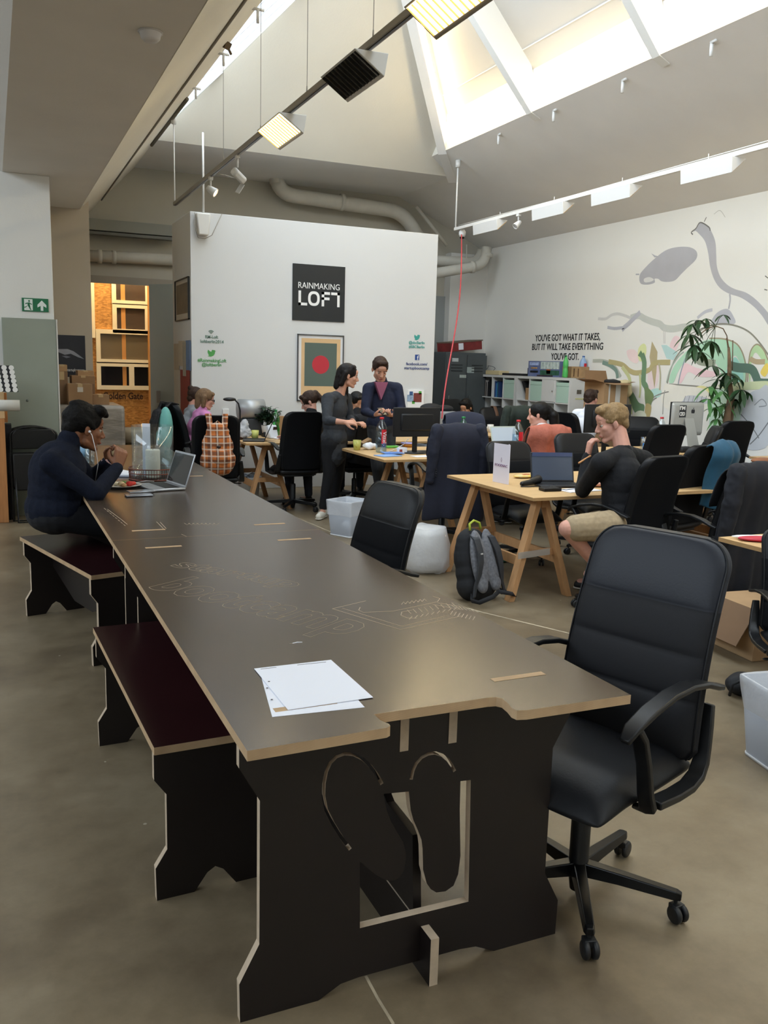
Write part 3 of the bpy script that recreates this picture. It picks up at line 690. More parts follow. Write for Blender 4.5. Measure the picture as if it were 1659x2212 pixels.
# anchor hooks on the slopes
for i, (px, py) in enumerate(((1087, 298), (1207, 247), (1357, 183), (1550, 102))):
    p = PL(px, py, (8.2, 0, zs(8.2)), (MS, 0, 1)); mb = MB(); mb.tube([p+Vector((.05, 0, .02)), p+Vector((-.08, 0, .03)), p+Vector((-.08, -.07, .03))], .014, 8).tube([p+Vector((-.07, 0, .03)), p+Vector((-.07, 0, -.09))], .017, 8)
    tag(mb.build('anchor_hook', TRW), ['anchor hook on the grey slope nearest the hip corner', 'second anchor hook from the hip corner on the grey slope', 'third anchor hook from the hip corner on the grey slope', 'anchor hook on the grey slope nearest the right edge of the photo'][i], 'hook', 'anchor hooks on the grey slope')
for i, (px, py) in enumerate(((557, 32), (483, 127), (423, 200))):
    p = WX(px, py, 2.03); mb = MB(); mb.tube([p+Vector((-.05, 0, .04)), p+Vector((.05, 0, .04))], .012, 8).tube([p+Vector((.0, 0, .04)), p+Vector((.0, 0, -.06))], .012, 8)
    tag(mb.build('anchor_hook', TRW), ['anchor hook at the glass edge nearest the top of the photo', 'middle anchor hook along the lower edge of the roof glass', 'anchor hook at the narrow end of the roof glass'][i], 'hook', 'anchor hooks along the roof glass')
p = WX(490, 98, 1.98); tag(MB().box(p, (.05, .08, .06), Euler((.4, .3, .2)).to_matrix()).tube([p, p+Vector((.05, .05, -.05))], .012, 6).build('roof_bracket', mat('rusty_brown', '#5c4c38', .8)), 'small brown metal bracket on the flared plaster near the roof glass', 'bracket')
# cable and pipe along the flare
tag(MB().tube([(1.60, y, 3.895) for y in (-2, 2, 6, 10, 14.2)], .012, 6).build('cable_run', mat('cable_grey', '#8b867c', .7)), 'thin grey cable running along the sloped side of the valley beam', 'cable')
tag(MB().tube([(2.03, 10.0, 4.335), (2.03, 12.3, 4.335)], .022, 8).build('edge_pipe', mat('pipe_dark', '#6b665b', .7)), 'dark pipe running along the lower edge of the roof glass', 'pipe')
# smoke detector
p = G(325, 68, 3.3); o = thing('smoke_detector', 'round white smoke detector under the beam', 'smoke detector', (p.x, p.y, 3.3))
MB().lathe([(0, -.05), (.035, -.05), (.05, -.035), (.055, -.012), (.06, 0), (0, 0)], n=28).build('cover', mat('detector_white', '#cfcbca', .5), o); MB().lathe([(.065, -.008), (.065, 0), (0, 0)], n=28).build('base_ring', mat('detector_ring', '#bdb8b4', .5), o)
# ------------------------------------------------------------------ pipes
PIPE = mat('painted_pipe', '#c4c0b4', .7, noise=.05, nscale=6)
def pipe(pts, r, label, name='painted_pipe', col=PIPE, collars=(), par=None):
    P = [Vector(p) for p in pts]; out = [P[0]]
    for i in range(1, len(P)-1):
        a = (P[i-1]-P[i]).normalized(); b = (P[i+1]-P[i]).normalized(); rr = r*2.4
        for k in range(7):
            t_ = k/6; p = (P[i]+a*rr)*(1-t_)**2+P[i]*2*t_*(1-t_)+(P[i]+b*rr)*t_**2; out.append(p)
    out.append(P[-1]); t_ = thing(name, label, 'pipe'); MB().tube(out, r, 16).build('pipe_run', col, t_)
    for c, d in collars:
        d = Vector(d).normalized(); MB().tube([Vector(c)-d*.03, Vector(c)+d*.03], r*1.18, 16).build('collar', col, t_)
    return t_
A, B_, C_ = WY(612, 395, 14.0), WY(640, 422, 14.0), WY(855, 452, 14.0)
pipe([WY(598, 392, 14.0)+Vector((0, 0, -.03)), WY(600, 418, 14.0), WY(870, 458, 14.0), WY(905, 515, 14.0)], .115, 'thick painted pipe bending along the back wall above the box room', collars=[(WY(738, 437, 14.0), (1, 0, -.03))])
pipe([WY(186, 552, 14.21), WY(378, 562, 14.21)], .085, 'painted pipe crossing above the hall doorway', collars=[(WY(215, 554, 14.21), (1, 0, 0)), (WY(246, 556, 14.21), (1, 0, 0))])
pipe([WY(930, 562, 13.95), WY(1035, 572, 13.95)+Vector((0, 0, .04)), WY(1040, 552, 13.95)+Vector((0, 0, .06))], .085, 'upper painted pipe at the back right corner beside the box room')
pipe([WY(930, 592, 13.6), WY(1046, 573, 13.6), WY(1052, 534, 13.6)], .085, 'lower painted pipe that turns up in the back right corner', collars=[(WY(1020, 577, 13.6), (1, 0, .1)), (WY(1052, 552, 13.6), (0, 0, 1))])
tag(MB().tube([WY(1008, 528, 13.9), WY(1008, 575, 13.9)], .012, 8).build('pipe_hanger', PIPE), 'thin hanger rod above the pipes in the back right corner', 'hanger')
p = [WY(x, y, 14.0) for x, y in ((905, 447), (965, 530))]
tag(MB().tube([p[0]+Vector((-.05, 0, 0)), p[1]], .03, 8).build('slanted_conduit', PIPE), 'slim conduit slanting down the roof edge above the box room', 'conduit')
o = thing('door_track', 'grey sliding door rail on the wall above the hall doorway', 'rail'); a, b = WY(186, 480, 14.05), WY(380, 504, 14.05)
ra = mat('rail_grey', '#85857b', .6); MB().box(((a+b)/2+Vector((0, 0, .0))), (b.x-a.x, .12, .16)).build('rail_cover', ra, o); MB().box(((a+b)/2+Vector((0, 0, -.12))), (b.x-a.x, .16, .04)).build('rail_lip', mat('rail_dark', '#5f5f57', .5), o)
# loudspeaker / router box at the box-room top with its rod
o = thing('wall_speaker', 'small white box clamped at the top left corner of the box room', 'speaker', (BX0+.14, BY-.03, BH-.14))
MB().prism([(-.085, .12), (.085, .12), (.06, -.13), (-.06, -.13)], 'y', -.06, .03).build('housing', mat('speaker_white', '#d8d6d0', .5), o, bevel=.015)
MB().tube([(-.10, -.03, .12), (-.09, -.03, -.08), (-.06, -.03, -.16), (.02, -.03, -.165), (.10, -.03, -.12), (.22, -.03, .13)], .005, 6).build('cable', mat('cable_grey'), o)
MB().tube([(0.01, 0, .12), (.01, 0, 1.02)], .012, 8).build('rod', TRW, o)
# ------------------------------------------------------------------ box-room wall graphics
Y_ = BY-.004
def wallM(px, py, dz=0): v = WY(px, py, BY); return Matrix(((1, 0, 0, v.x), (0, 0, -1, Y_), (0, 1, 0, v.z+dz), (0, 0, 0, 1)))
BLKP = mat('sign_black', '#1d2022', .5); WHT = mat('sign_white', '#ecebe8', .6)
a, b = WY(632, 570, BY), WY(743, 697, BY)
sg = thing('logo_sign', 'black square sign reading RAINMAKING LOFT on the white box room', 'sign'); Z0, Z1 = WY(690, 694, BY).z, WY(690, 573, BY).z
MB().b2((a.x, BY-.012, Z0), (b.x, BY-.001, Z1)).build('board', BLKP, sg)
W_ = b.x-a.x; cx = (a.x+b.x)/2; Hs = Z1-Z0
def sM(x, z, y=BY-.0135): return Matrix(((1, 0, 0, x), (0, 0, -1, y), (0, 1, 0, z), (0, 0, 0, 1)))
text('RAINMAKING', .105, sM(cx, Z0+Hs*.575), WHT, 'lettering', sg, width=W_*.79)
lx = a.x+W_*.11; z0, z1 = Z0+Hs*.27, Z0+Hs*.53; s_ = W_*.79; st = .026*W_/.66*1.2
mb = MB()
mb.b2((lx, BY-.014, z0), (lx+st, BY-.012, z1)).b2((lx, BY-.014, z0), (lx+s_*.21, BY-.012, z0+st)); mb.build('letter', WHT, sg)
mb = MB(); N = 40; ox, oz, rx, rz = lx+s_*.37, (z0+z1)/2, s_*.14, (z1-z0)/2
vs = []
for k in range(N):
    a_ = 2*math.pi*k/N; ca, sa = math.cos(a_), math.sin(a_); e = .8; X1 = math.copysign(abs(ca)**e, ca); Z_1 = math.copysign(abs(sa)**e, sa)
    vs += [(ox+rx*X1, BY-.014, oz+rz*Z_1), (ox+(rx-st)*X1, BY-.014, oz+(rz-st)*Z_1)]
mb._add(vs, [(2*k, 2*((k+1) % N), 2*((k+1) % N)+1, 2*k+1) for k in range(N)]); mb.build('letter', WHT, sg)
fx = lx+s_*.56; mb = MB().b2((fx, BY-.014, z0), (fx+st, BY-.012, z1)).b2((fx, BY-.014, z1-st), (fx+s_*.20, BY-.012, z1)).b2((fx, BY-.014, (z0+z1)/2-st*.3), (fx+s_*.19, BY-.012, (z0+z1)/2+st*.7)); mb.build('letter', WHT, sg)
fx = lx+s_; MB().b2((fx-st, BY-.014, z0), (fx, BY-.012, z1)).b2((fx-s_*.21, BY-.014, z1-st), (fx, BY-.012, z1)).build('letter', WHT, sg)
# framed poster (plain stand-in artwork in the same colours)
Z0, Z1 = WY(692, 866, BY).z, WY(692, 723, BY).z; xa, xb = WY(642, 720, BY).x, WY(742, 725, BY).x
fr = thing('framed_poster', 'tall framed poster with a red disc on dark green, under the black sign', 'poster')
W_, Hs = xb-xa, Z1-Z0; FRM = mat('dark_frame', '#4a4b4d', .5)
mb = MB(); k = .012
for lo, hi in (((xa, Z0), (xb, Z0+k)), ((xa, Z1-k), (xb, Z1)), ((xa, Z0), (xa+k, Z1)), ((xb-k, Z0), (xb, Z1))): mb.b2((lo[0], BY-.028, lo[1]), (hi[0], BY-.001, hi[1]))
mb.build('frame', FRM, fr)
MB().b2((xa+k, BY-.012, Z0+k), (xb-k, BY-.004, Z1-k)).build('mount_board', mat('mount_white', '#dddcdb', .7), fr)
MB().b2((xa+W_*.085, BY-.0135, Z0+Hs*.055), (xb-W_*.07, BY-.0125, Z1-Hs*.06)).build('print', mat('tan_paper', '#d3b184', .8, noise=.03, nscale=5), fr)
ax, bx, az, bz = xa+W_*.155, xb-W_*.15, Z0+Hs*.225, Z1-Hs*.125
MB().b2((ax, BY-.0145, az), (bx, BY-.0135, bz)).build('picture_ground', mat('poster_green', '#56645c', .8), fr)
RD = mat('poster_red', '#b8303c', .7); cx = (ax+bx)/2
MB().prism([(cx+.115*math.cos(k*math.pi/16), (az+bz)/2+.115*math.sin(k*math.pi/16)) for k in range(32)], 'y', BY-.0152, BY-.0146).build('red_disc', RD, fr)
# vinyl lettering
GRN = mat('vinyl_green', '#4f9a4e', .6); GRD = mat('vinyl_dark_green', '#5a7a68', .6); TEAL = mat('vinyl_teal', '#3f9d93', .6); NAVY = mat('vinyl_navy', '#2b3f78', .6)
def vinyl(lines, label, mt, group='vinyl notes on the box room'):
    o = thing('vinyl_lettering', label, 'lettering', (0, 0, 0), 0, group)
    for s, px, py, wd, hh in lines:
        w3 = WY(px+wd/2, py, BY).x-WY(px-wd/2, py, BY).x; text(s, hh, wallM(px, py), mt, 'lettering', o, width=w3, off=.0006)
    return o
def bird(px, py, s, mt, par):
    v = WY(px, py, BY); P = [(-.5, .15), (-.44, -.05), (-.36, -.12), (-.42, -.14), (-.28, -.27), (-.5, -.36), (-.1, -.42), (.2, -.3), (.38, -.05), (.42, .18), (.52, .3), (.38, .30), (.44, .42), (.30, .36), (.12, .42), (0, .3), (0, .18), (-.2, .22), (-.42, .42)]
    MB().prism([(v.x+a*s, v.z+b*s) for a, b in P], 'y', BY-.0025, BY-.001).build('bird_symbol', mt, par)
v1 = vinyl([('RM-Loft', 457, 731, 28, .052), ('loftberlin2014', 458, 741, 50, .052)], 'green network note with a small wifi symbol on the left of the box room', GRD)
c = WY(456, 718, BY); mb = MB()
for r in (.010, .026, .042): mb.tube([(c.x+r*math.cos(a), BY-.003, c.z-.02+r*math.sin(a)) for a in [math.pi*(.25+.5*k/8) for k in range(9)]], .0045, 5)
mb.build('wifi_symbol', GRD, v1)
v2 = vinyl([('#RainmakingLoft', 458, 782, 62, .058), ('@loftberlin', 457, 791, 42, .055)], 'bright green bird and two lines of handle text below the wifi note', GRN); bird(457, 763, .10, GRN, v2)
v3 = vinyl([('@sbcBerlin', 900, 743, 34, .052), ('#SBCBerlin', 900, 752, 34, .052)], 'teal bird and two lines of handle text on the right of the box room', TEAL); bird(901, 729, .09, TEAL, v3)
v4 = vinyl([('facebook.com/', 900, 789, 46, .052), ('startupbootcamp', 900, 798, 54, .052)], 'navy page address under a small blue square with a letter f', NAVY)
c = WY(901, 772, BY); MB().b2((c.x-.032, BY-.003, c.z-.036), (c.x+.032, BY-.001, c.z+.036)).build('blue_square', mat('fb_blue', '#2c4a8c', .5), v4)
text('f', .085, sM(c.x+.008, c.z-.034, BY-.0045), WHT, 'letter', v4, off=.001)
# small picture on the side wall of the box room, papers under it
SXp = BX0-.002
def sideq(px, py): return WX(px, py, BX0)
P = [sideq(*q) for q in ((380, 598), (409, 598), (411, 692), (381, 697))]
zt_, zb_ = (sideq(409, 597).z, sideq(410, 690).z); ya, yb = sideq(410, 640).y, sideq(381, 640).y
fr = thing('framed_picture', 'small dark framed photograph on the side of the box room', 'picture')
mb = MB(); k = .012
for lo, hi in (((ya, zb_), (yb, zb_+k)), ((ya, zt_-k), (yb, zt_)), ((ya, zb_), (ya+k, zt_)), ((yb-k, zb_), (yb, zt_))): mb.b2((BX0-.025, lo[0], lo[1]), (BX0-.001, hi[0], hi[1]))
mb.build('frame', mat('black_frame', '#1e1d1b', .5), fr); MB().b2((BX0-.01, ya+k, zb_+k), (BX0-.002, yb-k, zt_-k)).build('mount_board', mat('mount_cream', '#b7b2a6', .7), fr)
MB().b2((BX0-.012, ya+.06, zb_+.08), (BX0-.0101, yb-.06, zt_-.06)).build('photo_print', mat('photo_brown', '#4c463c', .6, noise=.5, nscale=7, col2='#8f8878'), fr)
pc = ['#b9ac98', '#c3b7a2', '#6d86a8', '#8f4038', '#a8a294', '#c9c1b2']
for i, (x0, y0, x1, y1, c) in enumerate(((378, 742, 388, 815, 0), (388, 736, 400, 790, 1), (404, 735, 413, 800, 2), (393, 800, 412, 900, 3), (398, 738, 404, 812, 4), (380, 800, 392, 870, 5))):
    a, b = sideq(x0, y1), sideq(x1, y0); tag(MB().b2((BX0-.010-.002*i, min(a.y, b.y), min(a.z, b.z)), (BX0-.006-.002*i, max(a.y, b.y), max(a.z, b.z))).build('notice', mat('notice_%d' % i, pc[c], .8, noise=.06, nscale=15)), ['long beige sheet at the back of the papers on the box room side', 'cream sheet pinned high on the box room side', 'blue striped sheet nearest the corner of the box room', 'rust red panel behind the bun-haired person', 'grey narrow sheet among the papers on the box room side', 'pale lower sheet on the box room side'][i], 'notice', 'papers on the side of the box room')
# white board with photo next to the right end of the box room front
a, b = WY(880, 842, BY), WY(914, 872, BY)
o = thing('photo_board', 'small white board with photos and green stickers low on the right of the box room', 'board')
MB().b2((a.x, BY-.02, b.z-.1), (b.x, BY-.001, a.z)).build('board', WHT, o)
for x, z, c, s in ((.2, .75, '#3a5a8a', .05), (.75, .8, '#4f9a3a', .04), (.6, .45, '#7a3b34', .12), (.15, .4, '#8aa0b8', .09), (.35, .1, '#4f9a3a', .04)): MB().b2((a.x+(b.x-a.x)*x-s/2, BY-.023, b.z+(a.z-b.z)*z-s/2), (a.x+(b.x-a.x)*x+s/2, BY-.0205, b.z+(a.z-b.z)*z+s/2)).build('photo', mat('bp'+c, c, .6, noise=.2, nscale=40), o)

# ------------------------------------------------------------------ left wall, hall and the lit room behind
YW = 9.45
def lw(px, py, Y=YW): return WY(px, py, Y)
def rect(px0, py0, px1, py1, Y, th=.004):
    a, b = WY(px0, py1, Y), WY(px1, py0, Y); return (a.x, Y-th, a.z), (b.x, Y-.0005, b.z)
o = thing('exit_sign', 'green emergency exit sign with a running figure and an arrow', 'sign')
a, b = lw(48, 672), lw(104, 646); GR = mat('exit_green', '#1d6b47', .5); W_, H_ = b.x-a.x, b.z-a.z
MB().b2((a.x, YW-.012, a.z), (b.x, YW-.001, b.z)).build('plate', GR, o)
EW = mat('exit_white', '#dfe6e2', .5)
def ep(poly, m, nm, d=.0135): MB().prism([(a.x+u*W_, a.z+v*H_) for u, v in poly], 'y', YW-d, YW-.012).build(nm, m, o)
ep([(.08, .08), (.40, .08), (.40, .92), (.08, .92)], EW, 'doorway')
ep([(.70, .08), (.80, .08), (.80, .45), (.92, .32), (.92, .52), (.75, .86), (.58, .52), (.58, .32), (.70, .45)], EW, 'arrow')
mb = MB(); mb.prism([(a.x+W_*.27+.035*W_*math.cos(k*.7), a.z+H_*.78+.07*H_*math.sin(k*.7)) for k in range(9)], 'y', YW-.015, YW-.0135)
for pl in ([(.20, .62), (.28, .70), (.30, .45), (.22, .38)], [(.12, .60), (.22, .66), (.20, .58), (.13, .52)], [(.28, .66), (.38, .55), (.36, .50), (.28, .58)], [(.22, .42), (.30, .45), (.32, .20), (.36, .12), (.30, .12), (.27, .25)], [(.22, .44), (.14, .28), (.04, .26), (.04, .32), (.12, .34)]): mb.prism([(a.x+u*W_, a.z+v*H_) for u, v in pl], 'y', YW-.015, YW-.0135)
mb.build('running_figure', GR, o)
# grey metal door leaf leaning on the pilaster
DG = mat('grey_green_metal', '#8f968a', .6, noise=.05, nscale=3)
a, b = G(15, 1112), lw(112, 690, YW-.06)
o = thing('metal_panel', 'tall grey green metal panel standing against the white pilaster', 'panel'); xl, xr = lw(3, 690).x, lw(112, 690).x
MB().b2((xl, YW-.07, 0.001), (xr+.03, YW-.03, b.z)).build('panel_sheet', DG, o, bevel=.003)
MB().b2((xr+.032, YW-.075, 0.001), (xr+.045, YW-.025, b.z-.0)).build('edge_strip', mat('pale_strip', '#cfccc4', .6), o)
MB().lathe([(0, 0), (.012, 0), (0, .01)], n=8).build('screw', mat('steel', '#b0b0b0', .3, 1), o).matrix_local = Matrix.Translation((xl+.2, YW-.072, 1.15))@Matrix.Rotation(math.pi/2, 4, 'X')
# black perforated card, roll and wooden crates at the left edge
o = thing('dotted_board', 'black board with rows of white discs leaning at the left edge', 'board'); Yd = 8.9
a, b = WY(-20, 846, Yd), WY(30, 790, Yd); sh = .12
MB()._add([(a.x, Yd, a.z), (b.x+.03, Yd, a.z), (b.x-.01, Yd+.05, b.z), (a.x-.04, Yd+.05, b.z), (a.x, Yd+.02, a.z), (b.x+.03, Yd+.02, a.z), (b.x-.01, Yd+.07, b.z), (a.x-.04, Yd+.07, b.z)], [(0, 1, 2, 3), (7, 6, 5, 4), (0, 4, 5, 1), (1, 5, 6, 2), (2, 6, 7, 3), (3, 7, 4, 0)]).build('board', BLKP, o)
mb = MB(); n_ = 0
for r in range(6):
    for c in range(4):
        f = (r+.5)/6; x = b.x+.0-.03-c*.062-f*.03+.035; z = a.z+(b.z-a.z)*f; y = Yd-.004+.05*f
        mb.prism([(x+.023*math.cos(k*math.pi/9), z+.023*math.sin(k*math.pi/9)) for k in range(18)], 'y', y-.002, y)
mb.build('discs', WHT, o).__setitem__('kind', 'stuff')
p = WY(25, 876, 8.8); tag(MB().tube([p+Vector((-.2, 0, 0)), p+Vector((.07, 0, 0))], .052, 18).build('paper_roll', mat('roll_white', '#c9c9c4', .6)), 'white paper roll lying beside the timber at the left edge', 'roll')
TIM = mat('orange_timber', '#b87f4e', .7, noise=.12, nscale=6, stretch=(6, 6, .8)); TIM2 = mat('pale_timber', '#d3b184', .7, noise=.1, nscale=5)
p = Vector((0, 9.02, 0)); pc_ = WY(14, 950, p.y)
o = thing('timber_stand', 'upright stand of rough orange timber at the left edge', 'timber stand')
xr = WY(14, 1000, p.y).x
MB().b2((xr-.35, p.y, .001), (xr, p.y+.05, WY(5, 905, p.y).z)).build('upright_board', TIM, o, bevel=.003)
MB().b2((xr-.35, p.y+.06, WY(5, 905, p.y).z), (xr+.005, p.y+.14, WY(5, 822, p.y).z)).build('top_board', TIM2, o, bevel=.003)
MB().b2((xr-.3, p.y+.15, WY(5, 915, p.y).z), (xr+.03, p.y+.24, WY(5, 850, p.y).z)).build('block', TIM, o, bevel=.003)
MB().b2((xr-.25, p.y+.16, .001), (xr+.06, p.y+.36, WY(5, 918, p.y).z-.01)).build('dark_crate', mat('dark_blue_crate', '#14151d', .6), o)
# folded black chairs leaning on the panel
FC = mat('folding_black', '#141414', .35)
def fold_chair(x, y, label, rz):
    o = thing('folding_chair', label, 'chair', (x, y, 0), rz, 'folding chairs by the pilaster')
    pts = []
    for k in range(13): a_ = math.pi*k/12; pts.append((.21*math.cos(a_)*1.0, .0, .83+.08*math.sin(a_)))
    MB().tube([(.215, -.10, .01), (.212, 0, .6)]+pts+[(-.212, 0, .6), (-.215, -.10, .01)], .011, 8).build('frame', FC, o)
    MB().prism([(-.20, .70), (.20, .70), (.20, .84), (.16, .89), (-.16, .89), (-.20, .84)], 'y', -.022, -.004).build('backrest', FC, o, bevel=.01)
    MB().prism([(-.20, .34), (-.17, .30), (.17, .30), (.20, .34), (.20, .66), (-.20, .66)], 'y', -.05, -.02).build('seat', mat('fold_seat', '#1b1a19', .5), o, bevel=.012)
    MB().tube([(.18, -.02, .5), (.18, -.16, .01), (-.18, -.16, .01), (-.18, -.02, .5)], .010, 8).build('rear_legs', FC, o)
    return o
fp = G(80, 1085); X_ = WY(75, 1000, 9.15).x
fold_chair(X_, 9.12, 'front one of the folded black chairs leaning on the grey panel', .05)
fold_chair(X_-.03, 9.22, 'rear one of the folded black chairs, its rim showing behind the front one', .03)
# poster on the beige wall
o = thing('wall_poster', 'dark poster with a pale dune shape on the beige wall above the cardboard boxes', 'poster'); YP = 11.3
lo, hi = rect(119, 815, 186, 723, YP, .004); MB().b2(lo, hi).build('print', mat('poster_dark', '#20222b', .5), o)
lo2 = Vector(lo); hi2 = Vector(hi); Wp, Hp = hi2.x-lo2.x, hi2.z-lo2.z
def pp(poly, m, nm, d): MB().prism([(lo2.x+u*Wp, lo2.z+v*Hp) for u, v in poly], 'y', YP-d, YP-.004).build(nm, m, o)
pp([(.05, .40), (.3, .47), (.5, .44), (.75, .52), (.95, .56), (.8, .48), (.6, .38), (.4, .33), (.05, .34)], mat('dune', '#8d8f99', .6), 'pale_shape', .0055)
pp([(.2, .5), (.35, .55), (.5, .52), (.35, .49)], mat('dune2', '#6a6c78', .6), 'pale_shape', .0055)
MB().b2((lo2.x+Wp*.17, YP-.006, lo2.z+Hp*.80), (lo2.x+Wp*.33, YP-.0042, lo2.z+Hp*.93)).build('logo_mark', mat('poster_grey', '#9a9aa0', .6), o)
text('startupbootcamp', .05, sM(lo2.x+Wp*.66, lo2.z+Hp*.86, YP-.006), WHT, 'lettering', o, width=Wp*.58)
# plastic-wrapped pallet load and boxes
YQ = 11.15
WRAP = mat('plastic_wrapped_load', '#8d857b', .35, noise=.28, nscale=5, bump=.5, bscale=14, stretch=(1, 1, 4))
a, b = WY(122, 1000, 10.35), WY(270, 876, 10.35)
o = thing('wrapped_pallet', 'pallet load wrapped in wrinkled clear plastic behind the man in navy', 'pallet load')
MB().b2((a.x, 10.35, .12), (b.x, 11.15, b.z)).build('wrapped_load', WRAP, o, bevel=.04, disp=0)
MB().b2((a.x, 10.35, .001), (b.x, 11.1, .115)).build('pallet_base', mat('pallet_wood', '#8c6f4c', .8), o)
PX0, PX1, PZ = a.x, b.x, b.z
CARD = [mat('cardboard_%d' % i, c, .8, noise=.06, nscale=6) for i, c in enumerate(('#a58460', '#8e6f50', '#b08f69', '#7b6047'))]
def cbox(px0, py0, px1, py1, Y, dep, m, label, grp='cardboard boxes on the pallet', zb=None, rz=0):
    a, b = WY(px0, py1, Y), WY(px1, py0, Y); z0 = zb if zb is not None else a.z; w3, h3 = b.x-a.x, b.z-z0
    o = thing('cardboard_box', label, 'box', ((a.x+b.x)/2, Y+dep/2, z0), rz, grp)
    MB().b2((-w3/2, -dep/2, 0), (w3/2, dep/2, h3)).build('carton', m, o, bevel=.004)
    MB().b2((-.025, -dep/2-.001, -.0+h3*.75), (.025, -dep/2, h3)).b2((-.025, -dep/2, h3), (.025, dep/2, h3+.001)).build('packing_tape', mat('brown_tape', '#b39a72', .35), o)
    return o, w3, h3, dep
cbox(123, 803, 146, 868, 10.6, .35, CARD[3], 'tall brown box at the left of the stack, under the poster', zb=PZ)
b1 = cbox(148, 830, 199, 870, 10.42, .30, CARD[1], 'brown box with a pale label in front of the stack', zb=PZ)
MB().b2((-.03, -b1[3]/2-.003, b1[2]*.62), (.03, -b1[3]/2-.0005, b1[2]*.85)).build('label_sticker', mat('label_grey', '#c4bdb2', .6), b1[0])
z_ = PZ+b1[2]+.003
cbox(155, 812, 205, 828, 10.75, .30, CARD[1], 'flat box lying behind and above the labelled one', zb=WY(160, 829, 10.75).z)
cbox(168, 801, 203, 813, 10.78, .28, CARD[0], 'flat pale brown box, topmost of the stack', zb=WY(160, 812.3, 10.78).z)
cbox(158, 829, 205, 870, 10.75, .30, CARD[3], 'dark brown box supporting the flat boxes of the stack', zb=PZ)
cbox(200, 853, 236, 867, 10.5, .25, CARD[1], 'low brown box hiding part of the Golden Gate lettering', zb=PZ)
cbox(123, 788, 145, 803, 10.65, .28, CARD[0], 'small open box on the tall one under the poster', zb=WY(130, 803, 10.6).z+.003)
# small bin by the OSB wall
p = G(283, 958, 0); Yb_ = 10.9; c = WY(284, 950, Yb_)
o = thing('waste_bin', 'small tall bin with a pale liner standing beyond the far end of the table', 'bin', (c.x, Yb_, 0)); hb = WY(284, 935, Yb_).z
MB().lathe([(0, .01), (.09, .01), (.11, hb-.01), (.10, hb-.01), (.085, .02), (0, .02)], n=16).build('bin_body', mat('bin_olive', '#5a4f35', .5), o)
MB().lathe([(.095, hb-.12), (.15, hb-.10), (.155, hb+.01), (.13, hb+.06), (.10, hb+.03), (.09, hb-.05)], n=14).build('bin_liner', mat('liner_beige', '#a3947b', .6), o)
# hall: back room behind doorway
YR = 15.6
def osb():
    m = bpy.data.materials.new('osb_board'); m.use_nodes = True; nt = m.node_tree; b = nt.nodes['Principled BSDF']; tc = nt.nodes.new('ShaderNodeTexCoord')
    v = nt.nodes.new('ShaderNodeTexVoronoi'); v.inputs['Scale'].default_value = 22; mp = nt.nodes.new('ShaderNodeMapping'); mp.inputs['Scale'].default_value = (1, 1, 2.5); nt.links.new(tc.outputs['Object'], mp.inputs[0]); nt.links.new(mp.outputs[0], v.inputs['Vector'])
    r = nt.nodes.new('ShaderNodeValToRGB'); r.color_ramp.elements[0].color = (*srgb('#9a6b34'), 1); r.color_ramp.elements[1].color = (*srgb('#cf9a55'), 1)
    s_ = nt.nodes.new('ShaderNodeSeparateColor'); nt.links.new(v.outputs['Color'], s_.inputs[0]); nt.links.new(s_.outputs[0], r.inputs['Fac']); nt.links.new(r.outputs['Color'], b.inputs['Base Color']); b.inputs['Roughness'].default_value = .7; return m
OSB = osb()
x0, x1 = 1.0, dr+.4
struct(MB().b2((x0, YR, 0), (3.6, YR+.1, 4.2)).build('wall_osb_partition', OSB))
struct(MB().b2((x0-.1, YB+.2, 0), (x0, YR+.1, 4.2)).b2((3.4, YB+.2, 0), (3.5, YR+.1, 4.2)).b2((x0-.1, YB+.2, 4.15), (3.6, YR+.1, 4.25)).build('wall_lobby', BKW))
CF = mat('cream_window_frame', '#f0e6c9', .6)
DKG = mat('dark_pane', '#4a3f38', .15, spec=.6); DKP = mat('olive_pane', '#6e6350', .2); BLG = mat('black_pane', '#15151a', .1)
def win(n, px0, py0, px1, py1, pane, wd=.07, bars=(), label=''):
    a, b = WY(px0, py1, YR), WY(px1, py0, YR); o = MB()
    for lo, hi in (((a.x, a.z), (b.x, a.z+wd)), ((a.x, b.z-wd), (b.x, b.z)), ((a.x, a.z+wd), (a.x+wd, b.z-wd)), ((b.x-wd, a.z+wd), (b.x, b.z-wd))): o.b2((lo[0], YR-.06, lo[1]), (hi[0], YR-.001, hi[1]))
    for px in bars: c = WY(px, py0, YR).x; o.b2((c-wd*.6, YR-.058, a.z+wd), (c+wd*.6, YR-.001, b.z-wd))
    f = o.build('window_%d' % n, CF); struct(f)
    MB().b2((a.x+wd, YR-.02, a.z+wd), (b.x-wd, YR-.006, b.z-wd)).build('pane', pane, f)
    return a, b
win(3, 241, 560, 321, 657, DKG); win(4, 243, 659, 321, 719, DKG); win(5, 208, 716, 340, 784, DKP); win(6, 209, 785, 345, 841, BLG, bars=(283,))
tmb = mat('stud_timber', '#c08a4e', .7)
for px, y0, y1 in ((265, 566, 715), (268, 722, 838)): a, b = WY(px-3, y1, YR), WY(px+3, y0, YR); tag(MB().b2((a.x, YR-.032, a.z), (b.x, YR-.022, b.z)).build('wall_stud', tmb), 'timber stud seen through the upper panes above Golden Gate' if y0 < 600 else 'timber stud seen through the lower panes above Golden Gate', 'stud')
a, b = WY(200, 730, YR), WY(208, 560, YR); struct(MB().b2((a.x-.02, YR-.07, a.z), (a.x+.04, YR-.001, b.z)).build('trim_4', CF))
a, b = WY(322, 940, YR), WY(334, 560, YR); struct(MB().b2((a.x, YR-.12, 0), (b.x, YR-.001, b.z)).build('trim_5', tmb))
c = WY(266, 862, YR); o = thing('wall_lettering', 'dark brown Golden Gate lettering on the chipboard wall', 'lettering')
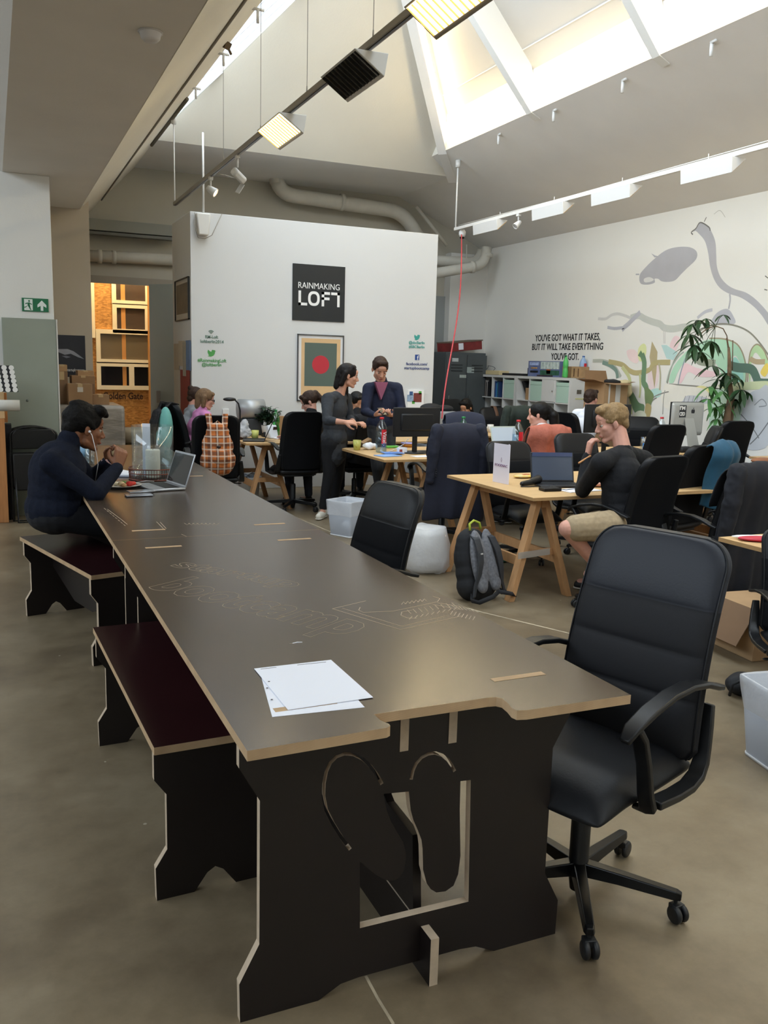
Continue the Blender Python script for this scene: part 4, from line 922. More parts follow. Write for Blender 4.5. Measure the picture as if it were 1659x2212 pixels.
text('Golden Gate', .16, sM(c.x, c.z, YR-.003), mat('letter_brown', '#3a2018', .6), 'lettering', o, width=WY(308, 862, YR).x-WY(222, 862, YR).x, off=.003)
pl = bpy.data.lights.new('lobby_lamp', 'POINT'); pl.energy = 150; pl.color = (1, .78, .48); pl.shadow_soft_size = .12; po = bpy.data.objects.new('lobby_lamp', pl); COL.objects.link(po); po.location = (2.0, 14.95, 3.9)
# open grey door leaf and closer
xa = WY(330, 700, 13.9).x
d2 = MB().box(((WY(333, 700, 13.9).x+WY(378, 700, 13.2).x)/2+.12, 13.62, WY(330, 613, 13.9).z/2+.0), (.80, .05, WY(330, 613, 13.9).z-.02), -.85).build('door_2', mat('door_leaf_grey', '#9da39a', .5), bevel=.004); struct(d2)
c = WY(342, 857, 13.75); MB().b2((c.x-.03, c.y-.02, c.z-.09), (c.x+.03, c.y+.0, c.z+.09)).build('door_handle', mat('steel', '#b0b0b0', .3, 1), d2)
struct(MB().b2((WY(190, 600, YB).x, YB-.03, dz-.08), (dr, YB-.001, dz+.03)).build('trim_6', mat('lintel_grey', '#9a9284', .6)))
# white framed glass propped in the doorway (thin black outline)

JT = mat('floor_joint', '#b3a58c', .7, noise=.3, nscale=8)
for k, P in enumerate((((592, 1096), (650, 1122), (722, 1152)), ((955, 1298), (1040, 1322), (1230, 1368)), ((790, 2108), (815, 2155), (850, 2212)))):
    Q = [G(*p_, .0006) for p_ in P]; vs = []
    for i, p_ in enumerate(Q): d_ = (Q[min(i+1, 2)]-Q[max(i-1, 0)]).normalized(); n_ = Vector((-d_.y, d_.x, 0))*(.008 if k < 2 else .004); vs += [p_-n_, p_+n_]
    struct(MB()._add(vs, [(0, 1, 3, 2), (2, 3, 5, 4)]).build('trim_%d' % (7+k), JT))

# ------------------------------------------------------------------ mural painted on the right wall
def m1(x, y): return (1120+x/3.078, 440+y/3.078)
def m2(x, y): return (1380+x/5.946, 640+y/5.946)
mur = thing('wall_mural', 'large watercolour style mural of a car, pipes and grey shapes on the right wall', 'mural')
_ml = [0]
def cr(P, closed, n=6):
    # Catmull-Rom smoothing of a pixel outline
    L = len(P); out = []
    rng = range(L) if closed else range(L-1)
    for i in rng:
        p0, p1, p2, p3 = (P[(i-1) % L] if closed else P[max(i-1, 0)]), P[i], P[(i+1) % L], (P[(i+2) % L] if closed else P[min(i+2, L-1)])
        for k in range(n):
            t = k/n; out.append(tuple(.5*((2*b)+(-a+c)*t+(2*a-5*b+4*c-d)*t*t+(-a+3*b-3*c+d)*t**3) for a, b, c, d in zip(p0, p1, p2, p3)))
    if not closed: out.append(P[-1])
    return out
def shape(P, col, tf=m1, smooth=True):
    _ml[0] += 1; x = 8.2-.0006-.00005*_ml[0]
    P = cr([tf(*p) for p in P], True) if smooth else [tf(*p) for p in P]
    cu = [(lambda v: (v.y, v.z))(WX(px, py, 8.2)) for px, py in P]
    M = Matrix(((0, 0, 1, x), (1, 0, 0, 0), (0, 1, 0, 0), (0, 0, 0, 1)))
    return sheet('painted_shape', [cu], .0003, M, [mat('mur'+col, col, .85, noise=.04, nscale=4)]*2, mur)
def line(P, w, col='#77756f', tf=m1):
    _ml[0] += 1; x = 8.2-.0008-.00005*_ml[0]
    P = cr([tf(*p) for p in P], False, 5)
    Q = [Vector((x, WX(a, b, 8.2).y, WX(a, b, 8.2).z)) for a, b in P]; vs = []
    for i, p in enumerate(Q):
        d = (Q[min(i+1, len(Q)-1)]-Q[max(i-1, 0)]).normalized(); n = Vector((0, -d.z, d.y))*w; vs += [p-n, p+n]
    return MB()._add(vs, [(2*i, 2*i+1, 2*i+3, 2*i+2) for i in range(len(Q)-1)]).build('painted_line', mat('mur'+col, col, .85, noise=.04, nscale=4), mur)
GY = '#b5b4b8'
shape([(805, 480), (830, 440), (900, 370), (980, 310), (1060, 288), (1140, 290), (1185, 320), (1180, 370), (1120, 430), (1080, 470), (1040, 510), (990, 520), (950, 515), (930, 500), (905, 500), (905, 525), (860, 538), (812, 530)], GY)
shape([(835, 500), (870, 488), (900, 505), (875, 520), (840, 522)], '#e0deda')
shape([(883, 330), (910, 345), (940, 350), (905, 358)], GY, smooth=False)
line([(803, 470), (780, 470)], .01, GY)
shape([(1160, 195), (1210, 125), (1260, 150), (1290, 200), (1310, 260), (1315, 340), (1320, 420), (1345, 490), (1390, 540), (1440, 568), (1510, 590), (1570, 630), (1630, 690), (1665, 740), (1665, 810), (1620, 745), (1560, 680), (1480, 625), (1400, 598), (1340, 560), (1300, 500), (1275, 420), (1262, 330), (1240, 250), (1200, 200), (1175, 180)], GY)
line([(1160, 205), (1150, 190), (1180, 165), (1210, 125), (1265, 155), (1275, 180)], .008); line([(1250, 90), (1235, 120)], .006); line([(1375, 90), (1340, 45), (1300, 70)], .003, '#b9b5aa')
line([(1405, 600), (1408, 640), (1398, 700)], .012, GY); line([(1640, 480), (1660, 495)], .006); line([(1635, 570), (1655, 575)], .006)
shape([(1290, 800), (1300, 750), (1340, 712), (1390, 700), (1425, 740), (1435, 800)], '#bcbcc2')
line([(530, 765), (580, 765), (620, 740), (660, 732), (710, 745), (745, 760)], .02, '#cfcdc9'); line([(745, 760), (800, 745), (840, 765), (890, 785), (940, 800), (970, 825), (1030, 832), (1100, 820), (1180, 820)], .045, '#c6c8c0')
line([(810, 722), (760, 770), (730, 800), (700, 825)], .035, '#b9b9bf'); line([(592, 822), (640, 830), (700, 825), (690, 845)], .022, '#b9b9bf')
line([(1190, 760), (1240, 720), (1290, 705)], .02, '#c2c2c8'); line([(965, 830), (968, 930)], .006, '#cfcdc9'); line([(975, 830), (975, 930)], .006, '#cfcdc9')
# soft colour patches
shape([(720, 980), (770, 970), (800, 1010), (790, 1060), (740, 1040)], '#f0d9d6')
shape([(800, 960), (830, 930), (850, 950), (845, 1010), (815, 1050), (795, 1020)], '#dde3a8')
shape([(1010, 930), (1040, 880), (1075, 900), (1040, 990), (1010, 980)], '#efd3d4')
shape([(950, 940), (985, 940), (1030, 970), (1060, 990), (1030, 1040), (985, 1030)], '#bcd9d6', smooth=False)
shape([(870, 1080), (930, 1060), (930, 1180), (890, 1240), (860, 1200)], '#ecd9d8')
shape([(880, 1240), (940, 1230), (950, 1270), (910, 1290)], '#b9dcd3')
shape([(872, 1020), (888, 915), (925, 985), (918, 1120), (905, 1230), (890, 1130)], '#b9ab86', smooth=False)
shape([(1010, 800), (1010, 800), (1012, 802)], '#dfdcd6', smooth=False)
# car body outlines and tinted roof
shape([(1000, 1180), (1030, 1090), (1090, 1010), (1170, 940), (1260, 905), (1360, 900), (1450, 940), (1500, 1010), (1520, 1100), (1510, 1200), (1495, 1200), (1480, 1080), (1440, 1010), (1390, 1080), (1370, 1160), (1310, 1060), (1230, 1030), (1150, 1030), (1100, 1060), (1060, 1120), (1030, 1190)], '#b5dcc0')
shape([(1060, 1185), (1085, 1110), (1110, 1060), (1180, 1090), (1270, 1110), (1330, 1125), (1300, 1150), (1200, 1150), (1130, 1120), (1085, 1190)], '#efcfd2')
shape([(1370, 1160), (1400, 1080), (1440, 1020), (1480, 1080), (1490, 1180)], '#a6d9cb')
line([(990, 1195), (1010, 1110), (1050, 1020), (1130, 920), (1230, 830), (1340, 800), (1440, 810), (1530, 850), (1600, 920), (1665, 1010)], .010, '#8f8d80')
line([(1000, 1200), (1080, 1205), (1200, 1215), (1330, 1230), (1480, 1235)], .008, '#8c8980'); line([(985, 1190), (1010, 1100), (1060, 1020), (1100, 985)], .010, '#a5b3a6'); line([(1063, 1200), (1080, 1120), (1110, 1030)], .010, '#9aa7b0')
shape([(1540, 1200), (1530, 1080), (1555, 960), (1600, 935), (1640, 1000), (1665, 1060), (1665, 1120), (1620, 1040), (1575, 990), (1550, 1060)], '#bfdcab')
line([(1522, 1230), (1530, 1080), (1545, 980), (1585, 935), (1630, 970), (1660, 1040)], .009, '#a59b80')
line([(1505, 1240), (1515, 1130), (1500, 1020), (1455, 935), (1370, 900), (1270, 895)], .009, '#a59b80')
line([(1180, 1010), (1200, 1045), (1260, 1058), (1310, 1062)], .045, '#9aa28f'); line([(1400, 1075), (1460, 1090), (1530, 1095), (1560, 1110), (1580, 1150), (1600, 1190), (1665, 1195)], .055, '#5f7a6c'); line([(1540, 1030), (1580, 1050), (1640, 1050)], .03, '#b9a888')
shape([(1610, 1120), (1650, 1060), (1665, 1100), (1640, 1150)], '#ecd16a')
shape([(1330, 1205), (1470, 1190), (1665, 1180), (1665, 1225), (1480, 1240), (1380, 1235)], '#cfd8b0')
shape([(1140, 1250), (1220, 1210), (1290, 1250), (1280, 1300), (1190, 1330)], '#ece4a6'); shape([(1460, 1290), (1500, 1270), (1510, 1330), (1470, 1370)], '#e5cf7e')
shape([(950, 1300), (960, 1240), (985, 1200), (1100, 1215), (1240, 1235), (1290, 1330), (1200, 1380), (1000, 1370)], '#ece8dc')
shape([(1290, 1260), (1440, 1250), (1500, 1300), (1500, 1600), (1290, 1600)], '#c5dfcc')
shape([(1500, 1330), (1540, 1260), (1600, 1235), (1665, 1230), (1665, 1600), (1460, 1600)], '#c5c9cf')
line([(1540, 1600), (1600, 1540), (1665, 1450)], .007, '#74777a'); line([(1480, 1400), (1550, 1480), (1600, 1560)], .006, '#74777a'); line([(1570, 1340), (1620, 1300), (1650, 1340), (1600, 1350)], .006, '#8c9096')
line([(890, 1300), (910, 1280), (960, 1260), (1000, 1250)], .008, '#8f8d86'); line([(870, 1420), (885, 1320), (920, 1290)], .008, '#8f8d86'); line([(960, 1400), (965, 1300), (975, 1240)], .007, '#a09e96')
shape([(1095, 1310), (1130, 1275), (1250, 1290), (1255, 1330), (1100, 1320)], '#c9cbd0')
for k in range(6): line([(1100+k*28, 1320), (1112+k*28, 1278)], .005, '#8f9298')
# green pipes and stems
line([(495, 1045), (560, 1045), (610, 1060), (650, 1095), (680, 1150)], .025, '#b9bcb0'); line([(560, 1055), (610, 1075), (650, 1110), (660, 1160)], .03, '#7f978b'); line([(600, 1050), (690, 1070), (740, 1110), (790, 1125), (870, 1105), (905, 1060), (1010, 1055)], .035, '#b9ad7e')
line([(690, 1085), (735, 1150), (745, 1220), (750, 1400)], .03, '#c9cc98')
line([(822, 1000), (838, 1060), (832, 1180), (850, 1220), (862, 1300)], .045, '#71906f'); shape([(795, 1010), (815, 975), (845, 1025), (825, 1030)], '#6d8c67', smooth=False)
shape([(720, 1235), (760, 1250), (800, 1320), (838, 1340), (830, 1400), (815, 1430), (770, 1380), (740, 1300)], '#6f8f6c')
shape([(845, 1220), (900, 1270), (880, 1340), (870, 1370), (845, 1330)], '#7b8e62'); shape([(850, 1330), (885, 1350), (865, 1440), (842, 1400)], '#b9a877')
line([(808, 1130), (812, 1220), (806, 1290)], .018, '#c4c795'); line([(935, 1060), (945, 1140), (940, 1240)], .014, '#b9b396')
shape([(770, 1400), (850, 1400), (840, 1600), (740, 1600)], '#dfe2cc')
# slogan
BL = mat('slogan_black', '#15161a', .6)
sl = thing('wall_slogan', 'three lines of bold black slogan lettering on the right wall', 'lettering')
for s, xl, xr, y, hp in (("YOU'VE GOT WHAT IT TAKES,", 1157, 1297, 730, .145), ('BUT IT WILL TAKE EVERYTHING', 1150, 1303, 750, .145), ("YOU'VE GOT.", 1191, 1251, 771.5, .145)):
    ym = WX(xl, y, 8.2); yn = WX(xr, y, 8.2); f = .5*(1/1+1)
    zc = WX((xl+xr)/2, y+5.6, 8.2).z; yc = (ym.y+yn.y)/2
    M = Matrix(((0, 0, -1, 8.2-.004), (-1, 0, 0, yc), (0, 1, 0, zc), (0, 0, 0, 1)))
    text(s, hp, M, BL, 'lettering', sl, width=abs(ym.y-yn.y), off=.0015)

# ------------------------------------------------------------------ trestle desks
PINE = mat('pine_desktop', '#c9a675', .5, noise=.06, nscale=4, stretch=(1, 6, 1)); PINE2 = mat('pine_legs', '#bd9063', .65, noise=.12, nscale=5, stretch=(5, 5, .8))
EDGE = mat('desk_edge', '#b08c5e', .7, noise=.1, nscale=30, stretch=(1, 1, 12))
DZ = .74
def desktop(x0, y0, x1, y1, label):
    M = Matrix.Translation((0, 0, DZ-.011)); o = sheet('desktop', [[(x0, y0), (x1, y0), (x1, y1), (x0, y1)]], .022, M, [PINE, EDGE])
    tag(o, label, 'desk', 'pine desktops on trestles'); return o
def make_trestle(w=.95, h=DZ-.022, splay=.24):
    # beam runs along local Y, legs splay along local X
    t = thing('trestle', 'x', 'trestle', (0, 0, 0), 0, 'pine trestles under the desks')
    MB().box((0, 0, h-.035), (.035, w, .068)).build('top_beam', PINE2, t, bevel=.002)
    for sy in (-1, 1):
        for sx in (-1, 1):
            a = Vector((sx*.024, sy*(w/2-.05), h-.004)); b = Vector((sx*splay, sy*(w/2-.01), 0)); d = (b-a)
            mb = MB(); u = Vector((0, 1, 0)); wv = Vector((.021, 0, 0)); dv = Vector((0, .035, 0)); mb._add([a-wv-dv, a+wv-dv, a+wv+dv, a-wv+dv, b-wv-dv, b+wv-dv, b+wv+dv, b-wv+dv], [(0, 1, 2, 3), (7, 6, 5, 4), (0, 4, 5, 1), (1, 5, 6, 2), (2, 6, 7, 3), (3, 7, 4, 0)])
            mb.build('leg', PINE2, t, bevel=.002)
    for sx in (-1, 1):
        f = .62; MB().box((sx*(.024+(splay-.024)*f), 0, h*(1-f)), (.022, w*.98, .07)).build('stretcher', PINE2, t, bevel=.002)
    for sy in (-1, 1):
        f = .55; MB().box((0, sy*(w/2-.05), h*(1-f)), (2*(.024+(splay-.024)*f)+.02, .02, .05)).build('spreader', PINE2, t, bevel=.002)
    return t
TRE = []
def trestle(x, y, rz, label):
    if not TRE:
        o = make_trestle(); TRE.append(o); index_kids(o); o.location = (x, y, 0); o.rotation_euler = (0, 0, rz); o['label'] = label; return o
    return dup(TRE[0], (x, y, 0), rz, label)
desktop(3.29, 4.91, 5.75, 6.15, 'pine desktop in front with the white table card and open laptop')
trestle(3.46, 5.50, 0, 'pine trestle in front, with the grey rucksack leaning on it'); trestle(5.4, 5.55, 0, 'trestle under the right end of the desk of the blond man')
desktop(3.23, 7.25, 5.65, 8.40, 'pine desktop in the middle with the red capped water bottle and the big monitor')
trestle(3.80, 7.83, 0, 'trestle under the left end of the middle desk'); trestle(5.48, 7.83, 0, 'trestle under the right end of the middle desk')
desktop(2.41, 8.98, 4.90, 10.22, 'pine desktop against the box room with the small plant and dark laptop')
trestle(2.70, 9.6, 0, 'trestle at the left end of the desk against the box room'); trestle(4.4, 9.6, 0, 'trestle at the right end of the desk against the box room')
desktop(3.50, 2.2, 4.9, 3.46, 'pine desktop corner at the right edge of the photo with the red and white item')
trestle(4.7, 2.8, 0, 'trestle under the desk at the right edge of the photo')
desktop(5.85, 4.4, 7.2, 5.65, 'pine desktop between the blond man and the chair with the teal jacket')
trestle(6.6, 5.0, 0, 'trestle under the desk behind the chair with the teal jacket')
desktop(5.7, 7.2, 7.02, 8.08, 'pine desktop below the plant with the large silver computer')
trestle(6.1, 7.62, 0, 'trestle at the left end of the desk with the silver computer'); trestle(6.75, 7.62, 0, 'trestle at the right end of the desk with the silver computer')
desktop(5.0, 9.6, 7.2, 10.7, 'pine desktop farthest back, with the white mug near the grey-clad woman')
trestle(5.75, 10.15, 0, 'trestle at the left end of the farthest desk'); trestle(6.8, 10.15, 0, 'trestle at the right end of the farthest desk')
# clear tape holding the front trestle legs together
# ------------------------------------------------------------------ copies of the office chair
STD = make_chair('x', lean=.22, top=1.08, w=.48, ft=LEATH, fm=FAB, spokes0=.3); index_kids(STD); STD_USED = []
def chair(px, py, z, face, label, Y=None, grp='black office chairs at the desks', lb=.36, yoff=0):
    # px,py: top middle of the backrest; face: world heading (deg, 0 = +Y, 90 = -X)
    p = G(px, py, z) if Y is None else WY(px, py, Y); a = math.radians(face); f = Vector((-math.sin(a), math.cos(a), 0))
    c = Vector((p.x, p.y, 0))+f*lb
    sc = z/1.08 if Y is None else p.z/1.08
    if not STD_USED: STD_USED.append(1); STD.location = c; STD.rotation_euler = (0, 0, a); STD['label'] = label; STD['group'] = grp; STD.scale = (1, 1, sc); return STD
    o = dup(STD, c, a, label, grp); o.scale = (1, 1, sc); return o
c2 = chair(868, 1046, 1.10, 99, 'black chair drawn up to the long table beside the white waste bins', lb=.36, Y=3.75)
c3 = chair(660, 890, 1.09, 2, 'black chair seen square from behind, with the ponytailed woman in it', Y=8.72)
c4 = chair(468, 898, 1.06, -8, 'black chair carrying the orange checked rucksack', Y=8.3)
c5 = chair(362, 872, 1.06, -76, 'black chair carrying the black rucksack near the pink top', Y=9.6)
c6 = chair(992, 925, 1.05, -8, 'black chair hidden under the dark navy blazer', Y=6.75)
c6b = chair(1000, 897, 1.06, 172, 'navy backed chair behind the blazer chair, with the green bottle cap before it', Y=8.75)
c7 = chair(1093, 953, 1.06, 180, 'black chair behind the white table card', Y=6.55)
c8 = chair(1238, 936, 1.06, 178, 'black chair behind the open laptop in front', Y=6.65)
c9 = chair(1190, 926, 1.06, -12, 'chair covered by the salmon jacket', Y=7.1)
c10 = chair(1064, 880, 1.06, 175, 'black chair with a brown strap over its back', Y=11.2)
c10b = chair(1130, 884, 1.06, -15, 'black chair carrying the dark green coat', Y=9.3)
c10c = chair(1222, 891, 1.06, -78, 'black chair of the man in the white shirt', Y=9.0, lb=.3)
c11 = chair(1448, 986, 1.10, 10, 'black chair of the blond man, seen from behind', Y=4.35)
c12 = chair(1450, 918, 1.06, 0, 'tall backed black chair before the silver computer', Y=6.6)
c13 = chair(1553, 921, 1.04, 55, 'narrow grey headed chair between two black ones under the plant', Y=6.9)
c14 = chair(1600, 910, 1.06, -4, 'black chair under the plant at the far right', Y=7.0)
c15 = chair(1530, 962, 1.10, 14, 'black chair with the teal jacket over its shoulder', Y=5.0)
c16 = chair(1645, 1012, 1.10, 5, 'chair under the pinstriped jacket at the right edge of the photo', Y=4.0)
c17 = chair(1745, 1140, 1.02, 150, 'chair tucked under the desk corner at the right edge of the photo', Y=3.05)
cst = chair(798, 902, 1.05, 4, 'chair with a dark coat standing between the two standing people', Y=9.15)
c18 = chair(972, 862, 1.08, 200, 'dark chair before the grey lockers, left of the grey-clad woman', Y=11.9)
c19 = chair(1385, 900, 1.08, 150, 'black chair behind the silver computer', Y=9.2)

# ------------------------------------------------------------------ people
def W3(p):
    return Vector(p[1:]) if p[0] == 'w' else WY(*p)
def lerp(a, b, t): return a+(b-a)*t
def frame(fwd, up=(0, 0, 1)):
    y = Vector(fwd).normalized(); x = y.cross(Vector(up)).normalized(); z = x.cross(y)
    return Matrix(((x.x, y.x, z.x), (x.y, y.y, z.y), (x.z, y.z, z.z)))
def head_prims(mb, c, R, k, female=False):
    P = lambda v: c+R@(Vector(v)*k)
    S = lambda *a: tuple(x*k for x in a)
    mb.ell(P((0, -.015, .030)), S(.074, .094, .088), R, 20, 14)                 # cranium
    mb.ell(P((0, .022, -.028)), S(.060 if not female else .056, .070, .086), R, 18, 12)   # face
    mb.rc(P((-.035, .005, -.075)), P((-.012, .068, -.104)), .026*k, .017*k); mb.rc(P((.035, .005, -.075)), P((.012, .068, -.104)), .026*k, .017*k)   # jaw
    mb.ell(P((0, .072, -.100)), S(.020, .016, .015), R)                          # chin
    mb.rc(P((-.03, .076, .018)), P((.03, .076, .018)), .013*k, .013*k)          # brow
    mb.ell(P((0, .072, .045)), S(.045, .02, .03), R)                             # forehead
    mb.rc(P((0, .088, .006)), P((0, .108, -.030)), .0075*k, .0115*k)             # nose bridge to tip
    mb.ell(P((.011, .098, -.036)), S(.009, .010, .007), R); mb.ell(P((-.011, .098, -.036)), S(.009, .010, .007), R)
    mb.ell(P((0, .082, -.055)), S(.022, .012, .016), R)                          # muzzle
    mb.rc(P((-.018, .088, -.062)), P((.018, .088, -.062)), .0055*k, .0055*k); mb.rc(P((-.015, .087, -.072)), P((.015, .087, -.072)), .0065*k, .0065*k)
    for s in (-1, 1):
        mb.ell(P((s*.036, .058, -.022)), S(.022, .022, .022), R)                 # cheek
        Re = R@Matrix.Rotation(s*.35, 3, 'Z'); mb.ell(P((s*.079, -.006, -.010)), S(.0075, .018, .030), Re); mb.ell(P((s*.076, -.002, -.030)), S(.007, .011, .012), Re)
def hand_prims(mb, w, d, n, curl=.5, side=1, k=1.0, spread=.0, fcurl=None):
    # w wrist, d direction to the knuckles, n palm normal (palm faces n), side: +1 thumb along d x n
    d = Vector(d).normalized(); n = (Vector(n)-d*Vector(n).dot(d)).normalized(); a = d.cross(n)*side
    for i, (off, L) in enumerate(((.030, .072), (.010, .080), (-.010, .074), (-.029, .058))):
        kn = w+(d*.088+a*off-n*.004)*k; mb.rc(w+(a*off*.45+d*.010)*k, kn, .0165*k, .0115*k, 10)
        c_ = (fcurl[i] if fcurl else curl)*1.0; p = kn; ang = c_*.75; r = .0098*k
        for seg, f in enumerate((.46, .30, .24)):
            dr = d*math.cos(ang)+n*math.sin(ang)+a*spread*(1.5-i)*.2; q = p+dr.normalized()*L*f*k; mb.rc(p, q, r, r*.86, 10); p = q; r *= .86; ang += c_*1.05
    mb.ell(w+d*.045*k, (.034*k, .045*k, .015*k), frame(d, n))
    t0 = w+(a*.022+d*.022+n*.006)*k; t1 = t0+(a*.028+d*.030+n*.016)*k; t2 = t1+(a*.004+d*.026+n*.014)*k; t3 = t2+(d*.020-a*.006+n*.008)*k
    mb.rc(t0, t1, .0155*k, .012*k, 10); mb.rc(t1, t2, .0115*k, .0100*k, 10); mb.rc(t2, t3, .0098*k, .0075*k, 10)
SKINS = {}
def skinmat(n, c): return mat('skin_'+n, c, .5, noise=.05, nscale=30, spec=.35)
EYEW = mat('eye_white', '#a89a8e', .4); EYED = mat('eye_dark', '#1c130e', .2); LIPM = mat('lip', '#a3564e', .5)
def person(label, J, fwd, face, skin, top, pants, hair, hairf, k=1.0, vox=.006, sleeve=1.0, shorts=False, shoes=None, hands=None, fat=1.0, female=False, neckh=.07, group=None, legs=True, tunic=0, top_name='top', pants_name='trousers', collar=True, topdisp=.010, eyes=False, up=(0, 0, 1), cm=None):
    J = {a: W3(b) for a, b in J.items()}
    g = J['pel'].copy(); g.z = 0; t = thing('person', label, 'person', g, 0, group)
    for a in J: J[a] = J[a]-g
    Bf = frame(Vector(fwd)); Hf = frame(Vector(face), up)
    pel, ch, nk, hd = J['pel'], J['chest'], J['neck'], J['head']
    sp = (nk-pel).normalized(); Tf = frame(Vector(fwd)-sp*Vector(fwd).dot(sp), sp)
    wr = {}
    def trunk(mb, e):
        mb.ell(pel, ((.155*fat+e)*k, (.115*fat+e)*k, (.12+e)*k), Bf, 18, 12)
        mid = lerp(pel, ch, .5); mb.ell(mid, ((.135*fat+e)*k, (.105*fat+e)*k, (.15+e)*k), Tf, 18, 12)
        mb.ell(ch, ((.152*fat+e)*k, (.108*fat+e)*k, (.165+e)*k), Tf, 18, 12)
        ub = lerp(ch, nk, .55); mb.ell(ub, ((.13+e)*k, (.075+e)*k, (.08+e)*k), Tf, 18, 12)
        for s in 'LR':
            if 'sh'+s in J: mb.rc(lerp(nk, ub, .25)-sp*.015, J['sh'+s], (.045+e)*k, (.052+e)*k)
    mb = MB(); trunk(mb, 0)
    mb.rc(nk-sp*.03, lerp(nk, hd, .62)+Hf@Vector((0, -.02, 0)), .056*k, .050*k)
    head_prims(mb, hd, Hf, k, female)
    for s in 'LR':
        if 'el'+s in J:
            mb.rc(J['sh'+s], J['el'+s], .047*k, .038*k); mb.rc(J['el'+s], J['wr'+s], .038*k, .025*k)
            if hands and s in hands: h = hands[s]; hand_prims(mb, J['wr'+s], h[0], h[1], h[2] if len(h) > 2 else .6, h[3] if len(h) > 3 else 1, k, fcurl=h[4] if len(h) > 4 else None)
        if legs and 'kn'+s in J:
            mb.rc(J['hip'+s], J['kn'+s], .083*k, .056*k); mb.rc(J['kn'+s], J['an'+s], .054*k, .034*k)
            ft = J['toe'+s]; mb.rc(J['an'+s]-Vector((0, 0, .03)), ft, .036*k, .03*k)
    body = mb.build('body', skin, t, remesh=vox, smooth=3)
    # top
    mb = MB(); e = .014; trunk(mb, e)
    if tunic: mb.rc(pel+Vector((0, 0, .02)), pel+Vector((0, 0, -tunic)), (.16)*k, (.165)*k, 18, flat=.75, up=Vector(fwd))
    mb.rc(nk-sp*.06, nk+sp*(neckh-.05), .075*k, .062*k) if collar else None
    for s in 'LR':
        if 'el'+s in J:
            sh, el, w_ = J['sh'+s], J['el'+s], J['wr'+s]
            if sleeve >= .5:
                mb.rc(sh, el, (.060+e*.4)*k, .050*k); f = (sleeve-.5)*2*.97; mb.rc(el, lerp(el, w_, f), .050*k, (.050-(.014)*f)*k)
            else: mb.rc(sh, lerp(sh, el, sleeve*2), .064*k, .058*k)
    mb.build(top_name, top, t, remesh=max(vox, .007), smooth=5, disp=topdisp, dscale=.09)
    if legs and 'knL' in J:
        mb = MB(); mb.ell(pel-Vector((0, 0, .02)), ((.158*fat+.008)*k, (.118*fat+.008)*k, .125*k), Bf, 18, 12)
        for s in 'LR':
            kn, an, hp = J['kn'+s], J['an'+s], J['hip'+s]
            if shorts: mb.rc(hp, lerp(hp, kn, .80), .098*k, .085*k)
            else: mb.rc(hp, kn, .092*k, .066*k); mb.rc(kn, lerp(kn, an, .93), .064*k, .048*k)
        mb.build(pants_name, pants, t, remesh=max(vox, .007), smooth=4, disp=.008, dscale=.07)
        if shoes:
            for s in 'LR':
                an, ft = J['an'+s], J['toe'+s]; fd = (ft-an); fd.z = 0; fd.normalize(); mb = MB(); q = an+Vector((0, 0, -an.z+.045))
                mb.rc(q-fd*.035, q+Vector((0, 0, .03)), .040*k, .038*k); mb.rc(q-fd*.03, q+fd*.13-Vector((0, 0, .008)), .042*k, .034*k); mb.rc(q+fd*.06-Vector((0, 0, .01)), q+fd*.15-Vector((0, 0, .012)), .045*k, .036*k)
                so = mb.build('shoe', shoes, t, remesh=.006, smooth=3)
                mb = MB(); mb.rc(q-fd*.04-Vector((0, 0, .032)), q+fd*.15-Vector((0, 0, .032)), .040*k, .040*k, 16, flat=.28, up=(0, 0, 1)); mb.build('sole', mat('sole_white', '#cfcabd', .6), so, remesh=.006)
                mb = MB(); L = fd.cross(Vector((0, 0, 1)))
                for i in range(4): c = q+fd*(.035+.025*i)+Vector((0, 0, .038-.011*i)); mb.tube([c-L*.02, c+L*.02+fd*.008], .0028, 5)
                mb.build('laces', mat('lace', '#8f8a80', .7), so)
    # hair
    mb = MB(); P = lambda v: hd+Hf@(Vector(v)*k)
    for h in hairf:
        if h[0] == 'e': mb.ell(P(h[1]), tuple(x*k for x in h[2]), Hf, 18, 12)
        elif h[0] == 'c': mb.rc(P(h[1]), P(h[2]), h[3]*k, h[4]*k, 14, flat=h[5] if len(h) > 5 else 1, up=(Hf@Vector((0, 1, 0))) if len(h) > 5 else None)
    mb.build('hair', hair, t, remesh=.006, smooth=2, disp=.012 if female is False else .006, dscale=.03)
    if eyes:
        for s in (-1, 1):
            o = MB().ell(P((s*.031, .0715, .000)), .0115*k, n=14).build('eye', EYEW, t); MB().ell(P((s*.031, .0800, -.001)), .0060*k).build('pupil', EYED, o)
            mb = MB(); mb.rc(P((s*.016, .088, .022)), P((s*.046, .080, .024)), .0035*k, .003*k); mb.build('eyebrow', hair, t)
        MB().rc(P((-.017, .0925, -.067)), P((.017, .0925, -.067)), .005*k, .005*k).build('lips', LIPM, t)
    t['_hd'] = 0; del t['_hd']
    return t, J, P, g
def strands(name, c, c2, ro=.55):
    return mat(name, c, ro, noise=.12, nscale=14, stretch=(14, 14, 1.2), bump=.2, bscale=60, col2=c2, spec=.25)
HB = strands('hair_black', '#0d0b0a', '#080707', .5); HBR = strands('hair_brown', '#3a281e', '#241812'); HDB = strands('hair_dark_brown', '#1a1311', '#100c0b', .5)
HBL = strands('hair_blond', '#8d7350', '#7a6242'); HLB = strands('hair_light_brown', '#7d6349', '#5f4935')
SHORT = [('e', (0, -.022, .040), (.083, .100, .088)), ('e', (0, -.075, -.01), (.062, .038, .05)), ('c', (-.035, .052, .098), (.035, .052, .098), .026, .026), ('c', (-.072, -.02, .03), (-.074, .018, .012), .018, .010), ('c', (.072, -.02, .03), (.074, .018, .012), .018, .010)]
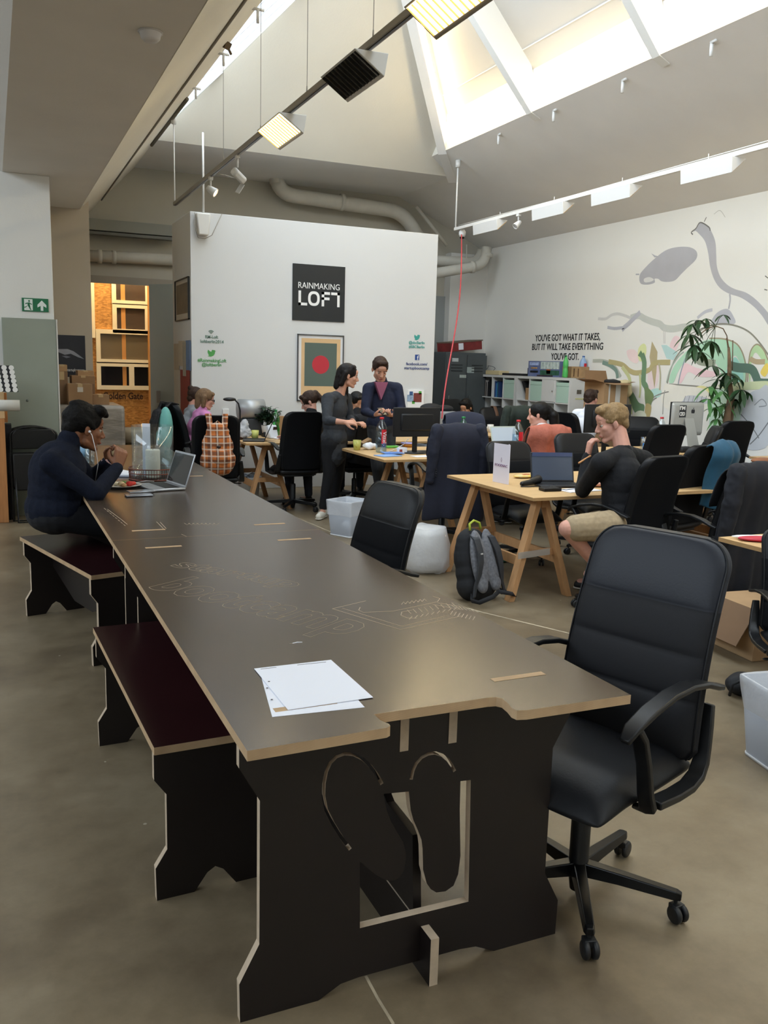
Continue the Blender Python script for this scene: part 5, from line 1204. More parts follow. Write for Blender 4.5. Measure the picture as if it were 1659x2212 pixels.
BOB = [('e', (0, -.020, .036), (.087, .102, .090)), ('c', (-.07, -.03, .02), (-.07, -.02, -.085), .034, .026), ('c', (.07, -.03, .02), (.07, -.02, -.085), .034, .026), ('c', (0, -.07, .02), (0, -.065, -.10), .06, .045), ('c', (-.045, .062, .075), (.045, .062, .075), .026, .026)]
LONG = [('e', (0, -.020, .036), (.085, .102, .090)), ('c', (-.068, -.03, .02), (-.065, -.04, -.16), .032, .022), ('c', (.068, -.03, .02), (.07, -.01, -.24), .030, .022), ('c', (0, -.07, .02), (.0, -.07, -.16), .06, .045), ('c', (-.05, .045, .088), (.04, .05, .092), .026, .026)]
SK1 = skinmat('brown', '#7d5138'); SK2 = skinmat('light', '#c08f78'); SK3 = skinmat('fair', '#c79482'); SK4 = skinmat('olive', '#b58568')
NAVY_K = mat('navy_knit', '#141927', .95, noise=.2, nscale=60, bump=.3, bscale=220, spec=.2); NAVYT = mat('navy_trousers', '#14161c', .9)
# --- man in navy at the long table
J = dict(pel=(118, 1098, 5.45), chest=(124, 1020, 5.45), neck=(146, 962, 5.48), head=(184, 925, 5.52), shR=(112, 1000, 5.27), shL=(150, 985, 5.68),
    elR=(207, 1066, 5.20), wrR=(254, 1010, 5.40), elL=(196, 1040, 5.80), wrL=(233, 998, 5.70),
    hipR=(125, 1112, 5.34), hipL=(130, 1106, 5.58), knR=('w', .80, 5.40, .55), knL=('w', .80, 5.70, .55), anR=('w', .78, 5.42, .10), anL=('w', .74, 5.72, .10), toeR=('w', .92, 5.44, .045), toeL=('w', .88, 5.74, .045))
CURLY = [('e', (0, -.026, .048), (.090, .108, .094)), ('e', (0, -.085, -.005), (.068, .042, .06)), ('c', (-.04, .055, .108), (.04, .055, .108), .034, .034), ('e', (.0, .080, .106), (.048, .026, .024)), ('e', (.02, .095, .090), (.026, .016, .016)), ('c', (-.076, -.01, .04), (-.079, .024, .010), .022, .012), ('c', (.076, -.01, .04), (.079, .024, .010), .022, .012), ('e', (.0, -.05, .12), (.05, .06, .03))]
man, Jm, Pm, gm = person('man in a navy knitted sweater with white earphones, eating at the long table', J, (.96, .26, 0), (.97, .16, -.20), SK1, NAVY_K, NAVYT, mat('hair_black_curly', '#0c0a09', .7, noise=.3, nscale=60, bump=.5, bscale=70, spec=.2), CURLY, k=1.07, vox=.005, fat=1.22,
    hands=dict(R=((.25, .35, .85), (-.25, .9, -.2), .85, 1), L=((.5, -.30, .80), (.2, -.9, .2), .9, -1)), shoes=mat('dark_shoe', '#141414', .6), top_name='sweater', eyes=True, neckh=.085)
# open shirt cuff, earphone, food held
e0 = Pm((.086, .004, -.012)); MB().ell(e0, (.008, .010, .008)).tube([e0, e0+Vector((.012, -.006, -.02)), e0+Vector((.022, -.01, -.07)), e0+Vector((.035, .0, -.13)), e0+Vector((.045, .03, -.20)), e0+Vector((.03, .06, -.30))], .0022, 6).build('earphone', mat('earphone_white', '#e5e5e8', .4), man)
MB().tube([Jm['wrL']-Vector((.016, -.006, .012)), Jm['wrL']+Vector((.010, -.006, .010))], [.034, .032], 14).build('shirt_cuff', mat('pink_cuff', '#d8b4b0', .8), man)
f_ = WY(247, 977, 5.55); tag(MB().ell(f_, (.016, .03, .024), n=12).build('sandwich_bite', mat('bread', '#d3b88c', .8, noise=.2, nscale=40)), 'small piece of bread held in both hands of the man in navy', 'food')
# --- woman standing
CH_K = mat('charcoal_knit', '#303338', .92, noise=.08, nscale=50, bump=.2, bscale=200); BJ = mat('black_jeans', '#111217', .85, noise=.1, nscale=30)
J = dict(pel=(722, 945, 8.45), chest=(724, 885, 8.45), neck=(733, 850, 8.45), head=(753, 811, 8.42), shR=(708, 862, 8.30), shL=(748, 862, 8.58),
    elR=(706, 908, 8.15), wrR=(744, 912, 7.98), elL=(756, 905, 8.55), wrL=(766, 915, 8.15), hipR=(712, 958, 8.38), hipL=(733, 955, 8.52), knR=(711, 1023, 8.42), knL=(730, 1024, 8.60), anR=(698, 1098, 8.50), anL=(718, 1095, 8.68), toeR=(690, 1117, 8.40), toeL=(722, 1108, 8.58))
SIDEL = [('e', (0, -.022, .036), (.087, .104, .090)), ('c', (.066, -.04, .02), (.062, -.06, -.10), .034, .03), ('c', (0, -.075, .02), (.0, -.09, -.13), .062, .045), ('c', (-.068, -.03, .02), (-.072, .0, -.12), .030, .03), ('c', (-.072, .0, -.12), (-.06, .05, -.30), .032, .018), ('c', (-.04, .04, .095), (.05, .02, .088), .026, .026)]
wom, Jw, Pw, gw_ = person('standing woman in a loose charcoal top, black jeans and white trainers', J, (.75, -.66, 0), (.93, -.28, -.20), SK2, CH_K, BJ, HDB, SIDEL, k=.98, female=True, sleeve=.72, tunic=.15, vox=.006, fat=1.02,
    hands=dict(R=((.9, -.2, -.05), (0, .5, -.8), .6, -1), L=((.4, -.8, .1), (.0, .2, -1), .7, 1)), shoes=mat('white_trainer', '#d6d2c4', .6), top_name='loose_top', collar=False, eyes=True, topdisp=.02)
# --- man standing with phone
JM = mat('navy_cardigan', '#171d33', .9, noise=.08, nscale=40, bump=.2, bscale=200); GT = mat('grey_trousers', '#3a3c40', .9, noise=.1, nscale=20)
J = dict(pel=(824, 915, 8.72), chest=(825, 868, 8.74), neck=(824, 826, 8.74), head=(821, 797, 8.66), shR=(796, 840, 8.70), shL=(857, 839, 8.70),
    elR=(789, 889, 8.62), wrR=(808, 897, 8.42), elL=(868, 886, 8.62), wrL=(846, 898, 8.42), hipR=(811, 930, 8.72), hipL=(838, 930, 8.72), knR=(815, 1010, 8.66), knL=(838, 1010, 8.70), anR=(822, 1072, 8.85), anL=(842, 1070, 8.9), toeR=(818, 1092, 8.72), toeL=(838, 1090, 8.78))
stm, Js, Ps, gs = person('standing man in a navy V-neck cardigan looking down at a phone', J, (-.12, -1, 0), (-.12, -.86, -.52), SK2, JM, GT, HBR, SHORT, k=1.02, vox=.006, hands=dict(R=((.55, -.5, .15), (.3, -.2, .9), .8, 1), L=((-.55, -.5, .15), (-.3, -.2, .9), .8, -1)), shoes=mat('dark_shoe'), top_name='cardigan', eyes=True)
# V-neck insert
c = WY(823, 846, 8.62)-gs
MB().prism([(-.075, .085), (.075, .085), (.05, .02), (.0, -.105), (-.05, .02)], 'y', -.016, .03).build('t_shirt', mat('mauve_shirt', '#8a5068', .9), stm, bevel=.004).location = WY(823, 843, 8.605)-gs
ph = WY(827, 889, 8.36); tag(MB().box(ph, (.075, .14, .010), Euler((.5, 0, .1)).to_matrix()).build('mobile_phone', mat('phone_black', '#101114', .2), bevel=.003), 'dark mobile phone held in both hands of the standing man', 'phone')
# --- girl in pink, bun girl
PINK = mat('pink_shirt', '#c985b8', .9, noise=.06, nscale=30); TEALS = mat('turquoise_shorts', '#7fb3ba', .8)
def seated(hx, hy, Y, fwd, lean=.10, k=.95, neck_dy=None, dz=0):
    # standard seated pose from the head position
    h = WY(hx, hy, Y); f = Vector(fwd).normalized(); r = Vector((f.y, -f.x, 0)); zb = h.z
    nk = h-f*.045*k+Vector((0, 0, -.135*k)); pel = Vector((h.x, h.y, 0))-f*(.06+lean)*k; pel.z = max(.50, zb-.66*k)
    ch = lerp(pel, nk, .58); d = dict(head=h, neck=nk, chest=ch, pel=pel)
    for s, q in (('R', 1), ('L', -1)):
        d['sh'+s] = nk+r*q*.165*k+Vector((0, 0, -.055)); d['el'+s] = d['sh'+s]+f*.08+r*q*.05+Vector((0, 0, -.26*k)); d['wr'+s] = d['el'+s]+f*.23*k-r*q*.06+Vector((0, 0, .03))
        d['hip'+s] = pel+r*q*.085+Vector((0, 0, -.03)); d['kn'+s] = pel+r*q*.12+f*.42*k+Vector((0, 0, -.03)); d['an'+s] = Vector((d['kn'+s].x, d['kn'+s].y, .09))-f*.05; d['toe'+s] = d['an'+s]+f*.15+Vector((0, 0, -.05))
    return {a: ('w', *b) for a, b in d.items()}
def hnds(f, **kw):
    f = Vector(f).normalized(); return dict(R=(f, (0, 0, -1), .45, -1), L=(f, (0, 0, -1), .45, 1))
SHK = mat('dark_shoe')
f = (.97, .1, 0)
pg, Jp, Pp, gp = person('girl in a pink shirt, turquoise shorts and dark glasses', seated(444, 862, 9.72, f, .14, .93), f, (.97, -.05, -.22), SK3, PINK, TEALS, HLB, BOB, k=.93, female=True, vox=.007, sleeve=.8, hands=hnds(f), top_name='pink_shirt', shorts=True, shoes=SHK, eyes=True, pants_name='shorts')
mb = MB()
for s in (-1, 1): mb.tube([Pp((s*.032+.018*math.cos(a), .100, .0+.015*math.sin(a))) for a in [math.pi*2*k/12 for k in range(13)]], .0028, 5); mb.tube([Pp((s*.05, .098, .004)), Pp((s*.078, .0, .004))], .0028, 5)
mb.tube([Pp((-.014, .104, .004)), Pp((.014, .104, .004))], .0028, 5); mb.build('glasses', mat('glasses_black', '#101010', .3), pg)
BUN = [('e', (0, -.022, .036), (.085, .102, .090)), ('e', (0, -.10, .085), (.038, .036, .036)), ('c', (0, -.07, .03), (0, -.10, .08), .04, .03), ('e', (0, -.07, -.03), (.055, .04, .05))]
person('person with a brown hair bun and grey shirt behind the girl in pink', seated(424, 858, 10.32, f, .1, .95), f, (.95, .1, -.3), SK3, mat('grey_tee', '#8c9096', .9), mat('dark_jeans', '#2a2f3a', .9), HBR, BUN, k=.95, female=True, vox=.008, sleeve=.4, hands=hnds(f), top_name='grey_shirt', shoes=SHK)
# --- ponytail woman in the square chair
f = (-.35, .9, 0)
PONY = [('e', (0, -.018, .036), (.086, .103, .090)), ('c', (0, -.10, .06), (.0, -.135, -.03), .036, .03), ('c', (0, -.135, -.03), (.0, -.12, -.16), .03, .014), ('c', (-.045, .06, .085), (.045, .06, .085), .026, .026), ('c', (-.07, .03, .05), (-.07, .06, .0), .02, .010)]
person('woman with a brown ponytail bent over the desk in the square black chair', seated(669, 868, 9.15, (-.2, .95, 0), .10, .95), (-.2, .95, 0), (-.8, .35, -.45), SK3, mat('black_top', '#141518', .9), mat('dark_jeans'), HBR, PONY, k=.97, female=True, vox=.007, hands=hnds(f), top_name='black_top', shoes=SHK, eyes=True)
# --- dark haired person glimpsed between the two standing people
f = (.1, .95, 0)
person('black haired person in black seated between the two standing people', seated(771, 868, 9.75, f, .1, .97), (.3, -.9, 0), (.2, -.9, -.35), SK4, mat('black_top'), mat('dark_jeans'), HB, BOB, k=.97, female=True, vox=.008, hands=hnds((.3, -.9, 0)), top_name='black_top', shoes=SHK)
# --- woman far back, looking down
f = (-.75, -.65, 0)
person('woman with long black hair and light grey top looking down by the lockers', seated(1006, 880, 10.9, f, .12, .97), f, (-.72, -.5, -.48), SK4, mat('light_grey_top', '#a7abb3', .9), mat('dark_jeans'), HB, LONG, k=1.0, female=True, vox=.008, hands=hnds(f), top_name='light_grey_top', shoes=SHK, eyes=True)
# --- black ponytail woman in the salmon-jacket chair
f = (-.55, .83, 0)
PONY2 = [('e', (0, -.020, .040), (.086, .106, .092)), ('c', (0, -.10, .05), (.0, -.15, -.02), .040, .040), ('c', (0, -.15, -.02), (.0, -.15, -.34), .052, .036), ('e', (0, -.06, -.02), (.06, .05, .05))]
person('woman with a thick black ponytail and white top before the salmon jacket', seated(1163, 896, 7.55, f, .05, 1.0), f, (-.75, .62, -.12), SK3, mat('white_top', '#d8d8da', .9), mat('dark_jeans'), HB, PONY2, k=1.02, female=True, vox=.007, sleeve=.3, hands=hnds(f), top_name='white_top', shoes=SHK)
# --- man in white shirt behind the monitor
f = (.85, .3, 0)
person('man with short dark hair and white shirt partly behind the black monitor', seated(1277, 862, 8.95, f, .08, 1.0), f, (.92, .36, -.1), SK3, mat('white_shirt', '#dfe2ea', .85), mat('dark_jeans'), HBR, SHORT, k=.98, vox=.007, sleeve=.35, hands=hnds(f), top_name='white_shirt', shoes=SHK)
# --- blond man in front
BLT = mat('black_jumper', '#111216', .92, noise=.15, nscale=30, bump=.2, bscale=200); KH = mat('khaki_shorts', '#9c8a6e', .85, noise=.12, nscale=40)
J = dict(pel=(1345, 1112, 4.62), chest=(1345, 1040, 4.66), neck=(1346, 966, 4.74), head=(1321, 913, 4.82), shR=(1392, 994, 4.84), shL=(1298, 1000, 4.60),
    elL=(1258, 1060, 4.92), wrL=(1269, 985, 5.02), elR=(1370, 1060, 5.1), wrR=(1305, 1046, 5.25), hipL=(1320, 1135, 4.50), hipR=(1350, 1130, 4.8), knL=(1226, 1142, 4.55), knR=(1270, 1130, 4.95), anL=(1290, 1222, 4.62), anR=('w', 4.0, 5.05, .1), toeL=(1270, 1240, 4.7), toeR=('w', 3.9, 5.15, .05))
BLH = [('e', (0, -.024, .040), (.082, .100, .088)), ('e', (0, -.070, -.015), (.063, .040, .055)), ('c', (-.035, .055, .095), (.035, .055, .095), .026, .026), ('e', (0, .02, .10), (.06, .06, .03)), ('c', (-.074, -.02, .03), (-.074, .012, .012), .015, .008), ('c', (.074, -.02, .03), (.074, .012, .012), .015, .008)]
bl, Jb, Pb, gb = person('blond man in black jumper and khaki shorts, hand raised to his mouth', J, (-.72, .69, 0), (-.88, .40, -.30), SK3, BLT, KH, HBL, BLH, k=1.04, vox=.005, fat=1.15, hands=dict(L=((.15, -.1, .95), (.7, -.2, .1), .75, 1), R=((-.8, .3, -.05), (0, 0, -1), .3, -1)), shorts=True, pants_name='shorts', neckh=.02, top_name='jumper', shoes=mat('dark_shoe'), eyes=True)
tag(MB().rc(WY(1251, 1000, 5.0), WY(1275, 985, 4.98), .007, .007, 10).build('pencil', mat('pencil_wood', '#c9905a', .6)), 'short wooden pencil held by the blond man', 'pencil')

# ------------------------------------------------------------------ things on and around the long table
SIL = mat('aluminium_silver', '#b9bcc2', .35, .8); BLKS = mat('black_screen', '#0b0c10', .08, spec=.7); KEYS = mat('black_keys', '#17181a', .5)
CLEAR = thin_glass('clear_glass', (.93, .96, .97), .10); CLEARP = thin_glass('clear_plastic', (.90, .94, .96), .12)
def flat(o, loc, rz): o.location = loc; o.rotation_euler = (0, 0, rz); return o
def laptop(loc, rz, w, d, ang, body, label, screen=BLKS, inner=None, scr_in=None, lidh=None):
    # local: hinge along x at y=0, keyboard towards -y, lid opens back by ang from vertical
    o = thing('laptop', label, 'laptop', loc, rz); h = lidh or d
    MB().box((0, -d/2, .008), (w, d, .014)).build('base', body, o, bevel=.004)
    MB().box((0, -d*.36, .0158), (w*.86, d*.44, .0016)).build('keyboard', KEYS, o); MB().box((0, -d*.80, .0156), (w*.32, d*.26, .0012)).build('trackpad', inner or body, o)
    R = Euler((-ang, 0, 0)).to_matrix(); lid = MB().box(R@Vector((0, 0, h/2))+Vector((0, 0, .014)), (w, .008, h), R).build('lid', body, o, bevel=.003)
    MB().box(R@Vector((0, -.0048, h/2))+Vector((0, 0, .014)), (w*.93, .0015, h*.88), R).build('screen', screen, lid)
    return o
T = TOPZ+.0015
a = G(303, 1050, T); hinge = (G(400, 1064, T)+G(362, 1040, T))/2
laptop((hinge.x, hinge.y, T), math.radians(-78), .31, .215, .32, SIL, 'open silver laptop in front of the man in navy')
for i, (px, py) in enumerate(((300, 1071), (304, 1066))):
    p = G(px, py, T); tag(MB().box((p.x, p.y, T+.005+.0095*i), (.155, .078, .008), .12*i+.05).build('mobile_phone', [mat('phone_silver', '#9aa0aa', .2, .5), mat('phone_dark', '#2a2d33', .15)][1-i] if False else mat('phone_silver', '#9aa0aa', .2, .5), bevel=.003), ['lower of the two stacked phones beside the silver laptop', 'upper of the two stacked phones beside the silver laptop'][i], 'phone', 'stacked phones')
p = G(262, 1052, T); pl_ = thing('plate', 'white plate of salad in front of the man in navy', 'plate', (p.x, p.y, T))
MB().lathe([(0, .002), (.07, .002), (.10, .006), (.125, .016), (.127, .018), (.10, .011), (.07, .006), (0, .006)], n=36).build('dish', mat('porcelain', '#d8d6d0', .25), pl_)
for i, (x, y, c, r, nm, lb) in enumerate(((.05, -.01, '#b3261e', .022, 'tomato', 'larger red tomato wedge on the salad plate'), (.075, .02, '#c13a2a', .018, 'tomato', 'smaller red tomato wedge at the plate rim'), (.0, .0, '#c9b48c', .02, 'bread_chunk', 'pale bread chunk on the salad plate'), (-.03, .03, '#d8cfb4', .018, 'cheese_chunk', 'white cheese piece on the salad plate'), (.02, .04, '#4f6a2c', .02, 'salad_leaf', 'green salad leaf on the plate'), (.01, -.045, '#a9825a', .017, 'bread_crust', 'brown crust at the near side of the plate'))):
    tag(MB().ell((p.x+x, p.y+y, T+.006+r*.7), (r*1.1, r, r*.75), n=12).build(nm, mat('food'+c, c, .6, noise=.2, nscale=60), disp=.006, dscale=.03), lb, 'food', 'food on the plate')
tag(MB().tube([p+Vector((.10, .06, .018)), p+Vector((.17, .10, .020)), p+Vector((.22, .10, .016))], .003, 6).build('fork', SIL), 'thin fork resting on the rim of the plate', 'fork')
p = G(272, 1026, T); nb = thing('notebook', 'open white notebook beyond the plate', 'notebook', (p.x, p.y, T), -.3); MB().box((0, 0, .008), (.17, .21, .014)).build('pages', PAP, nb, bevel=.002); MB().box((.0, .0, .0008), (.175, .215, .0015)).build('cover', mat('nb_blue', '#3a4a6c', .5), nb); MB().box((-.04, .03, .022), (.09, .16, .003), Euler((0, .18, 0)).to_matrix()).build('raised_page', PAP, nb)
p = G(334, 1036, T); cd = thing('lantern', 'clear glass cylinder lantern standing in a copper wire basket', 'lantern', (p.x, p.y+.06, T)); s_ = .155
MB().lathe([(s_*.86, .012), (s_*.88, .36), (s_*.90, .36), (s_*.88, .012)], n=40).build('glass_cylinder', CLEAR, cd)
WIR = mat('copper_wire', '#6e4034', .4, .7); mb = MB()
for z in (.004, .045, .075): mb.tube([(s_*1.02*math.cos(a), s_*1.02*math.sin(a), z) for a in [2*math.pi*k/40 for k in range(41)]], .0034, 5)
for k in range(56): a = 2*math.pi*k/56; mb.tube([(s_*math.cos(a), s_*math.sin(a), .004), (s_*1.02*math.cos(a), s_*1.02*math.sin(a), .076)], .0017, 4)
mb.build('wire_basket', WIR, cd); MB().lathe([(0, 0), (s_, 0), (s_, .004), (0, .004)], n=40).build('basket_floor', mat('copper_dark', '#3b2721', .5, .4), cd)
cn = thing('candle', 'thick white pillar candle inside the glass lantern', 'candle', (p.x, p.y+.06, T+.006)); MB().lathe([(0, 0), (.047, 0), (.048, .005), (.048, .185), (.044, .192), (.036, .190), (0, .180)], n=28).build('wax', mat('candle_wax', '#e8e4d6', .5, emit=None), cn); MB().tube([(0, 0, .18), (.002, 0, .198)], .0015, 5).build('wick', INK, cn)
q = WY(317, 1000, p.y+.10); tag(MB().box((q.x, q.y, T+.19), (.055, .0015, .36), -.5).build('menu_card', PAP), 'tall narrow white card standing upright inside the lantern', 'card')
p = G(195, 1003, T); dg_ = thing('drinking_glass', 'clear drinking glass of water behind the chin of the man in navy', 'glass', (p.x, p.y, T)); MB().lathe([(0, .004), (.030, .004), (.036, .115), (.038, .115), (.032, 0), (0, 0)], n=24).build('tumbler', CLEAR, dg_); MB().lathe([(0, .006), (.029, .006), (.033, .07), (0, .07)], n=24).build('water', CLEARP, dg_)
p = G(186, 990, T); tag(MB().lathe([(0, 0), (.032, 0), (.038, .10), (.036, .10), (.03, .004), (0, .004)], (p.x, p.y+.1, T), 20).build('paper_cup', mat('blue_cup', '#7fa6c4', .5)), 'pale blue paper cup behind the drinking glass', 'cup')
# ------------------------------------------------------------------ bins
FROST = mat('frosted_plastic', '#b9bec6', .35, alpha=.60, spec=.4); LINER = mat('white_liner', '#e4e6ea', .4, alpha=.5, noise=.05, nscale=8, bump=.5, bscale=30)
PAPER2 = mat('crumpled_paper', '#d4dae2', .7)
def sqbin(loc, rz, w, h, label, grp='square frosted bins'):
    o = thing('waste_bin', label, 'bin', loc, rz, grp); mb = MB(); n = 1
    def ring(hw, z, jit=0): return [(x+random.uniform(-jit, jit), y+random.uniform(-jit, jit), z+random.uniform(-jit, jit)) for x, y in rsec(2*hw, 2*hw, .02, 4)]
    rings = [ring(w*.41, .002), ring(w*.41, .012), ring(w*.5, h), ring(w*.49, h), ring(w*.40, .016)]
    loft(mb, rings, True); mb.build('bin_body', FROST, o)
    mb = MB(); loft(mb, [ring(w*.415, .0), ring(w*.42, .014)]); mb.build('bin_foot', mat('bin_foot_white', '#dfe2e6', .5), o)
    mb = MB(); loft(mb, [ring(w*.485, h-.13, .010), ring(w*.50, h-.09, .007), ring(w*.515, h-.02, .007), ring(w*.53, h+.004, .006), ring(w*.49, h+.010, .006), ring(w*.46, h-.08, .008)], False); mb.build('bin_liner', LINER, o, sub=1)
    for i in range(3):
        mb = MB(); c = Vector((random.uniform(-.06, .06), random.uniform(-.06, .06), .06+.07*i)); mb.ell(c, (w*.27, w*.25, .055), Euler((random.random(), random.random(), 0)).to_matrix(), 12, 8); mb.build('paper_waste', PAPER2, o, disp=.05, dscale=.09)
    return o
p = (G(722, 1160)+G(790, 1160))/2; sqbin((p.x+.02, p.y+.10, 0), .5, .30, .335, 'frosted square bin with a white liner in the aisle by the standing woman')
A_, B2 = G(1600, 1626), G(1662, 1670); dv = (B2-A_).normalized(); pv = Vector((-dv.y, dv.x, 0)); cc = A_+dv*.15+pv*.15
sqbin((cc.x, cc.y, 0), math.atan2(dv.y, dv.x), .345, .345, 'frosted bin with a loose liner cut by the right edge of the photo')
p = G(936, 1241); o = thing('waste_bin', 'round white bin wearing a loose clear bag beside the chair at the long table', 'bin', (p.x, p.y+.13, 0))
MB().lathe([(0, .0), (.10, .0), (.115, .01), (.165, .22), (.155, .30), (.135, .345), (.128, .345), (.145, .22), (.10, .012), (0, .012)], n=40).build('bin_body', mat('bin_cream', '#d9d5cc', .5), o)
mb = MB(); mb.lathe([(.10, .004), (.15, .01), (.19, .05), (.185, .12), (.175, .22), (.163, .30), (.142, .352), (.13, .358)], n=40); mb.build('bin_liner', LINER, o, disp=.035, dscale=.06)
p = G(543, 1088); o = thing('waste_bin', 'round white bin full of paper below the checked rucksack', 'bin', (p.x, p.y+.1, 0))
MB().lathe([(0, 0), (.10, 0), (.125, .26), (.145, .27), (.145, .30), (.135, .30), (.12, .27), (.095, .01), (0, .01)], n=36).build('bin_body', mat('bin_white', '#dddbd6', .5), o)
for i in range(4): MB().poly([(-.08, -.05, .26), (.06, -.07, .27), (.09, .05, .30+.02*i), (-.05, .08, .33)], .003).build('paper_waste', PAPER2, o).rotation_euler = (0, 0, i*1.4)
# floor box and bag at the right edge
p = G(1625, 1500); q = G(1612, 1440)
o = thing('cardboard_box', 'open cardboard box on the floor at the right edge of the photo', 'box', (q.x+.36, q.y+.22, 0), -.1); MB().b2((-.25, -.2, .001), (.25, .2, .30)).build('carton', CARD[2], o, bevel=.003); MB().poly([(-.25, -.2, .30), (-.25, .2, .30), (-.37, .2, .10), (-.37, -.2, .10)], .004).build('flap', CARD[3], o)
p = G(1588, 1512); o = thing('shoulder_bag', 'small black bag on the floor beside the large frosted bin', 'bag', (p.x+.06, p.y+.05, 0)); MB().ell((.03, 0, .055), (.09, .07, .055)).ell((.07, .02, .04), (.09, .08, .04)).build('bag_body', mat('black_nylon', '#15161a', .7), o, remesh=.008, smooth=3, disp=.02); MB().tube([(-.10, -.05, .03), (-.12, -.08, .10), (-.05, -.10, .13), (.0, -.1, .06)], .008, 8).build('strap', mat('black_nylon'), o)
# ------------------------------------------------------------------ grey rucksack leaning on the front trestle
GF = mat('grey_bag_fabric', '#6e7076', .9, noise=.25, nscale=60); BF = mat('black_bag_fabric', '#1b1c1f', .85, noise=.1, nscale=40); LIME = mat('lime_trim', '#a4b13c', .6)
p = G(1046, 1306)
rk = thing('rucksack', 'grey and black rucksack with lime handle leaning on the front trestle leg', 'rucksack', (p.x+.05, p.y+.07, 0), math.radians(16))
RT = Matrix.Rotation(math.radians(-16), 4, 'X')
def rkb(nm, m, par, prims, **kw):
    mb = MB(); mb.T = RT; prims(mb); return mb.build(nm, m, par, **kw)
rkb('bag_body', BF, rk, lambda m: (m.ell((0, .06, .12), (.165, .12, .12)), m.ell((0, .06, .30), (.15, .115, .17)), m.ell((0, .05, .42), (.12, .09, .10)), m.ell((.05, .13, .22), (.13, .08, .16)), m.ell((0, .06, .21), (.155, .115, .13)), m.ell((0, .055, .37), (.135, .10, .12))), remesh=.009, smooth=4)
rkb('back_panel', GF, rk, lambda m: (m.ell((-.05, -.050, .28), (.070, .038, .22)), m.ell((.06, -.050, .28), (.070, .038, .22)), m.ell((-.06, -.055, .12), (.05, .03, .06)), m.ell((.07, -.055, .12), (.05, .03, .06))), remesh=.006, smooth=3)
for s in (-1, 1):
    rkb('shoulder_strap', mat('strap_grey', '#34363a', .8), rk, lambda m: m.band([(s*.06, -.03, .47), (s*.075, -.085, .43), (s*.085, -.11, .35), (s*.095, -.11, .27), (s*.11, -.09, .19), (s*.13, -.06, .12), (s*.15, -.05, .05), (s*.15, -.02, .03)], [.05, .055, .055, .05, .04, .025, .022, .02], .014, (1, 0, 0)), bevel=.003)
    rkb('hip_belt', BF, rk, lambda m: m.band([(s*.14, -.02, .06), (s*.19, -.06, .03), (s*.18, -.12, .012), (s*.08, -.16, .035), (0, -.14, .06)], .03, .006, (0, .3, 1)))
rkb('top_handle', LIME, rk, lambda m: m.tube([(-.05, -.01, .50), (-.045, -.01, .545), (0, -.01, .565), (.05, -.01, .545), (.055, -.01, .50)], .009, 8))
rkb('compression_band', LIME, rk, lambda m: m.tube([(.150, .0, .245), (.163, .06, .235), (.168, .13, .225)], .006, 6))
rkb('side_pocket', mat('mesh_brown', '#3c3530', .8), rk, lambda m: m.ell((.13, .08, .15), (.045, .08, .11)), disp=0)
rkb('label_patch', mat('label_grey2', '#b5b5b2', .6), rk, lambda m: m.box((-.083, -.121, .33), (.02, .004, .01)))
# ------------------------------------------------------------------ items on the front desk
D = DZ+.001
def card(px0, px1, py, dx, h, label):
    a, b = G(*px0, D), G(*px1, D); o = thing('table_card', label, 'card', (a.x, a.y, D)); v = (b-a)
    cm_ = mat('card_white', '#dedbe8', .5); n = Vector((v.y, -v.x, 0)).normalized()*.06
    MB()._add([(0, 0, 0), v, v+Vector((0, 0, h)), (0, 0, h), -n*.02, v-n*.02, v-n*.02+Vector((0, 0, h)), -n*.02+Vector((0, 0, h))], [(0, 1, 2, 3), (7, 6, 5, 4), (0, 4, 5, 1), (1, 5, 6, 2), (2, 6, 7, 3), (3, 7, 4, 0)]).build('front_panel', cm_, o)
    x = v.normalized(); M = basis((v*.5+Vector((0, 0, h*.42)))+x.cross(Vector((0, 0, 1)))*.002, x, (0, 0, 1))
    text('FOODIAC', .028, M, mat('print_mauve', '#8f6f8c', .6), 'lettering', o, width=v.length*.78)
    mb = MB(); mb.T = M; mb.tube([(.0, .035, 0), (.008, .055, 0), (0, .07, 0), (-.006, .055, 0), (0, .035, 0)], .001, 4); mb.build('logo_mark', mat('print_mauve'), o)
    MB()._add([v, v+Vector((.03, .07, 0)), v+Vector((.03, .07, h)), v+Vector((0, 0, h)), v+Vector((.002, -.002, 0)), v+Vector((.032, .068, 0)), v+Vector((.032, .068, h)), v+Vector((.002, -.002, h))], [(0, 1, 2, 3), (7, 6, 5, 4), (0, 4, 5, 1), (1, 5, 6, 2), (2, 6, 7, 3), (3, 7, 4, 0)]).build('side_panel', cm_, o)
    return o
card((1064, 1040), (1098, 1047), 0, 0, .295, 'tall white folded table card printed FOODIAC on the front desk')
a, b = G(1165, 1046, D), G(1236, 1052, D); c = (a+b)/2
lp = laptop((c.x+.04, c.y+.10, D), math.radians(-15), .34, .23, .28, mat('laptop_black', '#191b20', .4), 'open black laptop with a lit text window facing the blond man', screen=mat('screen_blue', '#1a2230', .3, emit='#5c6f88', es=.22), lidh=.225)
MB().box((0, 0, 0), (.315, .0012, .03), Euler((-.28, 0, 0)).to_matrix()).build('window_bar', mat('screen_bar', '#15203a', .3, emit='#2a3a60', es=.5), lp).location = (0, .040, .218)
p = G(1132, 1032, D); o = thing('snack_packet', 'yellow snack packet on the front desk', 'packet', (p.x, p.y, D), .1); MB().ell((0, 0, .014), (.10, .055, .014)).build('pouch', mat('packet_yellow', '#d9b53a', .35, noise=.2, nscale=20, col2='#e6d9a8'), o, disp=.008, dscale=.04); MB().ell((.01, -.01, .027), (.04, .02, .004)).build('printed_patch', mat('packet_red', '#b5502c', .4), o)
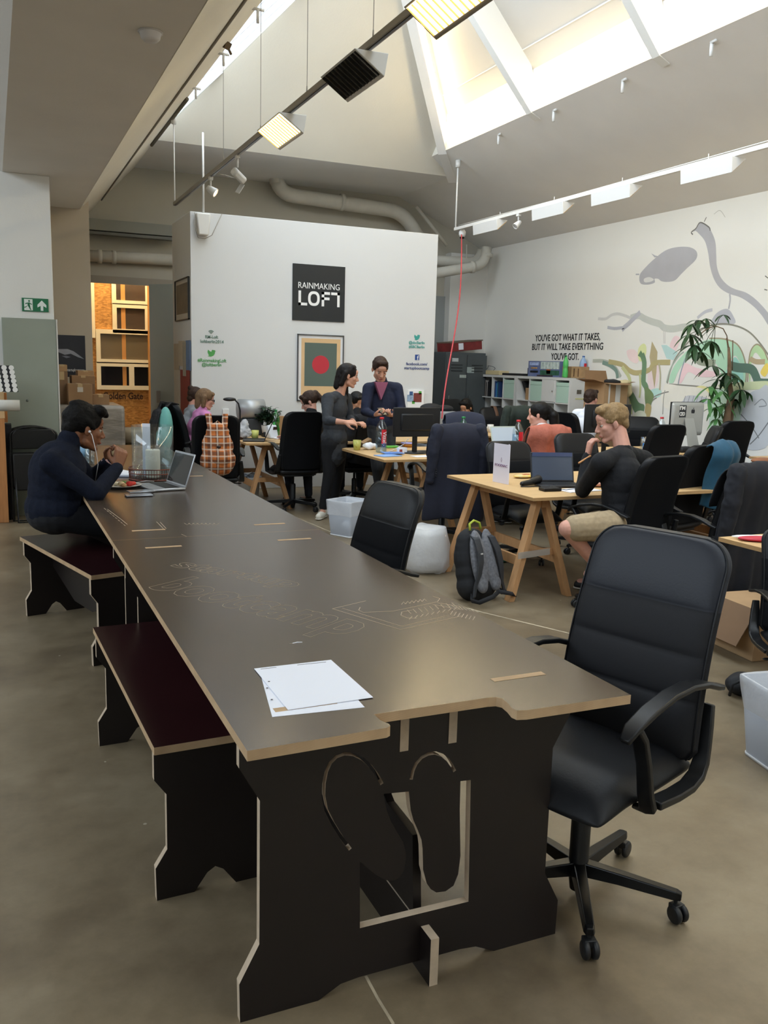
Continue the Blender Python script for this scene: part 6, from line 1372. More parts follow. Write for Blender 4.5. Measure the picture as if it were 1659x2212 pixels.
p = G(1150, 1050, D); o = thing('hand_scanner', 'black corded hand-held device lying on the front desk', 'device', (p.x, p.y, D), .15); MB().rc((-.10, 0, .022), (.0, .01, .028), .019, .024).rc((.0, .01, .03), (.07, .02, .045), .026, .034).build('handle', PLAS, o, remesh=.005, smooth=2); MB().tube([(-.10, 0, .02), (-.13, -.02, .006), (-.08, -.05, .006), (.02, -.06, .006), (.12, -.05, .006)], .004, 6).build('cable', PLAS, o)
p = G(1188, 1060, D); o = thing('portable_drive', 'flat black portable drive at the near edge of the front desk', 'drive', (p.x, p.y, D), -.05); MB().box((0, 0, .012), (.14, .085, .022)).build('case', PLAS, o, bevel=.004); MB().tube([(.07, 0, .012), (.12, -.02, .006), (.22, .02, .006), (.34, .01, .006)], .0025, 6).build('cable', PLAS, o)
a = G(1255, 1060, D); tag(MB().box((a.x, a.y+.02, D+.002), (.30, .16, .004), .1).build('paper_stack', PAP), 'white papers under the forearm of the blond man', 'paper')
tag(MB().box((3.60, 5.62, DZ-.09), (.005, .005, .005)).build('x', PLAS), 'x', 'x') if False else None
p0, p1 = WY(1117, 1200, 5.02), WY(1190, 1192, 4.99)
tag(MB().box((p0+p1)/2, ((p1-p0).length, .004, .045), Matrix.Rotation(math.atan2(-(p1.z-p0.z), (p1.x-p0.x)), 3, 'Y')).build('clear_tape', mat('clear_tape', '#b9b5ac', .25, alpha=.55)), 'strip of clear tape across the near legs of the front trestle', 'tape')
# ------------------------------------------------------------------ mugs, bottles
def mug(p, m, label, s=1, rz=0, grp=None):
    o = thing('mug', label, 'mug', p, rz, grp); MB().lathe([(0, .004), (.028*s, .004), (.036*s, .095*s), (.040*s, .095*s), (.031*s, 0), (0, 0)], n=28).build('cup', m, o)
    MB().tube([(-.036*s, 0, .075*s), (-.058*s, 0, .07*s), (-.062*s, 0, .045*s), (-.034*s, 0, .028*s)], .005*s, 8).build('handle', m, o); return o
YEL = mat('pale_lime_mug', '#c3c46c', .35)
mug(G(771, 972, D), YEL, 'pale lime mug on the middle desk beside the standing woman', 1.05, 1.0); mug(G(551, 949, D), YEL, 'pale lime mug at the near edge of the desk against the box room', 1.05, 0)
def bottle(p, h, r, m, cap, label, water=None, lab=None, grp=None, waist=False, base=0):
    o = thing('bottle', label, 'bottle', (p[0], p[1], p[2]), 0, grp); n = 28
    b_ = [(0, .003), (r*.8, 0), (r, .02*h/.3), (r*.97, h*.2), (r, h*.28)]
    if waist: b_ += [(r*.8, h*.40), (r*.78, h*.46), (r, h*.55)]
    b_ += [(r*.98, h*.60), (r*.92, h*.72), (r*.6, h*.84), (r*.34, h*.91), (r*.32, h*.97)]
    MB().lathe(b_, n=n).build('bottle_body', m, o)
    if water: MB().lathe([(0, .004), (r*.9, .006), (r*.93, h*.3), (r*.93, h*.58), (0, h*.585)], n=n).build('water', water, o)
    MB().lathe([(0, h), (r*.36, h), (r*.38, h*.945), (0, h*.945)], n=18).build('cap', cap, o)
    if lab:
        mb = MB(); k = 10; vs = []
        for i in range(k+1):
            a_ = -1.95+.95*i/k; vs += [(r*1.015*math.cos(a_), r*1.015*math.sin(a_), h*.26), (r*1.015*math.cos(a_), r*1.015*math.sin(a_), h*.66)]
        mb._add(vs, [(2*i, 2*i+2, 2*i+3, 2*i+1) for i in range(k)], True); mb.build('label_wrap', lab, o)
    return o
REDC = mat('red_cap', '#c4242c', .4); GRNC = mat('green_cap', '#1e7a44', .4); BLUC = mat('blue_cap', '#4a6fb0', .4)
BW = thin_glass('water_blue', (.70, .83, .93), .10); GB = thin_glass('green_bottle_plastic', (.25, .80, .38), .12); TB = thin_glass('teal_bottle_plastic', (.40, .82, .72), .12); BB = mat('blue_bottle', '#9db8dc', .25, alpha=.85); GB2 = mat('lime_bottle', '#5cc468', .3, alpha=.85)
LR = mat('label_red', '#c9202c', .5)
p = G(823, 977, D); o = bottle(p, .345, .057, CLEARP, REDC, 'large water bottle with red cap and label at the front of the middle desk', BW, LR)
text('Vittel', .055, Matrix.Rotation(0, 4, 'Z')@basis((-.010, -.0605, .150), (0, 0, -1), (1, 0, 0))@Matrix.Rotation(0, 4, 'Z'), WHT, 'lettering', o, width=.11, align='CENTER')
mb = MB(); mb.T = Matrix.Translation((.006, -.0595, .075))@Matrix.Rotation(math.pi/2, 4, 'X'); mb.tube([(.014*math.cos(a), .017*math.sin(a), 0) for a in [2*math.pi*k/16 for k in range(17)]], .003, 5); mb.build('round_mark', mat('mark_blue', '#2a4a9c', .5), o)
p = G(1117, 957, .74); bottle(WY(1118, 952, 6.9)-Vector((0, 0, 0)) if False else (WY(1118, 952, 7.5).x, 7.5, D), .345, .057, CLEARP, REDC, 'large red capped bottle left of the white laptop lid and the salmon jacket', BW, LR)
bottle((WY(1001, 915, 8.0).x, 8.0, D), .345, .055, TB, GRNC, 'teal plastic bottle seen above the blazer chair')
bottle((WY(596, 910, 9.75).x, 9.75, D), .31, .045, GB, GRNC, 'green plastic bottle beside the small plant', waist=True)
bottle((WY(1428, 930, 7.95).x, 7.95, D), .345, .057, CLEARP, REDC, 'red capped water bottle left of the silver computer', BW)
# ------------------------------------------------------------------ middle desk
def monitor(px0, py0, px1, py1, Y, label, rz=0, m=None, zb=DZ):
    a, b = WY(px0, py1, Y), WY(px1, py0, Y); w_ = b.x-a.x; h_ = b.z-a.z; c = (a+b)/2
    o = thing('monitor', label, 'monitor', (c.x, c.y, zb+.001), rz); m = m or PLAS
    mb = MB(); mb.box((0, 0, c.z-zb), (w_, .022, h_)); mb.build('panel', m, o, bevel=.006); MB().box((0, .0, c.z-zb), (w_*.7, .055, h_*.6)).build('housing', m, o, bevel=.015)
    MB().box((0, .03, (c.z-zb)/2), (.05, .02, c.z-zb)).build('stand', m, o, bevel=.004); MB().lathe([(0, 0), (.12, 0), (.12, .008), (.03, .016), (0, .016)], n=28, sx=1, sy=.75).build('foot', m, o); return o
mo = monitor(848, 881, 951, 944, 7.75, 'wide black monitor on the middle desk with its screen towards the viewer')
MB().box((0, -.0125, WY(900, 912, 7.75).z-DZ), (.50, .002, .26)).build('screen', mat('dark_screen', '#121215', .35), mo)
p = G(790, 962, D); tag(MB().box((p.x, p.y, D+.03), (.13, .05, .05), Euler((.25, -.35, .4)).to_matrix()).build('cardboard_piece', CARD[0]), 'small folded piece of cardboard behind the lime mug', 'cardboard')
p = G(800, 972, D); tag(MB().ell((p.x, p.y+.04, D+.035), (.075, .055, .035)).ell((p.x+.05, p.y+.07, D+.03), (.05, .04, .03)).build('plastic_bag', mat('white_bag', '#e6e8ec', .5), remesh=.008, smooth=2, disp=.03, dscale=.05), 'crumpled white plastic bag beside the big water bottle', 'bag')
for i, (px, py, c, sx, sy, rz, lb) in enumerate(((838, 985, '#7fa3d6', .22, .16, .25, 'lower pale blue exercise book in front of the big water bottle'), (848, 981, '#5f83c0', .20, .15, -.15, 'upper blue exercise book in front of the big water bottle'))):
    p = G(px, py, D); tag(MB().box((p.x, p.y, D+.004+.009*i), (sx, sy, .007), rz).build('exercise_book', mat('book'+c, c, .6)), lb, 'book', 'blue exercise books')
p = G(848, 968, D); tag(MB().box((p.x, p.y+.02, D+.012), (.13, .06, .022), .1).build('green_packet', mat('packet_green', '#6bbf52', .5), bevel=.006), 'bright green packet right of the big water bottle', 'packet')
p = G(868, 979, D); o = thing('small_carton', 'small white carton with red and brown print on the middle desk', 'carton', (p.x, p.y, D), .2); MB().b2((-.05, -.02, 0), (.05, .02, .055)).build('carton', PAP, o, bevel=.002); MB().b2((-.045, -.0215, .015), (-.01, -.0205, .04)).build('print', mat('print_red', '#9a4a3c', .6), o)
p = G(884, 966, D); o = thing('food_tub', 'orange and lilac food tub before the wide monitor', 'tub', (p.x, p.y+.03, D)); MB().lathe([(0, 0), (.05, 0), (.075, .035), (0, .035)], n=24).build('tub', mat('tub_orange', '#c98a3c', .5), o); MB().lathe([(0, .0355), (.078, .0355), (.078, .045), (0, .045)], n=24).build('lid', mat('tub_lilac', '#9a95c8', .5), o)
p = G(905, 977, D); tag(MB().box((p.x, p.y, D+.008), (.36, .12, .014), .0).build('keyboard', KEYS, bevel=.003), 'black keyboard on the middle desk before the wide monitor', 'keyboard')
p = G(910, 986, D); tag(MB().box((p.x+.02, p.y, D+.002), (.22, .12, .003), .15).build('paper_sheet', PAP), 'white sheet at the near edge of the middle desk', 'paper')
p = G(929, 966, D); tag(MB().lathe([(0, 0), (.033, 0), (.033, .09), (.026, .10), (0, .10)], (p.x, p.y, D), 20).build('drink_can', SIL), 'silver drink can beside the blazer chair', 'can')
tag(MB().tube([G(825, 976, D)+Vector((.06, -.03, .003)), G(850, 974, D)+Vector((0, 0, .01)), G(872, 966, D)+Vector((0, 0, .03)), WY(882, 948, 7.6)], .004, 6).build('white_cable', mat('earphone_white')), 'white cable curling up from the big bottle towards the monitor', 'cable')
# ------------------------------------------------------------------ desk against the box room
c = G(555, 944, D); laptop((WY(572, 940, 9.25).x, 9.25, D), math.radians(-108), .33, .23, .42, mat('laptop_dark', '#2c2a29', .45), 'open dark grey laptop on the desk against the box room')
p = G(524, 945, D); tag(MB().ell((p.x, p.y, D+.014), (.05, .032, .016)).build('mouse', PLAS), 'black mouse at the corner of the desk against the box room', 'mouse')
p = G(576, 944, D); o = thing('phone_charger_dock', 'black desk device with tangled cables behind the lime mug', 'device', (p.x+.03, p.y+.03, D)); MB().prism([(-.06, 0), (.06, 0), (.06, .03), (-.04, .06)], 'x', -.07, .07).build('case', PLAS, o, bevel=.006); MB().tube([(.03, .05, .05), (.1, .1, .03), (.06, .2, .01), (.15, .25, .02), (.18, .30, .08), (.17, .32, .2)], .004, 6).build('cable', mat('dark_blue_cable', '#23303a', .5), o)
p = G(612, 947, D); tag(MB().box((p.x, p.y+.0, D+.007), (.25, .19, .012), .05).build('paper_stack', PAP), 'white paper stack at the near edge of the desk against the box room', 'paper')
p = G(610, 938, D); tag(MB().box((p.x+.02, p.y+.06, D+.024), (.24, .17, .018), .1).build('ring_binder', mat('binder_green', '#2c7a55', .5), bevel=.002), 'green binder lying on the white paper stack', 'binder')
p = G(612, 930, D); tag(MB().box((p.x+.0, p.y+.1, D+.038), (.22, .16, .006), .25).build('paper_sheet', PAP), 'loose white sheet on top of the green binder', 'paper')
p = WY(588, 925, 9.55); o = thing('label_printer', 'white desk phone unit with a small dark display by the plant', 'device', (p.x, 9.55, D), .2); MB().prism([(-.06, 0), (.07, 0), (.05, .14), (-.0, .15)], 'x', -.055, .055).build('case', mat('device_white', '#d5dae0', .4), o, bevel=.012); MB().box((.01, -.052, .115), (.05, .006, .035), Euler((.3, 0, 0)).to_matrix()).build('display', BLKS, o)
p = WY(578, 915, 9.9); pt = thing('potted_plant', 'small bushy green plant in a pot on the desk against the box room', 'plant', (p.x, 9.9, D)); MB().lathe([(0, 0), (.055, 0), (.075, .12), (.07, .12), (.052, .01), (0, .01)], n=24).build('pot', mat('pot_white', '#cfcac0', .5), pt); MB().lathe([(0, .11), (.069, .11), (0, .112)], n=16).build('soil', mat('soil', '#2a211a', .9), pt)
LEAFD = mat('leaf_dark', '#24402a', .5, noise=.3, nscale=20); mb = MB()
def leafblade(mb, base, d, up, L, W_, bend=.2, n=5):
    d = Vector(d).normalized(); s = d.cross(Vector(up)).normalized(); u = s.cross(d); vs = []
    for i in range(n+1):
        f = i/n; c = base+d*L*f-u*bend*L*f*f; w2 = W_*.5*math.sin(math.pi*min(1, f*.93+.04))**.8; vs += [c-s*w2+u*w2*.25, c, c+s*w2+u*w2*.25]
    fs = []
    for i in range(n): fs += [(3*i, 3*i+1, 3*i+4, 3*i+3), (3*i+1, 3*i+2, 3*i+5, 3*i+4)]
    mb._add(vs, fs, True)
stm_ = MB()
for i in range(46):
    a_ = random.uniform(0, 6.28); tilt = random.uniform(.1, 1.0); L = random.uniform(.12, .24); tip = Vector((math.cos(a_)*math.sin(tilt)*L*1.1, math.sin(a_)*math.sin(tilt)*L*.8, .11+math.cos(tilt)*L)); stm_.tube([(0, 0, .11), tip*.55+Vector((0, 0, .05)), tip], .002, 4)
    for k in range(11):
        f = .45+.55*k/10; b_ = Vector((0, 0, .11)).lerp(tip, f); a2 = random.uniform(0, 6.28); leafblade(mb, b_, (math.cos(a2), math.sin(a2), random.uniform(.0, .8)), (0, 0, 1), random.uniform(.04, .065), .03, .3, 3)
stm_.build('stems', mat('stem_green', '#3c4a2a', .7), pt); mb.build('foliage', LEAFD, pt).__setitem__('kind', 'stuff')
p = WY(606, 910, 10.0); tag(MB().b2((p.x-.045, 10.0, D), (p.x+.045, 10.06, D+.22)).build('cardboard_box', CARD[0], bevel=.003), 'narrow upright cardboard box right of the green bottle', 'box')
p = WY(542, 875, 10.05); o = thing('paper_roll_dispenser', 'grey cylindrical metal dispenser on a dark base behind the small plant', 'dispenser', (p.x, 10.05, D)); a, b = WY(527, 890, 10.05), WY(556, 858, 10.05)
MB().tube([(-.15, 0, .30), (.15, 0, .30)], .115, 24).build('drum', mat('dull_metal', '#a9abac', .4, .4), o); MB().b2((-.13, -.08, 0), (.13, .08, .19)).build('base', mat('dark_grey_base', '#3a3d40', .5), o, bevel=.01)
p = WY(516, 905, 9.6); o = thing('desk_lamp', 'black gooseneck desk lamp with an oval head on the desk against the box room', 'lamp', (p.x+.02, 9.7, D)); MB().lathe([(0, 0), (.08, 0), (.08, .012), (.02, .02), (0, .02)], n=24).build('base', PLAS, o); MB().tube([(0, 0, .01), (.02, 0, .15), (.02, 0, .30), (.0, 0, .38), (-.04, 0, .42)], .009, 8).build('neck', PLAS, o); MB().ell((-.10, 0, .425), (.075, .05, .022)).build('lamp_head', PLAS, o)
p = WY(530, 925, 9.3); o = thing('carrier_bag', 'clear plastic bag with an empty bottle behind the dark laptop', 'bag', (p.x, 9.45, D)); MB().ell((0, 0, .07), (.11, .08, .07)).ell((.03, 0, .14), (.05, .05, .08)).build('bag_film', LINER, o, remesh=.008, smooth=2, disp=.04, dscale=.05); MB().ell((-.03, .0, .03), (.09, .06, .03)).build('bag_contents', mat('dark_red_stuff', '#4a2c2c', .6), o)
p = WY(487, 890, BY); tag(MB().box((p.x, BY-.012, p.z), (.08, .022, .08)).build('wall_socket', WHT, bevel=.004), 'white wall socket on the box room above the checked rucksack', 'socket')
# ------------------------------------------------------------------ garments and bags on chairs
def on_chair(ch_, name, label, cat, grp=None):
    o = thing(name, label, cat, ch_.location, ch_.rotation_euler.z, grp); o.scale = ch_.scale; return o
def drape(ch_, m, label, name='jacket', w=.52, back=.55, front=.30, folds=5, amp=.018, top=1.105, sleeves=True, cat='jacket', skew=0, seed=1, wb=None, side=0):
    rnd = random.Random(seed); o = on_chair(ch_, name, label, cat)
    path = [(-.205, top-front), (-.245, top-front*.5), (-.275, top-.06), (-.315, top+.012), (-.37, top+.012), (-.415, top-.05)]
    nb = 9; path += [(-.42+.02*math.sin(i*.6)+.012*i, top-.05-(back-.05)*(i+1)/nb) for i in range(nb)]
    nu = 25; vs = []; ph = [rnd.uniform(0, 6) for _ in range(3)]; wb = wb or w
    for layer in (0, 1):
        for j, (y, z) in enumerate(path):
            f = max(0, (j-4)/(len(path)-5)); ww = w+(wb-w)*f
            # outward direction
            a, b = path[max(j-1, 0)], path[min(j+1, len(path)-1)]; d = Vector((0, b[0]-a[0], b[1]-a[1])).normalized(); n = Vector((0, -d.z, d.y)); n = -n if (j < 3 and n.y < 0) or (j > 4 and n.y > 0) else n
            if 3 <= j <= 4: n = Vector((0, 0, 1))
            for i in range(nu):
                u = -1+2*i/(nu-1); amp_ = amp*(.25+.9*f); dn = amp_*math.sin(u*folds*2.2+ph[0]+f*1.3)+amp_*.5*math.sin(u*folds*4.1+ph[1]); edge = abs(u)**4*.07*(1 if j > 4 else .4)
                x = u*ww/2*(1-.12*max(0, 1-abs(j-3.5)/2.5))+skew*f; zz = z-abs(u)**3*.035*(1 if 2 < j < 6 else 0)+(rnd.uniform(-.01, .01)+.02*math.sin(u*3+ph[2]) if j == len(path)-1 else 0)
                vs.append(Vector((x, y+(edge if j > 4 else 0), zz))+n*(dn+(.012 if layer == 0 else 0)))
    N = nu*len(path); fs = []
    for L in (0, 1):
        for j in range(len(path)-1):
            for i in range(nu-1): q = (L*N+j*nu+i, L*N+j*nu+i+1, L*N+(j+1)*nu+i+1, L*N+(j+1)*nu+i); fs.append(q if L == 0 else q[::-1])
    J_ = len(path); bd = [i for i in range(nu)]+[j*nu+nu-1 for j in range(1, J_)]+[(J_-1)*nu+i for i in range(nu-2, -1, -1)]+[j*nu for j in range(J_-2, 0, -1)]
    for k in range(len(bd)): a, b = bd[k], bd[(k+1) % len(bd)]; fs.append((a, a+N, b+N, b))
    MB()._add(vs, fs, True).build('cloth', m, o, sub=1)
    if sleeves:
        for s in (-1, 1):
            x = s*w*.47; mb = MB(); mb.rc((x*.85, -.36, top-.04), (x, -.37, top-.22), .06, .055, 14).rc((x, -.37, top-.22), (x*1.02+.01*s, -.35, top-.48), .055, .045, 14)
            mb.build('sleeve', m, o, remesh=.009, smooth=3, disp=.02, dscale=.07)
    return o
BLZ = mat('navy_blazer', '#1c1f2e', .85, noise=.1, nscale=30); SALM = mat('salmon_jacket_cloth', '#a8604e', .85, noise=.12, nscale=25, bump=.4, bscale=60); DGC = mat('dark_green_coat', '#232c26', .85, noise=.15, nscale=20); TEALJ = mat('teal_jacket_cloth', '#1f4d66', .6, noise=.1, nscale=20); PIN = mat('pinstripe_cloth', '#191a20', .9, noise=.2, nscale=10); BCO = mat('black_coat', '#16171b', .9)
bz = drape(c6, BLZ, 'dark navy blazer hung over the chair before the middle desk', 'blazer', w=.50, back=.86, front=.3, folds=3, amp=.016, wb=.60, seed=3)
for i in range(4): MB().lathe([(0, 0), (.008, 0), (.008, .003), (0, .004)], n=10).build('sleeve_button', BCO, bz).matrix_local = Matrix.Translation((-.22, -.425, .66+.02*i))@Matrix.Rotation(math.pi/2, 4, 'X')
drape(c9, SALM, 'salmon jacket wrapped round a chair back', 'jacket', w=.47, back=.50, front=.28, folds=4, seed=5, sleeves=False)
drape(c10b, DGC, 'dark green coat slung over a far chair', 'coat', w=.50, back=.55, folds=4, seed=8)
drape(c15, TEALJ, 'teal jacket thrown over the shoulder of a black chair', 'jacket', w=.34, back=.50, front=.25, folds=3, amp=.022, sleeves=False, skew=.04, seed=11).location = c15.location+Vector((.11, -.06, 0))
drape(c16, PIN, 'dark pinstriped jacket over the chair at the right edge of the photo', 'jacket', w=.54, back=.88, folds=4, wb=.62, seed=13)
drape(cst, BCO, 'black coat over the chair between the two standing people', 'coat', w=.50, back=.60, folds=4, seed=15)
drape(c6b, mat('navy_cover', '#23283a', .85), 'navy cover over the chair behind the blazer', 'cover', w=.50, back=.35, front=.4, folds=2, amp=.006, sleeves=False, seed=4, cat='cover')
o = on_chair(c10, 'shoulder_strap', 'brown leather strap lying over a far chair back', 'strap'); MB().band([(-.05, -.235, .80), (-.03, -.27, 1.0), (-.01, -.31, 1.095), (0, -.37, 1.10), (.02, -.42, .98), (.06, -.42, .7)], .05, .006, (1, 0, 0)).build('strap_band', mat('brown_leather', '#5c3f2c', .6), o)
def plaid():
    m = bpy.data.materials.new('orange_plaid'); m.use_nodes = True; nt = m.node_tree; b = nt.nodes['Principled BSDF']; tc = nt.nodes.new('ShaderNodeTexCoord'); sp = nt.nodes.new('ShaderNodeSeparateXYZ'); nt.links.new(tc.outputs['Object'], sp.inputs[0])
    def stripes(src, per, duty, off=0):
        a = nt.nodes.new('ShaderNodeMath'); a.operation = 'ADD'; a.inputs[1].default_value = 10+off; nt.links.new(src, a.inputs[0])
        k = nt.nodes.new('ShaderNodeMath'); k.operation = 'MODULO'; k.inputs[1].default_value = per; nt.links.new(a.outputs[0], k.inputs[0])
        l = nt.nodes.new('ShaderNodeMath'); l.operation = 'LESS_THAN'; l.inputs[1].default_value = per*duty; nt.links.new(k.outputs[0], l.inputs[0]); return l.outputs[0]
    def mix(f, c1, c2, fac=1):
        x = nt.nodes.new('ShaderNodeMix'); x.data_type = 'RGBA'; q = nt.nodes.new('ShaderNodeMath'); q.operation = 'MULTIPLY'; q.inputs[1].default_value = fac; nt.links.new(f, q.inputs[0]); nt.links.new(q.outputs[0], x.inputs[0])
        nt.links.new(c1, x.inputs[6]); x.inputs[7].default_value = (*srgb(c2), 1); return x.outputs[2]
    rgb = nt.nodes.new('ShaderNodeRGB'); rgb.outputs[0].default_value = (*srgb('#b5662c'), 1); c = rgb.outputs[0]
    c = mix(stripes(sp.outputs[0], .075, .40), c, '#3c2420', .62); c = mix(stripes(sp.outputs[2], .075, .40), c, '#3c2420', .62)
    c = mix(stripes(sp.outputs[0], .06, .22, .035), c, '#e6d9c8', .45); c = mix(stripes(sp.outputs[2], .06, .22, .035), c, '#e6d9c8', .45)
    nt.links.new(c, b.inputs['Base Color']); b.inputs['Roughness'].default_value = .85; return m
PLD = plaid()
def pack(ch_, label, m, s=1, dx=0, dy=0, trim=None, dz=0):
    o = on_chair(ch_, 'rucksack', label, 'rucksack', 'rucksacks on chair backs'); y = -.45+dy; trim = trim or m
    MB().ell((dx, y, .78+dz), (.15*s, .09*s, .20*s)).ell((dx, y-.02, .66+dz), (.17*s, .11*s, .15*s)).ell((dx, y+.01, .93+dz), (.11*s, .07*s, .09*s)).build('bag_body', m, o, remesh=.008, smooth=4, disp=.02, dscale=.08)
    MB().ell((dx+.02, y-.10*s, .69+dz), (.10*s, .04*s, .08*s)).build('front_pocket', m, o, disp=.01, dscale=.06)
    for k in (-1, 1): MB().band([(dx+k*.07*s, -.24, .95+dz*.5), (dx+k*.08*s, -.30, 1.085), (dx+k*.08*s, -.37, 1.095), (dx+k*.07*s, y+.03, 1.0+dz), (dx+k*.06*s, y+.01, .92+dz)], .055*s, .012, (1, 0, 0)).build('shoulder_strap', trim, o, bevel=.003)
    MB().tube([(dx-.04, y+.02, 1.0+dz), (dx, y+.0, 1.035+dz), (dx+.04, y+.02, 1.0+dz)], .007, 6).build('top_handle', trim, o)
    return o
pk = pack(c4, 'orange checked rucksack hanging from a black chair', PLD, 1.0); MB().ell((.0, -.57, .80), (.02, .01, .016)).build('badge', mat('badge_dark', '#2a1a14', .4), pk)
pack(c5, 'black rucksack hanging from a chair near the pink shirt', mat('black_nylon'), 1.1, -.04)
o = on_chair(c5, 'rucksack', 'pale turquoise rucksack with black straps behind the black one', 'rucksack', 'rucksacks on chair backs'); o.location = c5.location
MB().ell((.17, -.46, .84), (.10, .07, .22)).ell((.17, -.48, .74), (.11, .08, .14)).build('bag_body', mat('turquoise_nylon', '#6fb0a8', .7), o, remesh=.008, smooth=4); MB().band([(.14, -.30, 1.08), (.14, -.38, 1.10), (.15, -.53, .98), (.16, -.56, .82)], .035, .012, (1, 0, 0)).build('shoulder_strap', mat('black_nylon'), o)
# ------------------------------------------------------------------ lockers, shelves and what is on them
LKM = mat('locker_grey', '#4a5053', .5, noise=.06, nscale=6); YLK = 13.2
a, b = WX(1058, 742, 8.1), WX(1025, 742, 8.1)
lx0, lx1 = 7.22, 8.12; LH = WY(985, 762, 13.9).z
lk = thing('steel_locker', 'dark grey steel locker with stickers in the far right corner', 'locker'); LY0, LY1 = 13.42, 14.05
xl = WY(962, 800, LY0).x; xr = WY(1003, 800, LY0).x
MB().b2((xl, LY0, .001), (xl+.78, LY1, LH)).build('cabinet', LKM, lk, bevel=.004)
for i in range(2):
    dx0 = xl+.02+i*.40; d_ = MB().b2((dx0, LY0-.015, .05), (dx0+.38, LY0-.001, LH-.04)).build('locker_door', LKM, lk, bevel=.003)
    mb = MB()
    for k in range(3): mb.b2((dx0+.08, LY0-.02, LH-.22-.05*k), (dx0+.30, LY0-.015, LH-.205-.05*k))
    mb.build('vent_slots', mat('slot_dark', '#23282a', .6), d_); MB().b2((dx0+.04, LY0-.03, .95), (dx0+.06, LY0-.015, 1.1)).build('handle', mat('steel'), d_)
for x, z, w_, h_, c in ((.22, .93, .12, .06, '#b9c0c0'), (.30, .52, .07, .08, '#c4c9c6'), (.42, .78, .13, .05, '#a8b2ae'), (.25, .42, .09, .09, '#8b9896'), (.10, .34, .08, .12, '#b0b4b4'), (.60, .84, .14, .10, '#9aa6a4'), (.5, .55, .10, .06, '#c8cdca'), (.24, .2, .05, .1, '#1a1c1e')):
    MB().b2((xl+x*.8-w_/2, LY0-.018, LH*z-h_/2), (xl+x*.8+w_/2, LY0-.0155, LH*z+h_/2)).build('sticker', mat('stk'+c, c, .5, noise=.15, nscale=50), lk)
c = Vector((xl+.42, LY0+.3, LH+.002)); o = thing('shoe_box', 'worn red and brown box tilted on top of the dark lockers', 'box', c, .12); R = Euler((0, -.10, 0)).to_matrix(); MB().box((0, 0, .11), (.66, .42, .15), R).build('carton', mat('box_red', '#7c2b2a', .6, noise=.2, nscale=8), o, bevel=.004); MB().box((0, 0, .19), (.68, .44, .02), R).build('lid', mat('box_brown', '#6d6054', .7), o); MB().box((-.12, -.212, .10), (.10, .004, .11), R).build('label_sticker', PAP, o)
SHW = mat('shelf_white', '#d6d6d4', .45); SHB = mat('shelf_inside', '#c4c4c2', .6)
MINT = mat('mint_box', '#b5d2c3', .6)
def shelf(y0, label, fill):
    # cube shelf 4 x 4 against the right wall, front towards -x, y0 = near end
    X0, X1, H_, Wd, t_ = 7.80, 8.18, 1.47, 1.49, .038
    o = thing('cube_shelf', label, 'shelf', (X0, y0, 0), 0, 'white cube shelves on the right wall'); mb = MB(); d = X1-X0
    mb.b2((0, 0, 0), (d, t_, H_)).b2((0, Wd-t_, 0), (d, Wd, H_)).b2((0, t_, H_-t_), (d, Wd-t_, H_)).b2((0, t_, 0), (d, Wd-t_, t_)); mb.build('carcass', SHW, o)
    c_ = (Wd-2*t_-3*.016)/4; ch_ = (H_-2*t_-3*.016)/4
    for i in range(1, 4): MB().b2((.003, t_+i*c_+(i-1)*.016, t_), (d, t_+i*(c_+.016), H_-t_)).build('divider', SHW, o)
    for i in range(1, 4): MB().b2((.003, t_, t_+i*ch_+(i-1)*.016), (d, Wd-t_, t_+i*(ch_+.016))).build('shelf_board', SHW, o)
    def cell(col, row): return Vector((X0, y0+t_+(3-col)*(c_+.016), t_+row*(ch_+.016))), c_, ch_   # col 0 = far end (left in the photo)
    return o, cell
s1, cell1 = shelf(12.35, 'white cube shelf unit beside the lockers, with books and one mint box', None)
s2, cell2 = shelf(10.84, 'white cube shelf unit nearer the viewer, with mint boxes and a white door', None)
def books(cell, col, row, cols, label, n, hs):
    b_, cw, chh = cell(col, row); y = b_.y+cw-.02
    for i in range(n):
        w_ = random.uniform(.018, .04); h_ = hs*random.uniform(.85, 1.05); c = cols[i % len(cols)]
        if y-w_ < b_.y+.02: break
        o = MB().b2((b_.x+.04, y-w_, b_.z+.001), (b_.x+.24, y-.001, b_.z+h_)).build('book', mat('bk'+c, c, .6)); y -= w_+.001
        tag(o, label+['', ', second from the locker side', ', third from the locker side', ', fourth from the locker side', ', fifth from the locker side', ', sixth from the locker side', ', seventh from the locker side', ', eighth from the locker side'][i] if i else label+', nearest the lockers', 'book', 'books in the cube shelves')
books(cell1, 0, 3, ['#2c4a7a', '#3a6a9c', '#27324a', '#7a6a8c', '#9c8a8c'], 'book in the first top cube by the lockers', 7, .27)
books(cell1, 1, 3, ['#15161a', '#222226', '#9a938c', '#1c1c20', '#b5b0aa', '#1a1a1e'], 'book in the second top cube', 7, .28)
books(cell1, 2, 3, ['#27406c', '#2c63a8', '#3c78b8', '#2f7a6c', '#27406c'], 'folder in the third top cube', 6, .27)
def cubebox(cell, col, row, m, label, lid=True):
    b_, cw, chh = cell(col, row); o = thing('storage_box', label, 'box', (b_.x, b_.y, b_.z), 0, 'mint boxes in the cube shelves'); MB().b2((.01, .012, .001), (.34, cw-.012, chh-.04)).build('box_body', m, o, bevel=.006); MB().b2((.006, .008, chh-.09), (.344, cw-.008, chh-.035)).build('lid', m, o, bevel=.004)
cubebox(cell1, 3, 3, MINT, 'mint storage box in the last top cube of the shelf beside the lockers'); cubebox(cell2, 1, 3, MINT, 'mint storage box left of the white cupboard door'); cubebox(cell2, 3, 3, MINT, 'mint storage box right of the white cupboard door')
